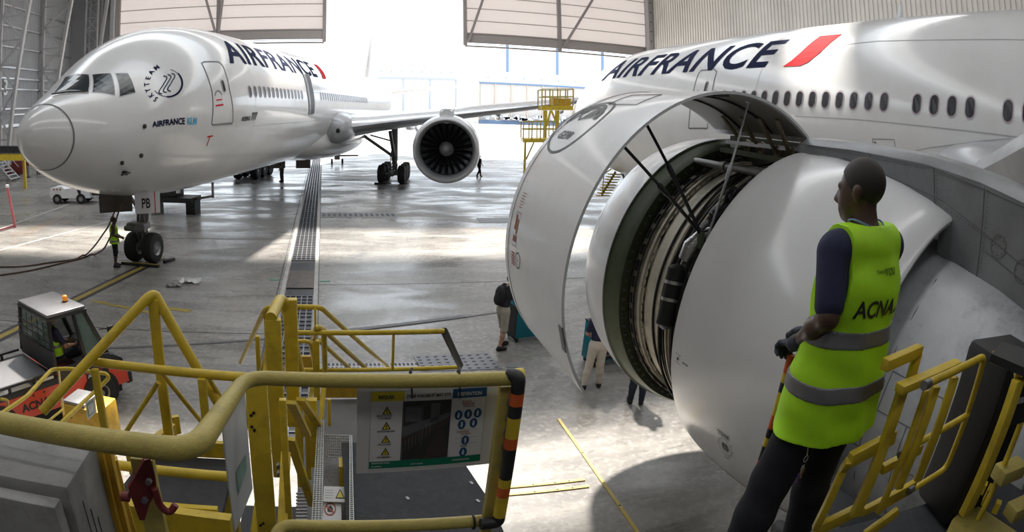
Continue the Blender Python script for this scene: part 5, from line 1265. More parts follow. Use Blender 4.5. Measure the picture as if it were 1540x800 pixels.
# perforated trough with taped notices
TR_ = thing('perforated_trough', 'pale perforated metal trough running down beside the dark deck', 'tray', (.0, 2.2, DK - .3))
def perf(name, a, b, c, d, nu, nv, m=M_perf):
    # a frame of small bars: the holes are real gaps
    mb = MB(); fu = lambda u, v: a * (1 - u) * (1 - v) + b * u * (1 - v) + c * u * v + d * (1 - u) * v
    for i in range(nu + 1): mb.beam(fu(i / nu, 0), fu(i / nu, 1), .0035, .0035)
    for j in range(nv + 1): mb.beam(fu(0, j / nv), fu(1, j / nv), .0045, .0045)
    return mb.build(name, m, TR_, True)
perf('side_wall', G(478, 632, 3.42), G(487, 632, 3.42), G(484, 785, 3.42), G(469, 785, 3.42), 3, 52)
perf('end_wall', G(488, 654, 3.42), G(527, 655, 3.42), G(524, 687, 3.28), G(490, 687, 3.28), 12, 8)
perf('side_wall', G(526, 655, 3.43), G(529, 655, 3.43), G(532, 785, 3.43), G(526, 785, 3.43), 1, 50)
mb = MB(); P = [G(490, 687, 3.24), G(524, 687, 3.24), G(525, 790, 3.24), G(483, 790, 3.24)]; mb.add(P + [p - Vector((0, 0, .01)) for p in P], [(0, 1, 2, 3), (7, 6, 5, 4), (0, 4, 5, 1), (1, 5, 6, 2), (2, 6, 7, 3), (3, 7, 4, 0)]); mb.build('trough_floor', mat('dull_perforated', (.13, .13, .125), .5, var=.3, vscale=40), TR_, True)
def poster(label, pts, z, shapes, name='paper_notice'):
    P = [G(x, y, z) for x, y in pts]; t = thing(name, label, 'notice', tuple(P[3]))
    f = lambda l: (lambda u, v: P[3] * (1 - u) * (1 - v) + P[2] * u * (1 - v) + P[1] * u * v + P[0] * (1 - u) * v + Vector((0, 0, l)))
    mb = MB(); g = f(0); g2 = f(-.003); c4 = [(0, 0), (1, 0), (1, 1), (0, 1)]; mb.add([g(*c) for c in c4] + [g2(*c) for c in c4], [(0, 1, 2, 3), (7, 6, 5, 4), (0, 4, 5, 1), (1, 5, 6, 2), (2, 6, 7, 3), (3, 7, 4, 0)]); mb.build('sheet', M_paper, t, True)
    for nm, polys, m, l in shapes: mb = MB(); put(mb, flat(polys), f(l)); mb.build(nm, m, t, True, fixn=False)
    return t
poster('paper notice with yellow warning triangle lying in the perforated trough', [(487, 731), (522, 732), (522, 755), (486, 754)], 3.36, [('warning_triangle', [[(.5, .2), (.92, .2), (.7, .85)]], M_ink, .001), ('triangle_fill', [[(.57, .27), (.85, .27), (.7, .72)]], M_signyellow, .002), ('text_lines', sum([rect(.06, .2 + .17 * k, .42, .25 + .17 * k) for k in range(4)], []), M_lettergrey, .001)])
poster('paper notice with a red prohibition ring and a hand lying below the triangle notice', [(487, 754), (513, 754), (514, 795), (484, 795)], 3.34, [('prohibition_ring', ringpoly(.38, .7, .26, .33, 24, sy=.75) + seg(.15, .82, .6, .56, .06), M_rust, .002), ('hand_shape', [[(.25, .6), (.5, .58), (.55, .7), (.42, .84), (.22, .76)]], M_black, .001), ('text_lines', sum([rect(.1, .08 + .09 * k, .8, .11 + .09 * k) for k in range(3)], []), M_rust, .001)])
# dark vent below the deck edge
mb = MB()
for k in range(10): a = G(445, 742 + 5 * k, 3.0); b = G(462, 742 + 5 * k, 3.0); mb.beam(a, b, .008, .01)
tag(mb.build('stair_tread', M_galv), 'narrow slotted metal stair tread low down between the yellow plates', 'stair tread')

# ---------------------------------------------------------------- right of the picture: gate, striped post and ladder
st = thing('striped_post', 'yellow and red banded pole under the gloved hand of the nearest man', 'pole', (1.5, 1.4, DK))
tp = G(1190, 534, 4.39); zz = ZAT(1122, 700, tp)
BD = [(0, .14, 1), (.14, .22, 0), (.22, .3, 2), (.3, .5, 0), (.5, .62, 1), (.62, .70, 2), (.70, .78, 0), (.78, .92, 2), (.92, 1.06, 1), (1.06, 1.3, 0)]
for t0, t1, k in BD: mb = MB(); mb.tube([(tp.x, tp.y, tp.z - (tp.z - zz) * t0), (tp.x, tp.y, tp.z - (tp.z - zz) * t1)], .019, 16); mb.build('band', [M_yellow, M_orange, M_black][k], st, True)
q = G(1192, 537, 4.38); mb = MB(); mb.box((q.x + .012, q.y - .045, 4.0), (.045, .03, 0.95), R(-40), 0, .004); mb.build('flat_post', M_orangeyellow, st, True)
mb = MB(); qa = G(1212, 540, 4.34); mb.tube([qa + Vector((.0, 0, .02)), qa + Vector((.02, -.01, 0)), qa + Vector((.03, -.012, -.05))], .005, 8); mb.build('catch', M_bolt, st, True)

gt = thing('gate', 'folding yellow gate of bars and tubes behind the nearest man', 'gate', (2.2, 1.0, DK))
def vbar(x1, y1, z1, x2, y2, w, nm='upright', m=M_yellow): mb = MB(); post(mb, x1, y1, z1, x2, y2, w, w * .7, R(-25)); mb.build(nm, m, gt, True)
def bar(pts, w, h, nm='flat_bar', m=M_yellow):
    mb = MB(); P = [G(*p) for p in pts]
    for a_, b_ in zip(P[:-1], P[1:]): mb.beam(a_, b_, w, h, bev=.004)
    mb.build(nm, m, gt, True)
def tb(pts, r, nm='tube', m=M_yellow): mb = MB(); mb.tube(fillet([G(*p) for p in pts], .06, 5), r, 14); mb.build(nm, m, gt, True)
vbar(1360, 577, 4.42, 1284, 775, .050, 'main_post'); 
bar([(1330, 549, 4.5), (1383, 526, 4.5)], .04, .045); vbar(1380, 530, 4.49, 1364, 575, .045)
bar([(1352, 585, 4.42), (1440, 547, 4.44)], .05, .035)
vbar(1393, 586, 4.40, 1320, 772, .030); vbar(1408, 580, 4.42, 1350, 734, .042); vbar(1436, 566, 4.44, 1378, 722, .042)
tb([(1394, 577, 4.48), (1481, 535, 4.48), (1455, 622, 4.15), (1423, 704, 3.80), (1322, 765, 3.72)], .0165)
tb([(1455, 624, 4.15), (1362, 676, 4.1)], .0165)
bar([(1326, 706, 4.02), (1385, 674, 4.06)], .03, .045); bar([(1297, 770, 3.78), (1376, 727, 3.8)], .03, .045)
bar([(1345, 655, 4.18), (1278, 692, 4.12)], .035, .06); bar([(1278, 692, 4.12), (1268, 706, 4.06), (1226, 795, 3.75)], .035, .035)
bar([(1226, 797, 3.72), (1290, 766, 3.78)], .035, .06); bar([(1300, 805, 3.62), (1350, 768, 3.72)], .03, .05)
mb = MB()
for p in ((1394, 578, 4.49), (1358, 683, 4.12), (1370, 737, 3.8)): mb.lathe([(-.025, 0), (-.025, .018), (.02, .018), (.02, 0)], G(*p), 'x', 12)
mb.build('pivot_bolt', M_bolt, gt, True)
# ladder frame at the far right
ld = thing('ladder_frame', 'yellow ladder frame with dark pads cut by the right edge', 'ladder', (2.8, .75, DK))
def lb_(nm, m, fn): mb = MB(); fn(mb); return mb.build(nm, m, ld, True)
lb_('side_post', M_yellow, lambda mb: post(mb, 1532, 570, 4.55, 1456, 775, .065, .04, R(-15)))
lb_('side_post', M_yellow, lambda mb: post(mb, 1548, 600, 4.3, 1487, 790, .03, .03, R(-15)))
lb_('top_pad', M_rubber, lambda mb: mb.prism([tuple(G(x, y, 4.60).xy) for x, y in ((1491, 532), (1507, 513), (1560, 532), (1548, 556))], 4.57, 4.60))
lb_('pad_rim', M_yellow, lambda mb: (mb.beam(G(1491, 536, 4.555), G(1550, 560, 4.555), .025, .04), mb.beam(G(1530, 566, 4.5), G(1538, 545, 4.56), .04, .05)))
for (xa, ya, za) in ((1500, 702, 3.95), (1516, 758, 3.72)): lb_('tread', M_yellowold, lambda mb: mb.box(G(xa + 18, ya + 6, za), (.22, .11, .07), R(-18), 0, .008))
lb_('base_plate', M_yellowold, lambda mb: mb.prism([tuple(G(x, y, 3.5).xy) for x, y in ((1458, 752), (1530, 800), (1500, 830), (1420, 812), (1432, 782))], 3.44, 3.5))
lb_('link_bracket', M_yellow, lambda mb: (mb.box(G(1487, 745, 3.72), (.08, .05, .09), R(20)), mb.box(G(1499, 762, 3.62), (.05, .04, .06), R(20)), mb.box(G(1478, 733, 3.8), (.05, .04, .05), R(20))))
lb_('rear_pad', M_rubber, lambda mb: mb.box(G(1532, 618, 4.25), (.16, .05, .10), R(-20)))
# dark rubber fender behind the gate and ladder
a = G(1497, 540, 4.5); z2 = ZAT(1440, 752, a)
a = D_(1500, 532, 3.25); mb = MB(); mb.box((a.x + .22, a.y + .0, (a.z + 3.41) / 2), (.45, .40, a.z - 3.41), R(-18), 0, .05); tag(mb.build('rubber_fender', mat('fender_black', (.0045, .004, .004), .6, var=.4, vscale=4)), 'large dark rubber buffer between the folding gate and the ladder', 'buffer')
# ---------------------------------------------------------------- people. local frame: y is where the person faces, x their right
def cross(a, b): return np.cross(a, b)
def hand_prims(w, d, nrm, side, curl=.4, s=1.0, rad=.0095):
    # w wrist, d direction of the palm, nrm palm normal (palm side), side = direction from little finger to index
    w = np.array(w, float); d = np.array(d, float); d /= np.linalg.norm(d); nrm = np.array(nrm, float); nrm -= d * (nrm @ d); nrm /= np.linalg.norm(nrm); sd = np.array(side, float); sd -= d * (sd @ d) + nrm * (sd @ nrm); sd /= np.linalg.norm(sd)
    P = [ecap_(w + d * .01 * s, w + d * .085 * s, (.028 * s, .016 * s), (.042 * s, .014 * s), sd)]
    for k, (off_, ln) in enumerate(((.033, .072), (.011, .080), (-.011, .075), (-.032, .060))):
        p = w + d * .088 * s + sd * off_ * s; a = curl * .5; 
        for j, f in enumerate((.45, .32, .25)):
            a2 = a + curl * (j * 1.0); q = p + (d * math.cos(a2) + nrm * math.sin(a2)) * ln * f * s * 1.05; P.append(cap_(p, q, rad * s * (1 - .08 * j), rad * s * (.94 - .08 * j))); p = q
    p = w + d * .03 * s + sd * .030 * s; q = p + (d * .65 + sd * .75) / 1 * .036 * s + nrm * .008 * s; r = q + (d * .9 + sd * .25 + nrm * .45 * (curl + .2)) * .032 * s; P += [cap_(p, q, rad * 1.25 * s, rad * 1.15 * s), cap_(q, r, rad * 1.15 * s, rad * .95 * s)]
    return P
BASE = dict(pel=(0, 0, .94), wai=(0, .0, 1.10), che=(0, .0, 1.30), nek=(0, -.005, 1.46), hed=(0, .02, 1.64), shL=(-.185, -.005, 1.42), shR=(.185, -.005, 1.42), elL=(-.24, -.03, 1.14), elR=(.24, -.03, 1.14), wrL=(-.24, .06, .90), wrR=(.24, .06, .90), hiL=(-.09, 0, .92), hiR=(.09, 0, .92), knL=(-.10, .02, .50), knR=(.10, .02, .50), anL=(-.11, -.02, .09), anR=(.11, -.02, .09))
BULK = 1.0
BAG = .022
def person(name, label, loc, az, pose={}, h=.016, skin=None, top=None, top_sleeve=.55, legs=None, leg_len=1.0, vest=False, shoes=None, hair='short', head_turn=0.0, head_tilt=0.0, scale=1.0, group=None, hem=.86, extras=True, gloves=False, hand=None, curl=.5, cat='person', z0=0.0, seated=False):
    J = {k: np.array(v, float) for k, v in BASE.items()}
    for k, v in pose.items(): J[k] = np.array(v, float)
    root = thing(name, label, cat, tuple(loc), R(-az), group)
    root.scale = (scale,) * 3; WM[root] = WM[root] @ Matrix.Scale(scale, 4)
    skin = skin or M_skinb
    ux = np.array([1.0, 0, 0])
    B = BULK; torso = [ecap_(J['pel'] + [0, 0, -.02], J['wai'], (.155 * B, .115), (.14 * B, .10), ux), ecap_(J['wai'], J['che'], (.14 * B, .10), (.165 * B, .118), ux), ecap_(J['che'], J['che'] * .35 + J['nek'] * .65, (.165 * B, .118), (.13 * B, .085), ux), cap_(J['nek'] + [0, -.005, -.04], J['shL'] * .85 + J['nek'] * .15, .055, .058), cap_(J['nek'] + [0, -.005, -.04], J['shR'] * .85 + J['nek'] * .15, .055, .058)]
    A = Matrix.Rotation(R(head_turn), 3, 'Z') @ Matrix.Rotation(R(head_tilt), 3, 'X'); A = np.array(A)
    hc = J['hed']
    def hp(x, y, z): return hc + A @ np.array([x, y, z])
    head = [ell_(hp(0, -.012, .035), (.077, .096, .088), A), ell_(hp(0, .025, -.035), (.058, .068, .068), A), cap_(hp(0, .078, -.082), hp(0, .060, -.088), .022, .024), ell_(hp(0, .055, -.02), (.052, .045, .07), A)]
    feat = [cap_(hp(0, .098, .012), hp(0, .116, -.022), .010, .0145), cap_(hp(-.012, .106, -.026), hp(.012, .106, -.026), .010, .010), cap_(hp(-.034, .086, .028), hp(.034, .086, .028), .011, .011), cap_(hp(-.018, .094, -.052), hp(.018, .094, -.052), .008, .008), cap_(hp(-.016, .092, -.063), hp(.016, .092, -.063), .009, .009)]
    for sx in (-1, 1): feat += [ell_(hp(.077 * sx, -.008, -.005), (.011, .020, .032), A), ell_(hp(.082 * sx, -.014, .006), (.009, .016, .022), A)]
    eyes = [ell_(hp(.030 * sx, .096, .010), (.015, .012, .010), A) for sx in (-1, 1)]
    hd0 = smin(head, .03); hd1 = smin([hd0] + feat, .010)
    hd = lambda p: np.maximum(hd1(p), -(smin(eyes, .004)(p) + .001))
    neck = [cap_(J['nek'] + [0, 0, -.03], hp(0, -.01, -.05), .060, .054)]
    arm = {}
    for s in 'LR': arm[s] = [cap_(J['sh' + s], J['el' + s], .053, .040), cap_(J['el' + s], J['el' + s] * .6 + J['wr' + s] * .4, .040, .040), cap_(J['el' + s] * .6 + J['wr' + s] * .4, J['wr' + s], .040, .026)]
    leg = {}
    for s in 'LR': leg[s] = [cap_(J['hi' + s], J['kn' + s], .088, .058), cap_(J['kn' + s], J['kn' + s] * .62 + J['an' + s] * .38, .056, .056), cap_(J['kn' + s] * .62 + J['an' + s] * .38, J['an' + s], .056, .036)]
    hands = []
    for s, sg in (('L', -1), ('R', 1)):
        spec = (hand or {}).get(s); w = J['wr' + s]; d = w - J['el' + s]; d = d / np.linalg.norm(d)
        if spec: hands += hand_prims(w, spec[0], spec[1], spec[2], spec[3] if len(spec) > 3 else curl)
        else: hands += hand_prims(w, d, (-sg, 0, 0), (0, .8, .6), curl)
    feet = []
    for s in 'LR':
        a = J['an' + s]; f = np.array([.15 * (1 if s == 'R' else -1), 1, 0]); f /= np.linalg.norm(f); kz = np.array([0, 0, 1.0])
        if seated or abs(a[2] - .09) > .02: f = np.array([0, .92, -.3 * (a[2] > .1)]); f /= np.linalg.norm(f)
        feet += [cap_(a + f * -.03 + kz * -.045, a + f * .15 + kz * -.055, .040, .033), cap_(a, a + f * .09 + kz * -.04, .040, .034)]
    body = smin(torso + neck + arm['L'] + arm['R'] + leg['L'] + leg['R'] + feet, .03)
    fb = smin([body, hd], .018); fh = smin(hands, .006)
    full = smin([fb, fh], .012) if not gloves else fb
    allp = np.array(list(J.values())); lo = allp.min(0) - .26; hi = allp.max(0) + .28; lo[2] = max(-.02, lo[2])
    hi[2] = J['hed'][2] + .16
    if seated: lo[2] = J['pel'][2] - .5
    b = sdf_obj('body', full, lo, hi, h, skin, root)
    to = smin(torso + [arm[s][0] for s in 'LR'], .03)
    if top:
        cuts = [half((0, 0, -1), -hem)]
        tops = smin(torso, .03)
        sl = []
        for s in 'LR':
            a, e = J['sh' + s], J['el' + s]; q = a + (e - a) * min(1, top_sleeve * 1.3); sl.append(cap_(a, q, .062, .056))
            if top_sleeve > .9: sl.append(cap_(e, J['wr' + s] * .85 + e * .15, .053, .04))
        f = smin([off(tops, .013)] + [off(x, .004) for x in sl], .025)
        nk = J['nek']; f2 = lambda p: np.maximum(np.maximum(f(p), hem - p[:, 2]), .062 - np.linalg.norm((p - (nk + np.array([0, .0, .045]))), axis=1))
        sdf_obj('shirt', f2, lo, hi, h, top, root)
    if legs:
        zc_ = J['knL'][2] * (1 - leg_len) * 1.0
        pf = smin([off(ecap_(J['pel'] + [0, 0, -.02], J['wai'] * .6 + J['pel'] * .4, (.155, .115), (.15, .11), ux), .014)] + [off(g, BAG) for s in 'LR' for g in leg[s][:3]], .03)
        zcut = .045 if leg_len >= 1 else .50 - .5 * (leg_len - .5) * 2
        ztop = J['pel'][2] + .10
        g2 = (lambda p: np.maximum(pf(p), p[:, 2] - ztop)) if seated else (lambda p: np.maximum(np.maximum(pf(p), zcut - p[:, 2]), p[:, 2] - ztop))
        sdf_obj('trousers' if leg_len >= 1 else 'shorts', g2, lo, hi, h, legs, root)
    if shoes: sdf_obj('shoes', lambda p: np.maximum(off(smin(feet, .03), .010)(p), p[:, 2] - J['anL'][2] - .035 if not seated else p[:, 2] - 9), np.array([lo[0], lo[1], max(0.0, lo[2])]), np.array([hi[0], hi[1], J['anL'][2] + .12]), min(h, .012), shoes, root)
    if hair:
        hs = {'short': .004, 'full': .014}[hair]; fwd = A @ np.array([0, 1, 0]); up = A @ np.array([0, 0, 1])
        hf = lambda p: np.maximum(np.maximum(hd0(p) - hs, -((p - hc) @ up - .0 + np.maximum(0, -((p - hc) @ fwd)) * .8 - .0)), ((p - hc) @ fwd) * .75 - ((p - hc) @ up) * .55 - .012)
        sdf_obj('hair', hf, hc - .16, hc + .17, min(h, .008), M_hair, root)
    vf = None
    if vest:
        bz = hem - .10 if vest is True else vest
        def flare(p): t = np.clip((1.15 - p[:, 2]) / .45, 0, 1); return .026 + .042 * t + (.002 + .005 * t) * np.sin(p[:, 0] * 34 + p[:, 2] * 9) + .002 * np.sin(p[:, 2] * 45 + p[:, 0] * 20)
        low = ecap_(J['pel'] + [0, 0, -.30], J['che'] - [0, 0, .04], (.165 * B, .125), (.160 * B, .112), ux)
        vt = smin(torso + [low], .04)
        base = lambda p: vt(p) - flare(p)
        nk = J['nek']
        def vf(p):
            f = base(p); f = np.maximum(f, bz - p[:, 2]); f = np.maximum(f, p[:, 2] - nk[2] - .03)
            ah = np.where(p[:, 2] > 1.16, np.abs(p[:, 0]) - (.178 * B - .035 * np.clip((p[:, 2] - 1.16) / .2, 0, 1)), -1); f = np.maximum(f, ah)
            return np.maximum(f, .072 - np.linalg.norm(p - (nk + np.array([0, .025, .045])), axis=1))
        hv = min(h, .010) if h > .009 else .006
        v = sdf_obj('vest', vf, lo, hi, hv, M_vest, root)
        for za, zb in ((1.105, 1.17), (.905, .97)):
            sdf_obj('reflective_band', lambda p, za=za, zb=zb: np.maximum(np.maximum(vf(p) - .004, za - p[:, 2]), p[:, 2] - zb), np.array([lo[0], lo[1], za - .03]), np.array([hi[0], hi[1], zb + .03]), hv, M_reflect, v)
    return root, J, vf, A, hc

# nearest man on the platform
c = D_(1289, 440, 2.38); BX, BY = c.x, c.y
hw_ = G(1192, 516, 4.465); MA = 3.0
fwd = Vector((math.sin(R(MA)), math.cos(R(MA)), 0)); rgt = Vector((math.cos(R(MA)), -math.sin(R(MA)), 0)); SCM = 1.012
rel = Vector((hw_.x - BX, hw_.y - BY, 0)); wl_ = (rel.dot(rgt) / SCM, rel.dot(fwd) / SCM - .02, (4.455 - DK) / SCM + .015)
wr_ = (wl_[0] + .20, wl_[1] + .10, wl_[2] + .0)
pose = dict(nek=(0, .0, 1.495), shL=(-.198, .0, 1.430), shR=(.198, .01, 1.430), elL=(wl_[0] - .045, wl_[1] - .19, 1.225), elR=(.22, .10, 1.24), wrL=wl_, wrR=wr_, anL=(-.30, -.02, .09), anR=(.14, .02, .09), knL=(-.19, .03, .5), knR=(.12, .05, .5), hed=(-.01, .045, 1.630))
BULK = 1.12; BAG = .034
man, J, vf, HA, HC = person('person', 'man in a lime ACNA vest standing with a gloved hand on the striped pole', (BX, BY, DK), MA, pose, h=.0085, skin=M_skinb, top=M_shirt, top_sleeve=.62, legs=M_trouser, vest=.735, shoes=M_shoe, hair='short', head_turn=20, head_tilt=-8, scale=SCM, gloves=True, hem=.84)
BULK = 1.0; BAG = .022
def glove(w, e, s):
    d = np.array([.25 * s, .75, -.25]); P = hand_prims(w, d, (0, -.15, -1), (-.9 * s if s < 0 else .9, .3, 0), .95, 1.04, .0115)
    cuff = cap_(np.array(w) - (np.array(w) - np.array(e)) * .12, np.array(w) + d * .02, .034, .033)
    return smin(P + [cuff], .007)
for s, nm in ((1, 'L'), (-1, 'R')):
    w = np.array(J['wr' + nm]); g = glove(w, J['el' + nm], s); ob = sdf_obj('glove', g, w - .14, w + .16, .0042, mat('glove_navy_grey', (.022, .025, .045), .8, var=.4, vscale=20, dirt=(.18, .17, .17), dscale=25, damt=.8), man)
# lettering on the back of the vest, laid against the cloth
def onback(fn, x, z, lift=.003):
    y = -.45
    q = np.array([[x, y, z]])
    for _ in range(60):
        d = float(fn(q)[0])
        if d < .0006: break
        q[0, 1] += max(d * .7, .0006)
        if q[0, 1] > .1: q[0, 1] = -.06; break
    return (q[0, 0], q[0, 1] - lift, q[0, 2])
lf = letters('ACNA', .086, .0020, 0, .95, .02); mb = MB(); xs = [u for u, v in lf[0]]
put(mb, ([(u - max(xs) / 2, v) for u, v in lf[0]], lf[1]), lambda u, v: onback(vf, u - .03, 1.225 + v)); put(mb, flat([[(0, 0), (.03, 0), (.03, .022)]]), lambda u, v: onback(vf, u + .09, 1.225 + v)); mb.build('vest_lettering', M_black, man, fixn=False)
mb = MB(); lf = letters('YOU', .034, .001, 0, 1, .012); put(mb, lf, lambda u, v: onback(vf, u - .0, 1.368 + v)); lf = letters('THANK', .016, .0004, 0, 1, .012); put(mb, lf, lambda u, v: onback(vf, u - .05, 1.375 + v)); mb.build('vest_print', mat('print_olive', (.12, .20, .02), .6), man, fixn=False)
# shirt collar and lanyard
nk = J['nek']; mb = MB(); mb.loft([[(nk[0] + r * math.cos(t), nk[1] - .0 + r * 1.05 * math.sin(t), nk[2] + z + .012 * math.sin(t)) for t in np.linspace(0, 2 * math.pi, 29)[:-1]] for r, z in ((.078, -.03), (.071, .0), (.067, .024), (.072, .026), (.082, -.03))], cap0=False, cap1=False); mb.build('shirt_collar', M_shirt, man)
mb = MB(); mb.tube([(nk[0] + .075 * math.cos(t), nk[1] + .01 + .082 * math.sin(t), nk[2] + .030 + .012 * math.cos(t * 2)) for t in np.linspace(0, 2 * math.pi, 25)[:-1]], .004, 6, closed=True); mb.build('lanyard', mat('lanyard_blue', (.15, .25, .45), .5), man)
# keys on his belt
kr = G(1218, 690, 4.10); kp = D_(1212, 690, 2.16)
kt = thing('key_ring', 'bunch of keys clipped on the dark trousers of the nearest man', 'keys', tuple(kp))
mb = MB(); mb.tube([kp + Vector((.012 * math.cos(t), -.0, .014 * math.sin(t))) for t in np.linspace(0, 2 * math.pi, 15)[:-1]], .0018, 6, closed=True); mb.tube([kp + Vector((0, 0, .014)), kp + Vector((.01, .02, .05))], .002, 6); mb.build('ring', M_galv, kt, True)
for dx, dz, m in ((-.006, -.035, M_galv), (.004, -.05, mat('key_brass', (.35, .25, .14), .4, metal=.7)), (-.012, -.07, mat('fob_purple', (.14, .06, .22), .5))):
    mb = MB(); q = kp + Vector((dx, -.004, dz)); mb.box(q, (.016, .003, .022), None, 0, .001); mb.box(q + Vector((0, 0, -.022)), (.006, .003, .03)); mb.build('key', m, kt, True)

# man at the nose wheel
p = G(175, 401); nm_, *_ = person('person', 'man in a yellow vest looking up beside the nose wheel of the left airliner', (p.x, p.y, 0), 75, dict(elL=(-.22, .0, 1.16), elR=(.22, .0, 1.16), wrL=(-.1, .25, 1.02), wrR=(.12, .26, 1.04)), h=.014, skin=M_skinb, top=M_black, legs=M_trouser, leg_len=.6, vest=.84, shoes=M_shoe, hair='short', head_tilt=28, curl=.9)
# man with backpack and shorts
p = G(752, 524); bk, JB, *_ = person('person', 'man in khaki shorts with a black rucksack leaning on the teal cabinet', (p.x, p.y, 0), 72, dict(che=(0, .06, 1.30), nek=(0, .11, 1.46), hed=(0, .17, 1.62), shL=(-.18, .10, 1.42), shR=(.18, .10, 1.42), elL=(-.22, .26, 1.2), elR=(.22, .22, 1.18), wrL=(-.14, .48, 1.08), wrR=(.16, .44, 1.04), anL=(-.12, .14, .09), knL=(-.11, .1, .5), anR=(.11, -.10, .09), knR=(.10, .0, .5)), h=.012, skin=M_skinw, top=mat('charcoal_cloth', (.02, .022, .03), .85), legs=M_beige, leg_len=.55, shoes=M_shoe, hair='full', curl=.6)
rs = thing('backpack', 'round black rucksack worn by the man in khaki shorts', 'bag', (p.x, p.y, 1.15), R(-72))
sdf_obj('pack_body', smin([ell_((0, -.10, .14), (.155, .12, .23)), ell_((0, -.19, .05), (.11, .06, .13))], .03), (-.2, -.3, -.12), (.2, .1, .42), .012, mat('nylon_black', (.012, .012, .014), .7, bump=.2, bscale=80), rs)
mb = MB()
for sx in (-.09, .09): mb.tube([(sx, -.05, .33), (sx, .08, .36), (sx * 1.2, .20, .25), (sx * 1.3, .16, .05), (sx, -.02, -.02)], .014, 8)
mb.tube([(0, -.06, .35), (0, -.04, .42), (0, .0, .36)], .008, 6); mb.build('shoulder_straps', M_rubber, rs)
# man in white trousers
p = G(887, 583); wt, *_ = person('person', 'man in cream trousers and navy shirt standing behind the engine, seen from the back', (p.x + .05, p.y, 0), 12, dict(elL=(-.25, .03, 1.15), elR=(.24, .1, 1.16), wrL=(-.16, .20, 1.06), wrR=(.1, .3, 1.12), anL=(-.19, -.04, .09), knL=(-.13, .01, .5), anR=(.14, .03, .09)), h=.012, skin=M_skinw, top=M_shirt, legs=M_cream, shoes=M_shoe, hair='short')
p = G(955, 606); lg, *_ = person('person', 'man in dark clothes, only his legs visible below the open engine', (p.x, p.y, 0), 25, dict(elL=(-.24, .12, 1.18), elR=(.24, .12, 1.18), wrL=(-.14, .32, 1.2), wrR=(.12, .32, 1.2)), h=.016, skin=M_skinw, top=M_shirt, legs=mat('dark_blue_cloth', (.015, .02, .04), .85), shoes=M_shoe, hair='short')
p = G(424, 273); person('person', 'dark-clothed person standing under the far airliner beside its hanging gear doors', (p.x, p.y, 0), -60, {}, h=.02, skin=M_skinw, top=M_shirt, legs=mat('olive_cloth', (.06, .06, .05), .9), shoes=M_shoe, hair='short')
p = G(720, 266); person('person', 'dark figure striding behind the engine of the left airliner', (p.x, p.y, 0), 60, dict(anL=(-.1, .30, .12), knL=(-.1, .22, .52), anR=(.1, -.32, .12), knR=(.1, -.05, .50), wrL=(-.2, -.15, .92), wrR=(.2, .2, .95)), h=.02, skin=M_skinw, top=M_trouser, legs=M_trouser, shoes=M_shoe, hair='short')
for (x, y, az, lb, m1, m2) in ((43, 267, 30, 'left of two distant people under the far airliner nose, in red and grey', M_darkred, M_plate), (58, 263, -40, 'right of two distant people under the far airliner nose, in dark clothes', M_shirt, M_trouser)):
    p = G(x, y); person('person', lb, (p.x, p.y, 0), az, {}, h=.026, skin=M_skinw, top=m1, legs=m2, shoes=M_shoe, hair='short', group='distant people at the left')
# ---------------------------------------------------------------- tow tractor, bottom left
TZ = 2.0
rA, rB, rC, rD = G(25.5, 451, TZ), G(79.5, 437.5, TZ), G(130.5, 458.5, TZ), G(69, 475, TZ)
ctr = (rA + rB + rC + rD) / 4; fw = ((rB - rA) + (rC - rD)).normalized(); azt = math.atan2(fw.x, fw.y)
tr = thing('tow_tractor', 'red and black airport tow tractor with a grey cab roof at the left edge', 'tractor', (ctr.x, ctr.y, 0), -azt)
def tp_(nm, m, fn, par=None): mb = MB(); fn(mb); return mb.build(nm, m, par or tr)
hwid = (rD - rA).length / 2; hl = (rB - rA).length / 2; W2 = .72
yr, yf = -hl, hl; zf = 1.02
tp_('cab_roof', M_truckroof, lambda mb: mb.box((0, 0, TZ - .03), (2 * hwid, 2 * hl, .06), None, 0, .02))
tp_('roof_rim', M_truckblack, lambda mb: mb.box((0, 0, TZ - .085), (2 * hwid + .03, 2 * hl + .03, .05), None, 0, .01))
bc = tp_('beacon', M_beacon, lambda mb: mb.lathe([(0, .05), (.03, .052), (.085, .048), (.10, .03), (.105, 0)], (.14, .25, TZ + .015), 'z', 20)); tp_('beacon_base', M_rubber, lambda mb: mb.lathe([(0, .06), (.018, .055), (.018, 0)], (.14, .25, TZ), 'z', 16), bc)
# pillars from body to roof; windshield slopes forward
low = dict(rl=(-W2 + .04, yr - .02, zf), rr=(W2 - .04, yr - .02, zf), ml=(-W2 + .04, .22, zf), mr=(W2 - .04, .22, zf), fl=(-W2 + .06, .72, zf), fr=(W2 - .06, .72, zf))
up = dict(rl=(-hwid + .03, yr + .03, TZ - .1), rr=(hwid - .03, yr + .03, TZ - .1), ml=(-hwid + .02, .14, TZ - .1), mr=(hwid - .02, .14, TZ - .1), fl=(-hwid + .04, yf - .03, TZ - .1), fr=(hwid - .04, yf - .03, TZ - .1))
for k in low: tp_('cab_pillar', M_truckblack, lambda mb: mb.beam(low[k], up[k], .07 if k[0] != 'm' else .04, .07, bev=.008))
def pane(nm, a, b, c, d, m=M_glassgreen): mb = MB(); A_, B_, C_, D__ = map(Vector, (a, b, c, d)); nn = (B_ - A_).cross(D__ - A_).normalized() * .006; mb.add([A_, B_, C_, D__] + [q - nn for q in (A_, B_, C_, D__)], [(0, 1, 2, 3), (7, 6, 5, 4), (0, 4, 5, 1), (1, 5, 6, 2), (2, 6, 7, 3), (3, 7, 4, 0)]); return mb.build(nm, m, tr)
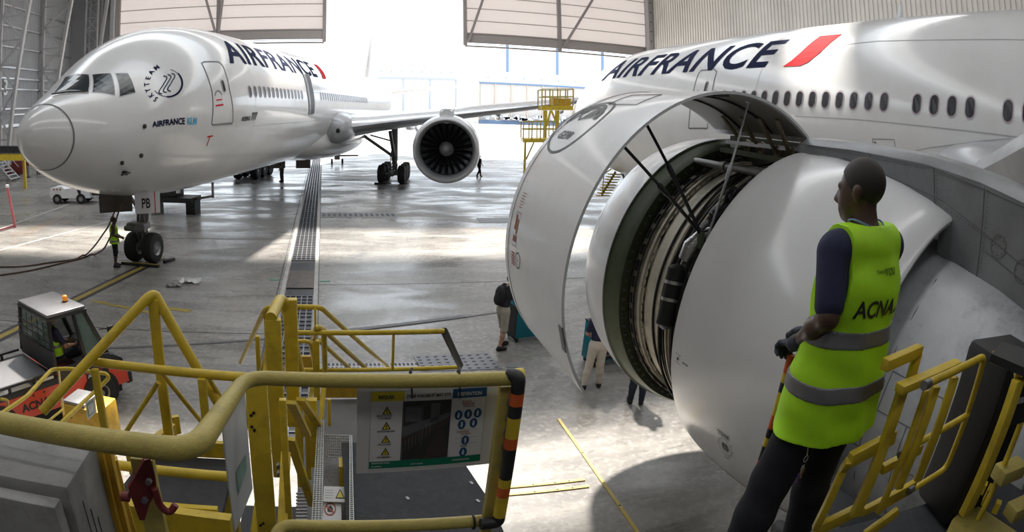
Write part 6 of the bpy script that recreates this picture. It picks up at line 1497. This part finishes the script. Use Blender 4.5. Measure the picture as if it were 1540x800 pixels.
pane('windscreen', low['fl'], low['fr'], up['fr'], up['fl']); pane('side_window', low['mr'], low['fr'], up['fr'], up['mr']); pane('side_window', low['ml'], low['fl'], up['fl'], up['ml']); pane('rear_window', (-W2 + .04, yr - .02, 1.35), (W2 - .04, yr - .02, 1.35), up['rr'], up['rl'])
tp_('rear_panel', M_truckblack, lambda mb: mb.box((0, yr - .02, 1.17), (2 * W2 - .06, .04, .40)))
tp_('window_guard', M_truckblack, lambda mb: [mb.beam((-W2 + .1, yr - .06, z), (W2 - .1, yr - .06, z), .015, .015) for z in (1.45, 1.58, 1.71)] + [mb.beam((x, yr - .06, 1.38), (x * .86, yr - .02, 1.86), .012, .012) for x in (-.5, -.25, 0, .25, .5)])
tp_('cab_door', M_truckblack, lambda mb: (mb.box((W2 - .02, -.08, .95), (.05, .62, .22), None, 0, .01), mb.box((W2 - .02, .47, .98), (.05, .5, .16), None, 0, .01), mb.lathe([(0, .04), (.02, .04), (.02, 0)], (W2 + .0, -.2, 1.0), 'x', 12)))
tp_('lower_body', M_truckred, lambda mb: (mb.prism([(-2.6, .36), (-2.6, .80), (.95, .80), (1.06, .62), (1.08, .36)], -W2, W2, M=Matrix(((0, 0, 1, 0), (1, 0, 0, 0), (0, 1, 0, 0), (0, 0, 0, 1))))))
tp_('bonnet', M_truckblack, lambda mb: mb.prism([(.1, .80), (.1, .98), (.78, 1.0), (1.0, .86), (1.06, .66), (.95, .80)], -W2 + .02, W2 - .02, M=Matrix(((0, 0, 1, 0), (1, 0, 0, 0), (0, 1, 0, 0), (0, 0, 0, 1)))))
tp_('front_bumper', M_truckblack, lambda mb: mb.box((0, 1.12, .42), (2 * W2 - .04, .14, .24), None, 0, .03))
tp_('chassis_skirt', M_rubber, lambda mb: mb.box((0, -.75, .28), (2 * W2 - .16, 3.4, .2)))
tp_('rear_deck', M_check, lambda mb: mb.box((-.0, (-2.6 + yr) / 2 - .05, .93), (2 * W2 - .34, 2.6 + yr - .1, .03)))
tp_('deck_frame', M_truckblack, lambda mb: (mb.box((0, (-2.6 + yr) / 2, .86), (2 * W2 + .02, 2.6 + yr, .11), None, 0, .01), [mb.beam((sx * (W2 - .02), -2.6, 1.02), (sx * (W2 - .02), yr - .1, 1.02), .04, .04) for sx in (-1, 1)], [mb.box((sx * (W2 - .02), y, .96), (.04, .05, .1)) for sx in (-1, 1) for y in (-2.4, -1.9, -1.4, -.9)]))
tp_('deck_slats', M_galv, lambda mb: [mb.box((W2 - .0, -2.2 + .5 * k, .955), (.02, .36, .05)) for k in range(4)])
for x, y in ((W2 - .10, .42), (-W2 + .10, .42), (W2 - .10, -1.75), (-W2 + .10, -1.75)):
    tp_('wheel_arch', M_rubber, lambda mb: mb.lathe([(-.115, .0), (-.115, .40), (.125, .40), (.125, .0)], (x, y, .36), 'x', 24))
    add_wheel(tr, (x + (.05 if x > 0 else -.05), y, .33), .33, .2)
mb = MB(); put(mb, letters('ACNA', .20, .008), onplane((W2 + .004, -1.25, .50), (0, 1, 0), (0, 0, 1), 0)); mb.build('side_lettering', M_black, tr, fixn=False)
for hx in (-1.2, -.98, -.76): mb = MB(); put(mb, flat(disc(hx, .24, .022, 10)), onplane((W2 + .004, 0, .50), (0, 1, 0), (0, 0, 1), 0)); mb.build('tie_hole', M_black, tr, fixn=False)
mb = MB(); put(mb, letters('ACtif', .13, .004, .3), onplane((W2 + .004, -2.15, .60), (0, 1, 0), (0, 0, 1), 0)); mb.build('side_script', M_paper, tr, fixn=False); mb = MB(); put(mb, letters('Fenwick', .10, .003, .3), onplane((W2 + .010, .18, .70), (0, 1, 0), (0, 0, 1), 0), 1); mb.build('side_script', [M_paper, M_paper], tr, fixn=False)
mb = MB(); mb.box((W2 + .002, .40, .73), (.006, .5, .13)); mb.build('name_plate', M_truckblack, tr)
tp_('mirror', M_rubber, lambda mb: (mb.tube([(W2 - .1, .62, 1.5), (W2 + .1, .72, 1.55)], .012, 6), mb.box((W2 + .12, .73, 1.5), (.05, .12, .2), None, 0, .01)))
tp_('mirror', M_rubber, lambda mb: (mb.tube([(-W2 + .1, .62, 1.5), (-W2 - .1, .72, 1.55)], .012, 6), mb.box((-W2 - .12, .73, 1.5), (.05, .12, .2), None, 0, .01)))
tp_('seat', M_rubber, lambda mb: (mb.box((.1, -.18, 1.0), (.5, .4, .12), None, 0, .03), mb.box((.1, -.34, 1.25), (.5, .08, .5), None, 0, .03)))
tp_('steering_wheel', M_rubber, lambda mb: mb.tube([(.1 + .17 * math.cos(t), .34 + .06 * math.sin(t), 1.2 + .15 * math.sin(t)) for t in np.linspace(0, 2 * math.pi, 21)[:-1]], .012, 6, closed=True))
dv = WM[tr] @ Vector((.1, -.12, 0))
person('person', 'driver in a yellow vest sitting inside the tow tractor cab', (dv.x, dv.y, .14), math.degrees(azt), dict(knL=(-.12, .44, .90), knR=(.12, .44, .90), anL=(-.12, .50, .50), anR=(.12, .50, .50), wrL=(-.14, .38, 1.06), wrR=(.14, .38, 1.06), elL=(-.24, .14, 1.12), elR=(.24, .14, 1.12)), h=.018, skin=M_skinw, top=M_shirt, legs=M_trouser, vest=.95, hair='short', seated=True, curl=.9)

# ---------------------------------------------------------------- white tractor behind the nose
p = G(88, 306); q = G(140, 306); wt_ = thing('baggage_tractor', 'small white baggage tractor half hidden behind the nose of the left airliner', 'tractor', (p.x + .9, p.y + .4, 0), R(2))
def wp(nm, m, fn): mb = MB(); fn(mb); return mb.build(nm, m, wt_)
M_wt = mat('tractor_white', (.85, .86, .87), .4, var=.05)
YZ = Matrix(((1, 0, 0, 0), (0, 0, 1, 0), (0, 1, 0, 0), (0, 0, 0, 1)))
wp('body_shell', M_wt, lambda mb: mb.prism([(-1.3, .35), (-1.38, .6), (-1.3, .95), (-.5, 1.05), (-.35, .9), (.5, .95), (.7, 1.3), (1.3, 1.3), (1.35, .35)], -.65, .65, M=YZ))
wp('side_panel', M_black, lambda mb: mb.prism([(.62, .55), (.42, 1.05), (.72, 1.05), (.78, .5)], -.66, -.655, M=YZ))
wp('warning_stripes', M_rust, lambda mb: [mb.box((-1.05 + .22 * k, -.655, .88), (.1, .01, .1), Matrix.Rotation(.5, 4, 'Y')) for k in range(3)])
for x in (-.85, .75):
    for sy in (-1, 1):
        o = thing; mb = MB(); mb.lathe([(-.09, 0), (-.09, .2), (-.09, .3), (.09, .3), (.09, .2), (.09, 0)], (x, sy * .62, .31), 'y', 24); mb.build('tyre', M_tire, wt_)
        mb = MB(); mb.lathe([(sy * .095, .14), (sy * .10, 0)], (x, sy * .62, .31), 'y', 16); mb.build('wheel_hub', M_hub, wt_)
wp('rear_rack', M_dark, lambda mb: (mb.box((1.7, 0, .75), (.5, 1.1, .5)), mb.box((1.5, 0, 1.15), (.9, .8, .06))))
# dark trolley behind the nose gear
p = G(255, 325); td = thing('ground_trolley', 'dark low equipment trolley standing right behind the PB nose wheel door', 'trolley', (p.x, p.y + 1, 0), R(-10))
for nm, m, fn in (('trolley_bed', M_dark, lambda mb: (mb.box((0, 0, .75), (2.6, 1.3, .25)), mb.box((-.3, 0, 1.1), (1.4, 1.0, .5), None, 0, .05))), ('tow_arm', M_gear, lambda mb: (mb.beam((1.2, 0, .75), (2.3, -.1, .95), .12, .12), mb.box((2.25, -.1, 1.25), (.1, .1, .8)))), ('canister', M_wt, lambda mb: mb.lathe([(0, 0), (0, .12), (.5, .12), (.6, .05), (.6, 0)], (.45, -.4, 1.1), 'z', 16)), ('support_leg', M_dark, lambda mb: (mb.box((1.1, 0, .35), (.5, .8, .7)), mb.box((-1.0, 0, .35), (.4, .8, .7))))):
    mb = MB(); fn(mb); mb.build(nm, m, td)
# wheel chocks
for (x0, x1, y, lb) in (((184), 240, 400, 'long yellow and black chock in front of the nose wheels'),):
    a = G(x0, 397); b = G(x1, 402); mb = MB(); mb.beam(a + Vector((0, -.05, .05)), b + Vector((0, -.05, .05)), .14, .1, bev=.02); mb.beam(a.lerp(b, .03) + Vector((0, -.05, .103)), a.lerp(b, .97) + Vector((0, -.05, .103)), .05, .01, mi=1); tag(mb.build('wheel_chock', [M_dark, M_yellow]), lb, 'chock')
a = G(242, 396); b = G(256, 392); mb = MB(); mb.beam(a + Vector((.12, 0, .05)), b + Vector((.12, .1, .05)), .14, .1, bev=.02); tag(mb.build('wheel_chock', M_dark), 'short dark chock to the right of the nose wheels', 'chock')
mb = MB(); a = G(563, 277); b = G(580, 277); mb.beam(a + Vector((0, 0, .06)), b + Vector((0, 0, .06)), .2, .12, bev=.02); tag(mb.build('wheel_chock', M_dark), 'dark chock at the far airliner main wheels', 'chock')
# hoses from the left edge up to the nose gear bay
M_hose = mat('hose_brown', (.10, .055, .03), .6)
for pts, lb in (([G(-30, 402), G(30, 402), G(75, 396), G(112, 391), G(128, 385)] + [D_(142, 370, 20.2), D_(155, 352, 20.0), D_(164, 338, 19.9), D_(178, 304, 19.8)], 'upper brown hose curving from the left edge to the nose gear bay'), ([G(-30, 419), G(0, 415), G(50, 407), G(120, 390), G(142, 384)] + [D_(155, 375, 20.0), D_(163, 362, 19.9), D_(170, 345, 19.8), D_(183, 304, 19.7)], 'lower brown hose curving from the left edge to the nose gear bay')):
    P = [q + Vector((0, 0, .03)) if q.z < .05 else q for q in pts]
    sm = []
    for i in range(len(P) - 1):
        p0 = P[max(i - 1, 0)]; p1 = P[i]; p2 = P[i + 1]; p3 = P[min(i + 2, len(P) - 1)]
        for k in range(6): t = k / 6; v = .5 * ((2 * p1) + (p2 - p0) * t + (2 * p0 - 5 * p1 + 4 * p2 - p3) * t * t + (3 * p1 - p0 - 3 * p2 + p3) * t ** 3); v.z = max(v.z, .03); sm.append(v)
    mb = MB(); mb.tube(sm + [P[-1]], .028, 8); tag(mb.build('hose', M_hose), lb, 'hose', 'brown hoses on the floor')
# red barrier post with strap
p = G(23, 342); bs = thing('barrier_post', 'slim red barrier post with a strap at the left edge', 'post', (p.x, p.y, 0))
tpz = D_(11, 281, math.hypot(p.x, p.y)); mb = MB(); mb.tube([(p.x, p.y, 0), tuple(tpz)], .07, 10); mb.build('post_shaft', mat('barrier_red', (.55, .14, .16), .5), bs, True)
mb = MB(); mb.tube([tpz - Vector((0, 0, .03)), tpz + Vector((0, 0, .10))], .09, 10); mb.build('post_cap', M_wt, bs, True)
mb = MB(); a = G(23, 341) + Vector((0, 0, .06)); b = G(-30, 357) + Vector((0, 0, .06)); mb.beam(a, b, .03, .08); mb.build('strap', mat('barrier_red', (.55, .14, .16), .5), bs, True)
# litter on the floor
for (x, y, s, m, lb) in ((287, 424, .42, M_paper, 'crumpled white plastic sheet on the floor right of the leaning rail peak'), (262, 430, .34, mat('litter_grey', (.25, .24, .23), .5), 'grey crumpled sheet just left of the white one')):
    p = G(x, y); mb = MB(); n_ = 7; vs = []
    for i in range(n_):
        for j in range(n_): vs.append((p.x + (i / (n_ - 1) - .5) * s * 1.5 + random.uniform(-.03, .03), p.y + (j / (n_ - 1) - .5) * s + random.uniform(-.03, .03), .01 + random.uniform(0, .09)))
    mb.add(vs, [(i * n_ + j, i * n_ + j + 1, (i + 1) * n_ + j + 1, (i + 1) * n_ + j) for i in range(n_ - 1) for j in range(n_ - 1)], 0); tag(mb.build('plastic_sheet', m), lb, 'litter')
# tow bar beyond the drain
p = G(507, 247); tb_ = thing('tow_bar', 'wheeled tow bar standing across the far end of the drain channel', 'tow bar', (p.x, p.y, 0))
mb = MB(); a = G(418, 252); mb.tube([(p.x - 4.5, p.y, .8), (p.x + 2, p.y, .85)], .07, 8); mb.box((p.x, p.y, .9), (.5, .5, .9), None, 0, .04); mb.build('bar', M_gear, tb_, True)
for dx in (-.5, .5): add_w = MB(); add_w.lathe([(-.09, 0), (-.09, .25), (.09, .25), (.09, 0)], (p.x + dx, p.y, .27), 'x', 20); add_w.build('wheel', M_tire, tb_, True)

# teal roller cabinets
def roller(label, loc, rz, w, d, h, drawers=False):
    t = thing('tool_trolley', label, 'tool cabinet', loc, rz); mb = MB(); mb.box((0, 0, .12 + (h - .12) / 2), (w, d, h - .12), None, 0, .01); b = mb.build('cabinet_body', M_teal, t)
    for sx in (-1, 1):
        for sy in (-1, 1): mb = MB(); mb.lathe([(-.02, 0), (-.02, .055), (.02, .055), (.02, 0)], (sx * (w / 2 - .08), sy * (d / 2 - .06), .06), 'x', 14); mb.build('castor', M_tire, t)
    mb = MB(); mb.box((0, 0, h + .01), (w + .02, d + .02, .025)); mb.build('top_mat', M_rubber, t)
    if drawers:
        n = 6
        for k in range(n):
            z = .16 + (h - .2) * k / n; mb = MB(); mb.box((0, -d / 2 - .01, z + (h - .2) / n / 2), (w - .06, .02, (h - .2) / n - .02), None, 0, .004); dr = mb.build('drawer', M_truckblack, t)
            mb = MB(); mb.box((0, -d / 2 - .025, z + (h - .2) / n * .85), (w - .1, .015, .012)); mb.build('handle', M_galv, dr)
    else: mb = MB(); mb.box((-w / 2 - .005, 0, h / 2), (.02, d, h - .2)); mb.build('side_edge', M_rubber, t)
    return t
p = G(771, 517); roller('teal tool cabinet half hidden by the raised cowl, in front of the man in shorts', (p.x + .55, p.y + .35, 0), R(8), 1.1, .55, .98)
p = G(905, 560); roller('black drawered tool cabinet with teal sides behind the man in cream trousers', (p.x + .45, p.y + .55, 0), R(6), 1.25, .5, .95, True)

# ---------------------------------------------------------------- yellow steps at the bottom left (ground)
p = G(140, 645); ms = thing('mobile_steps', 'yellow wheeled equipment box with grey top and looped handrail beside the tow tractor', 'equipment', (p.x, p.y + .3, 0), R(-14))
q = G(140, 592, .95)
def mp(nm, m, fn, w=False): mb = MB(); fn(mb); return mb.build(nm, m, ms, w)
a, b, c_, d_ = G(97, 592, .95), G(155, 587, .95), G(182, 640, .75), G(100, 640, .5)
cc = (G(96, 600, .9) + G(172, 600, .9)) / 2
mp('equipment_box', M_orangeyellow, lambda mb: mb.box((cc.x, cc.y - .05, .5), (.75, .55, .78), R(-12), 0, .02), True)
mp('top_tray', M_plate, lambda mb: mb.box((cc.x - .12, cc.y - .03, .92), (.42, .46, .06), R(-12), 0, .01), True)
mp('black_lettering', M_black, lambda mb: [mb.box((cc.x - .22 + .05 * k, cc.y - .34 + .01 * k, .72 - .14 * (k % 3)), (.05, .006, .02), R(-12)) for k in range(9)], True)
mp('red_button', M_red, lambda mb: mb.lathe([(0, .03), (.03, .03), (.03, 0)], (cc.x + .05, cc.y + .05, .95), 'z', 12), True)
for sx in (-.28, .28): mb = MB(); mb.lathe([(-.04, 0), (-.04, .1), (.04, .1), (.04, 0)], (cc.x + sx, cc.y, .10), 'x', 16); mb.build('wheel', M_tire, ms, True)
hr = thing('handrail', 'thin looped yellow handrail low down between the leaning rail and the tow tractor', 'handrail', tuple(G(80, 600, 1.2)))
for k, pts in enumerate(([(2, 622, 2.35), (40, 596, 2.35), (78, 555, 2.35), (104, 554, 2.35), (160, 562, 2.35), (164, 568, 2.3), (150, 582, 2.2), (92, 636, 2.1)], [(88, 556, 2.33), (96, 622, 1.2)], [(52, 650, 1.6), (95, 615, 1.6)], [(0, 600, 2.4), (12, 601, 2.35), (11, 622, 2.1)])):
    mb = MB(); mb.tube(fillet([G(*q) for q in pts], .08, 4), .024 if k == 0 else .016, 10); mb.build('rail', M_yellow, hr, True)
P = [G(128, 606, 3.3), G(142, 596, 3.3), G(145, 620, 3.12), G(132, 632, 3.12)]
sg_ = MB(); sg_.add(P + [v + Vector((0, .006, 0)) for v in P], [(0, 1, 2, 3), (7, 6, 5, 4), (0, 4, 5, 1), (1, 5, 6, 2), (2, 6, 7, 3), (3, 7, 4, 0)]); c4 = sum(P, Vector()) / 4; sg_.add([c4 + (v - c4) * .75 - Vector((0, .003, 0)) for v in P], [(0, 1, 2, 3)], 1); tag(sg_.build('small_sign', [M_paper, M_signgreen]), 'little white and green sign hung low beside the yellow equipment box', 'sign')

# ---------------------------------------------------------------- yellow docking stand near the right airliner nose
DY = 41.0
dk = thing('docking_stand', 'distant yellow steel access stand between the two airliners', 'access stand', tuple(D_(840, 240, DY).xy) + (0,))
def dp(x, y, dist=DY): return D_(x, y, dist)
def dbar(nm, pts, w, par=None):
    mb = MB()
    for a_, b_ in zip(pts[:-1], pts[1:]): mb.beam(a_, b_, w, w)
    return mb.build(nm, M_yellow if w > .1 else M_yellowold, dk, True)
def dplat(x0, x1, yf_, yr_, dist, depth, thick=.3):
    A_, B_ = dp(x0, yf_, dist), dp(x1, yf_, dist); z = A_.z; back = Vector((.25, 1, 0)).normalized() * depth
    mb = MB(); mb.add([A_, B_, B_ + back, A_ + back] + [v - Vector((0, 0, thick)) for v in (A_, B_, B_ + back, A_ + back)], [(0, 1, 2, 3), (7, 6, 5, 4), (0, 4, 5, 1), (1, 5, 6, 2), (2, 6, 7, 3), (3, 7, 4, 0)]); mb.build('stand_deck', M_yellow, dk, True)
    hh = dp(x0, yr_, dist).z - z
    mb = MB(); n_ = 4
    for off_ in (Vector(), back):
        for k in range(n_ + 1): v = A_.lerp(B_, k / n_) + off_; mb.beam(v, v + Vector((0, 0, hh)), .07, .07)
        for f in (1, .55): mb.beam(A_ + off_ + Vector((0, 0, hh * f)), B_ + off_ + Vector((0, 0, hh * f)), .06, .06)
    for v in (A_, B_):
        for f in (1, .55): mb.beam(v + Vector((0, 0, hh * f)), v + back + Vector((0, 0, hh * f)), .06, .06)
    mb.build('stand_railing', M_yellowold, dk, True); return A_, B_, back
A_, B_, bk_ = dplat(815, 862, 159, 134, DY, 2.5)
A2, B2, bk2 = dplat(787, 838, 209, 183, DY - 3, 2.0, .22)
mb = MB(); mb.box(tuple(A_.lerp(B_, .72) + Vector((0, .8, .25))), (1.3, .8, .5)); mb.build('stand_locker', M_orangeyellow, dk, True)
for x in (820, 838):
    v = dp(x, 166); dbar('stand_leg', [v, Vector((v.x, v.y, 0))], .22)
dbar('stand_brace', [dp(822, 190), dp(828, 166)], .14); dbar('stand_brace', [dp(837, 185), dp(829, 166)], .14)
v = dp(790, 213, DY - 3); dbar('stand_leg', [v, Vector((v.x, v.y, 0))], .12); dbar('stand_brace', [dp(791, 240, DY - 3), dp(803, 214, DY - 3)], .1)
mb = MB(); 
for k in range(9):
    v = dp(925 - 2.3 * k, 262 + 4 * k, 33); mb.box((v.x, v.y, v.z), (.8, .28, .05))
mb.beam(dp(926, 258, 33), dp(905, 293, 33), .08, .12); mb.beam(dp(908, 262, 33), dp(906, 292, 33), .06, .06); mb.beam(dp(908, 262, 33), dp(925, 250, 33), .06, .06)
s_ = mb.build('access_stairs', M_yellow); tag(s_, 'small orange-yellow steps seen through the gap between the raised cowl and the engine', 'steps')
# steps, red machine and beam at the far left
p = G(12, 272); sl = thing('passenger_steps', 'grey mobile stairs cut by the left edge below the corrugated wall', 'stairs', (p.x, p.y, 0))
mb = MB(); c0 = G(20, 272)
for k in range(9): mb.box((c0.x - .32 * k, c0.y + .1 * k, .25 + .26 * k), (.45, 1.5, .06))
mb.build('treads', M_galv, sl, True)
mb = MB(); 
for dy in (-.75, .75): mb.beam((c0.x + .2, c0.y + dy, 1.1), (c0.x - 2.8, c0.y + dy + .9, 3.5), .06, .06); mb.beam((c0.x + .2, c0.y + dy, .1), (c0.x - 2.8, c0.y + dy + .9, 2.4), .1, .25)
mb.build('stair_sides', M_galv, sl, True)
p = G(31, 262); rm = MB(); rm.box((p.x, p.y, .7), (1.3, 1.4, 1.2), None, 0, .1); rm.box((p.x - .9, p.y, .45), (1.2, 1.2, .9), None, 0, .15, ); tag(rm.build('red_machine', M_darkred), 'dark red machine standing behind the grey mobile stairs', 'machine')
a = D_(-20, 236, 46); b = D_(36, 236, 46); mb = MB(); mb.beam(a, b, 1.2, .45); mb.beam(a + Vector((0, 0, .55)), b + Vector((0, 0, .55)), 1.0, .5, mi=1)
for x in (a, b): mb.box((x.x, x.y, (x.z) / 2), (.2, .2, x.z))
tag(mb.build('work_bench', [M_yellow, M_dark]), 'long yellow and black raised beam against the left wall dado', 'beam')
# ---------------------------------------------------------------- buildings and masts beyond the apron
M_bw = mat('far_white', (.60, .62, .66), .6); M_bb = mat('far_blue', (.13, .20, .32), .6); M_bp = mat('far_panel', (.50, .47, .44), .6); M_bc = mat('far_column', (.62, .47, .35), .6); M_bg = mat('far_grey', (.36, .38, .42), .6)
def pt(x, y, Yp): q = ray(x, y); t = Yp / q.y; return Vector((q.x * t, Yp, EYE + q.z * t))
def farhall(label, x0, x1, Yp, yt, yl, group=None, panels=9, col=M_bc, low=True):
    a, b = pt(x0, yt, Yp), pt(x1, yt, Yp); zt = (a.z + b.z) / 2; zl = pt((x0 + x1) / 2, yl, Yp).z; cx = (a.x + b.x) / 2; w_ = b.x - a.x; t = thing('hangar_building', label, 'building', (cx, Yp, 0), group=group)
    mb = MB(); mb.box((0, 15, zt / 2), (w_, 30, zt)); mb.build('hall', M_bw, t)
    mb = MB(); mb.box((0, -.2, zl / 2), (w_ * .98, .3, zl)); mb.build('door_panels', M_bp if low else M_bw, t)
    mb = MB(); mb.box((0, -.6, zl), (w_, .6, .7)); mb.build('fascia', M_bb if low else M_bg, t)
    mb = MB()
    for k in range(panels + 1): mb.box((-w_ / 2 + w_ * k / panels, -.6, zl / 2), (.5, .5, zl))
    mb.build('columns', col, t)
    mb = MB()
    for k in range(8): mb.box((-w_ / 2 + w_ * (k + .5) / 8, -.1, (zt + zl) / 2), (.8, .3, .8))
    mb.build('wall_vents', M_bg, t)
    if low:
        mb = MB(); mb.box((0, -.9, .8), (w_, .5, 1.6)); mb.build('base_band', M_bb, t)
        mb = MB(); r_ = random.Random(3)
        for k in range(60): mb.box((-w_ / 2 + w_ * r_.random(), -2.5, 2.0 + r_.random() * 1.8), (1 + r_.random() * 1.5, .8, .6 + r_.random()))
        tag(mb.build('wall_fittings', M_bw, t), kind=None)
    return t
farhall('pale distant hangar with blue roof edge and buff columns, behind the wing tip', 720, 925, 255, 113, 129)
farhall('pale distant hangar behind the tailplane of the left airliner', 566, 686, 235, 98, 118, panels=3, col=M_bg, low=False)
for x, yb, lb in ((763, 112, 'left of three blue masts above the distant hangar'), (838, 114, 'middle of three blue masts above the distant hangar'), (906, 104, 'right of three blue masts above the distant hangar, just above the raised cowl')):
    a = pt(x, yb, 300); mb = MB(); mb.box((a.x, 300, 28), (1.3, 1.3, 56)); tag(mb.build('blue_mast', M_bb), lb, 'mast', 'blue masts')
# ---------------------------------------------------------------- pieces that stand apart become objects of their own
SPLIT = {'air_probe': 'air_probe', 'bolt': 'bolt', 'bolt_holes': 'bolt_hole', 'bulkhead_bolts': 'bulkhead_bolt', 'columns': 'column', 'deck_patches': 'deck_patch', 'kick_plate': 'kick_plate', 'link_bracket': 'link_bracket', 'pivot_bolt': 'pivot_bolt', 'platform_legs': 'platform_leg', 'rivets': 'rivet', 'shoes': 'shoe', 'support_leg': 'support_leg', 'wall_vents': 'wall_vent', 'wall_fittings': 'wall_fitting', 'warning_stripes': 'warning_stripe', 'bent_end': 'bent_end', 'black_lettering': 'black_mark', 'panel_seams': 'panel_seam', 'tower_posts': 'tower_post', 'cowl_stiffener': 'cowl_stiffener', 'clamp_band': 'clamp_band', 'engine_accessories': 'engine_accessory', 'deck_slats': 'deck_slat', 'cowl_hinge': 'cowl_hinge', 'stair_sides': 'stair_side', 'treads': 'tread', 'wall_front': 'wall_front', 'shoulder_straps': 'shoulder_strap', 'ruled_line': 'ruled_line', 'black_mark': 'black_mark'}
for o in list(bpy.data.objects):
    base = o.name.split('.')[0]
    if o.type != 'MESH' or base not in SPLIT: continue
    me = o.data; n = len(me.vertices); par_ = list(range(n))
    def find(a):
        while par_[a] != a: par_[a] = par_[par_[a]]; a = par_[a]
        return a
    for p in me.polygons:
        v = p.vertices; r0 = find(v[0])
        for q in v[1:]:
            r1 = find(q)
            if r1 != r0: par_[r1] = r0
    groups = {}
    for p in me.polygons: groups.setdefault(find(p.vertices[0]), []).append(p)
    # pieces that touch or nearly touch stay together
    gs = list(groups.values()); boxes = []
    for g in gs:
        co = [me.vertices[i].co for p in g for i in p.vertices]; boxes.append([Vector((min(c[k] for c in co) for k in range(3))), Vector((max(c[k] for c in co) for k in range(3)))])
    cl = list(range(len(gs)))
    def f2(a):
        while cl[a] != a: a = cl[a]
        return a
    for i in range(len(gs)):
        for j in range(i):
            if all(boxes[i][0][k] <= boxes[j][1][k] + 2e-3 and boxes[j][0][k] <= boxes[i][1][k] + 2e-3 for k in range(3)):
                a, b = f2(i), f2(j)
                if a != b: cl[a] = b
    merged = {}
    for i, g in enumerate(gs): merged.setdefault(f2(i), []).extend(g)
    if len(merged) < 2 and SPLIT[base] == base: continue
    for g in merged.values():
        idx = sorted({i for p in g for i in p.vertices}); mp_ = {i: k for k, i in enumerate(idx)}
        m2 = bpy.data.meshes.new(SPLIT[base]); m2.from_pydata([tuple(me.vertices[i].co) for i in idx], [], [tuple(mp_[i] for i in p.vertices) for p in g])
        for m in me.materials: m2.materials.append(m)
        m2.polygons.foreach_set('material_index', [p.material_index for p in g]); m2.polygons.foreach_set('use_smooth', [p.use_smooth for p in g]); m2.update()
        if any(p.use_smooth for p in g):
            try: m2.set_sharp_from_angle(angle=R(40))
            except Exception: pass
        c = bpy.data.objects.new(SPLIT[base], m2); COL.objects.link(c); c.parent = o.parent; c.location = o.location
        for k in o.keys():
            if k in ('label', 'category', 'group', 'kind'): c[k] = o[k]
    for ch in list(o.children): ch.parent = o.parent
    bpy.data.objects.remove(o)
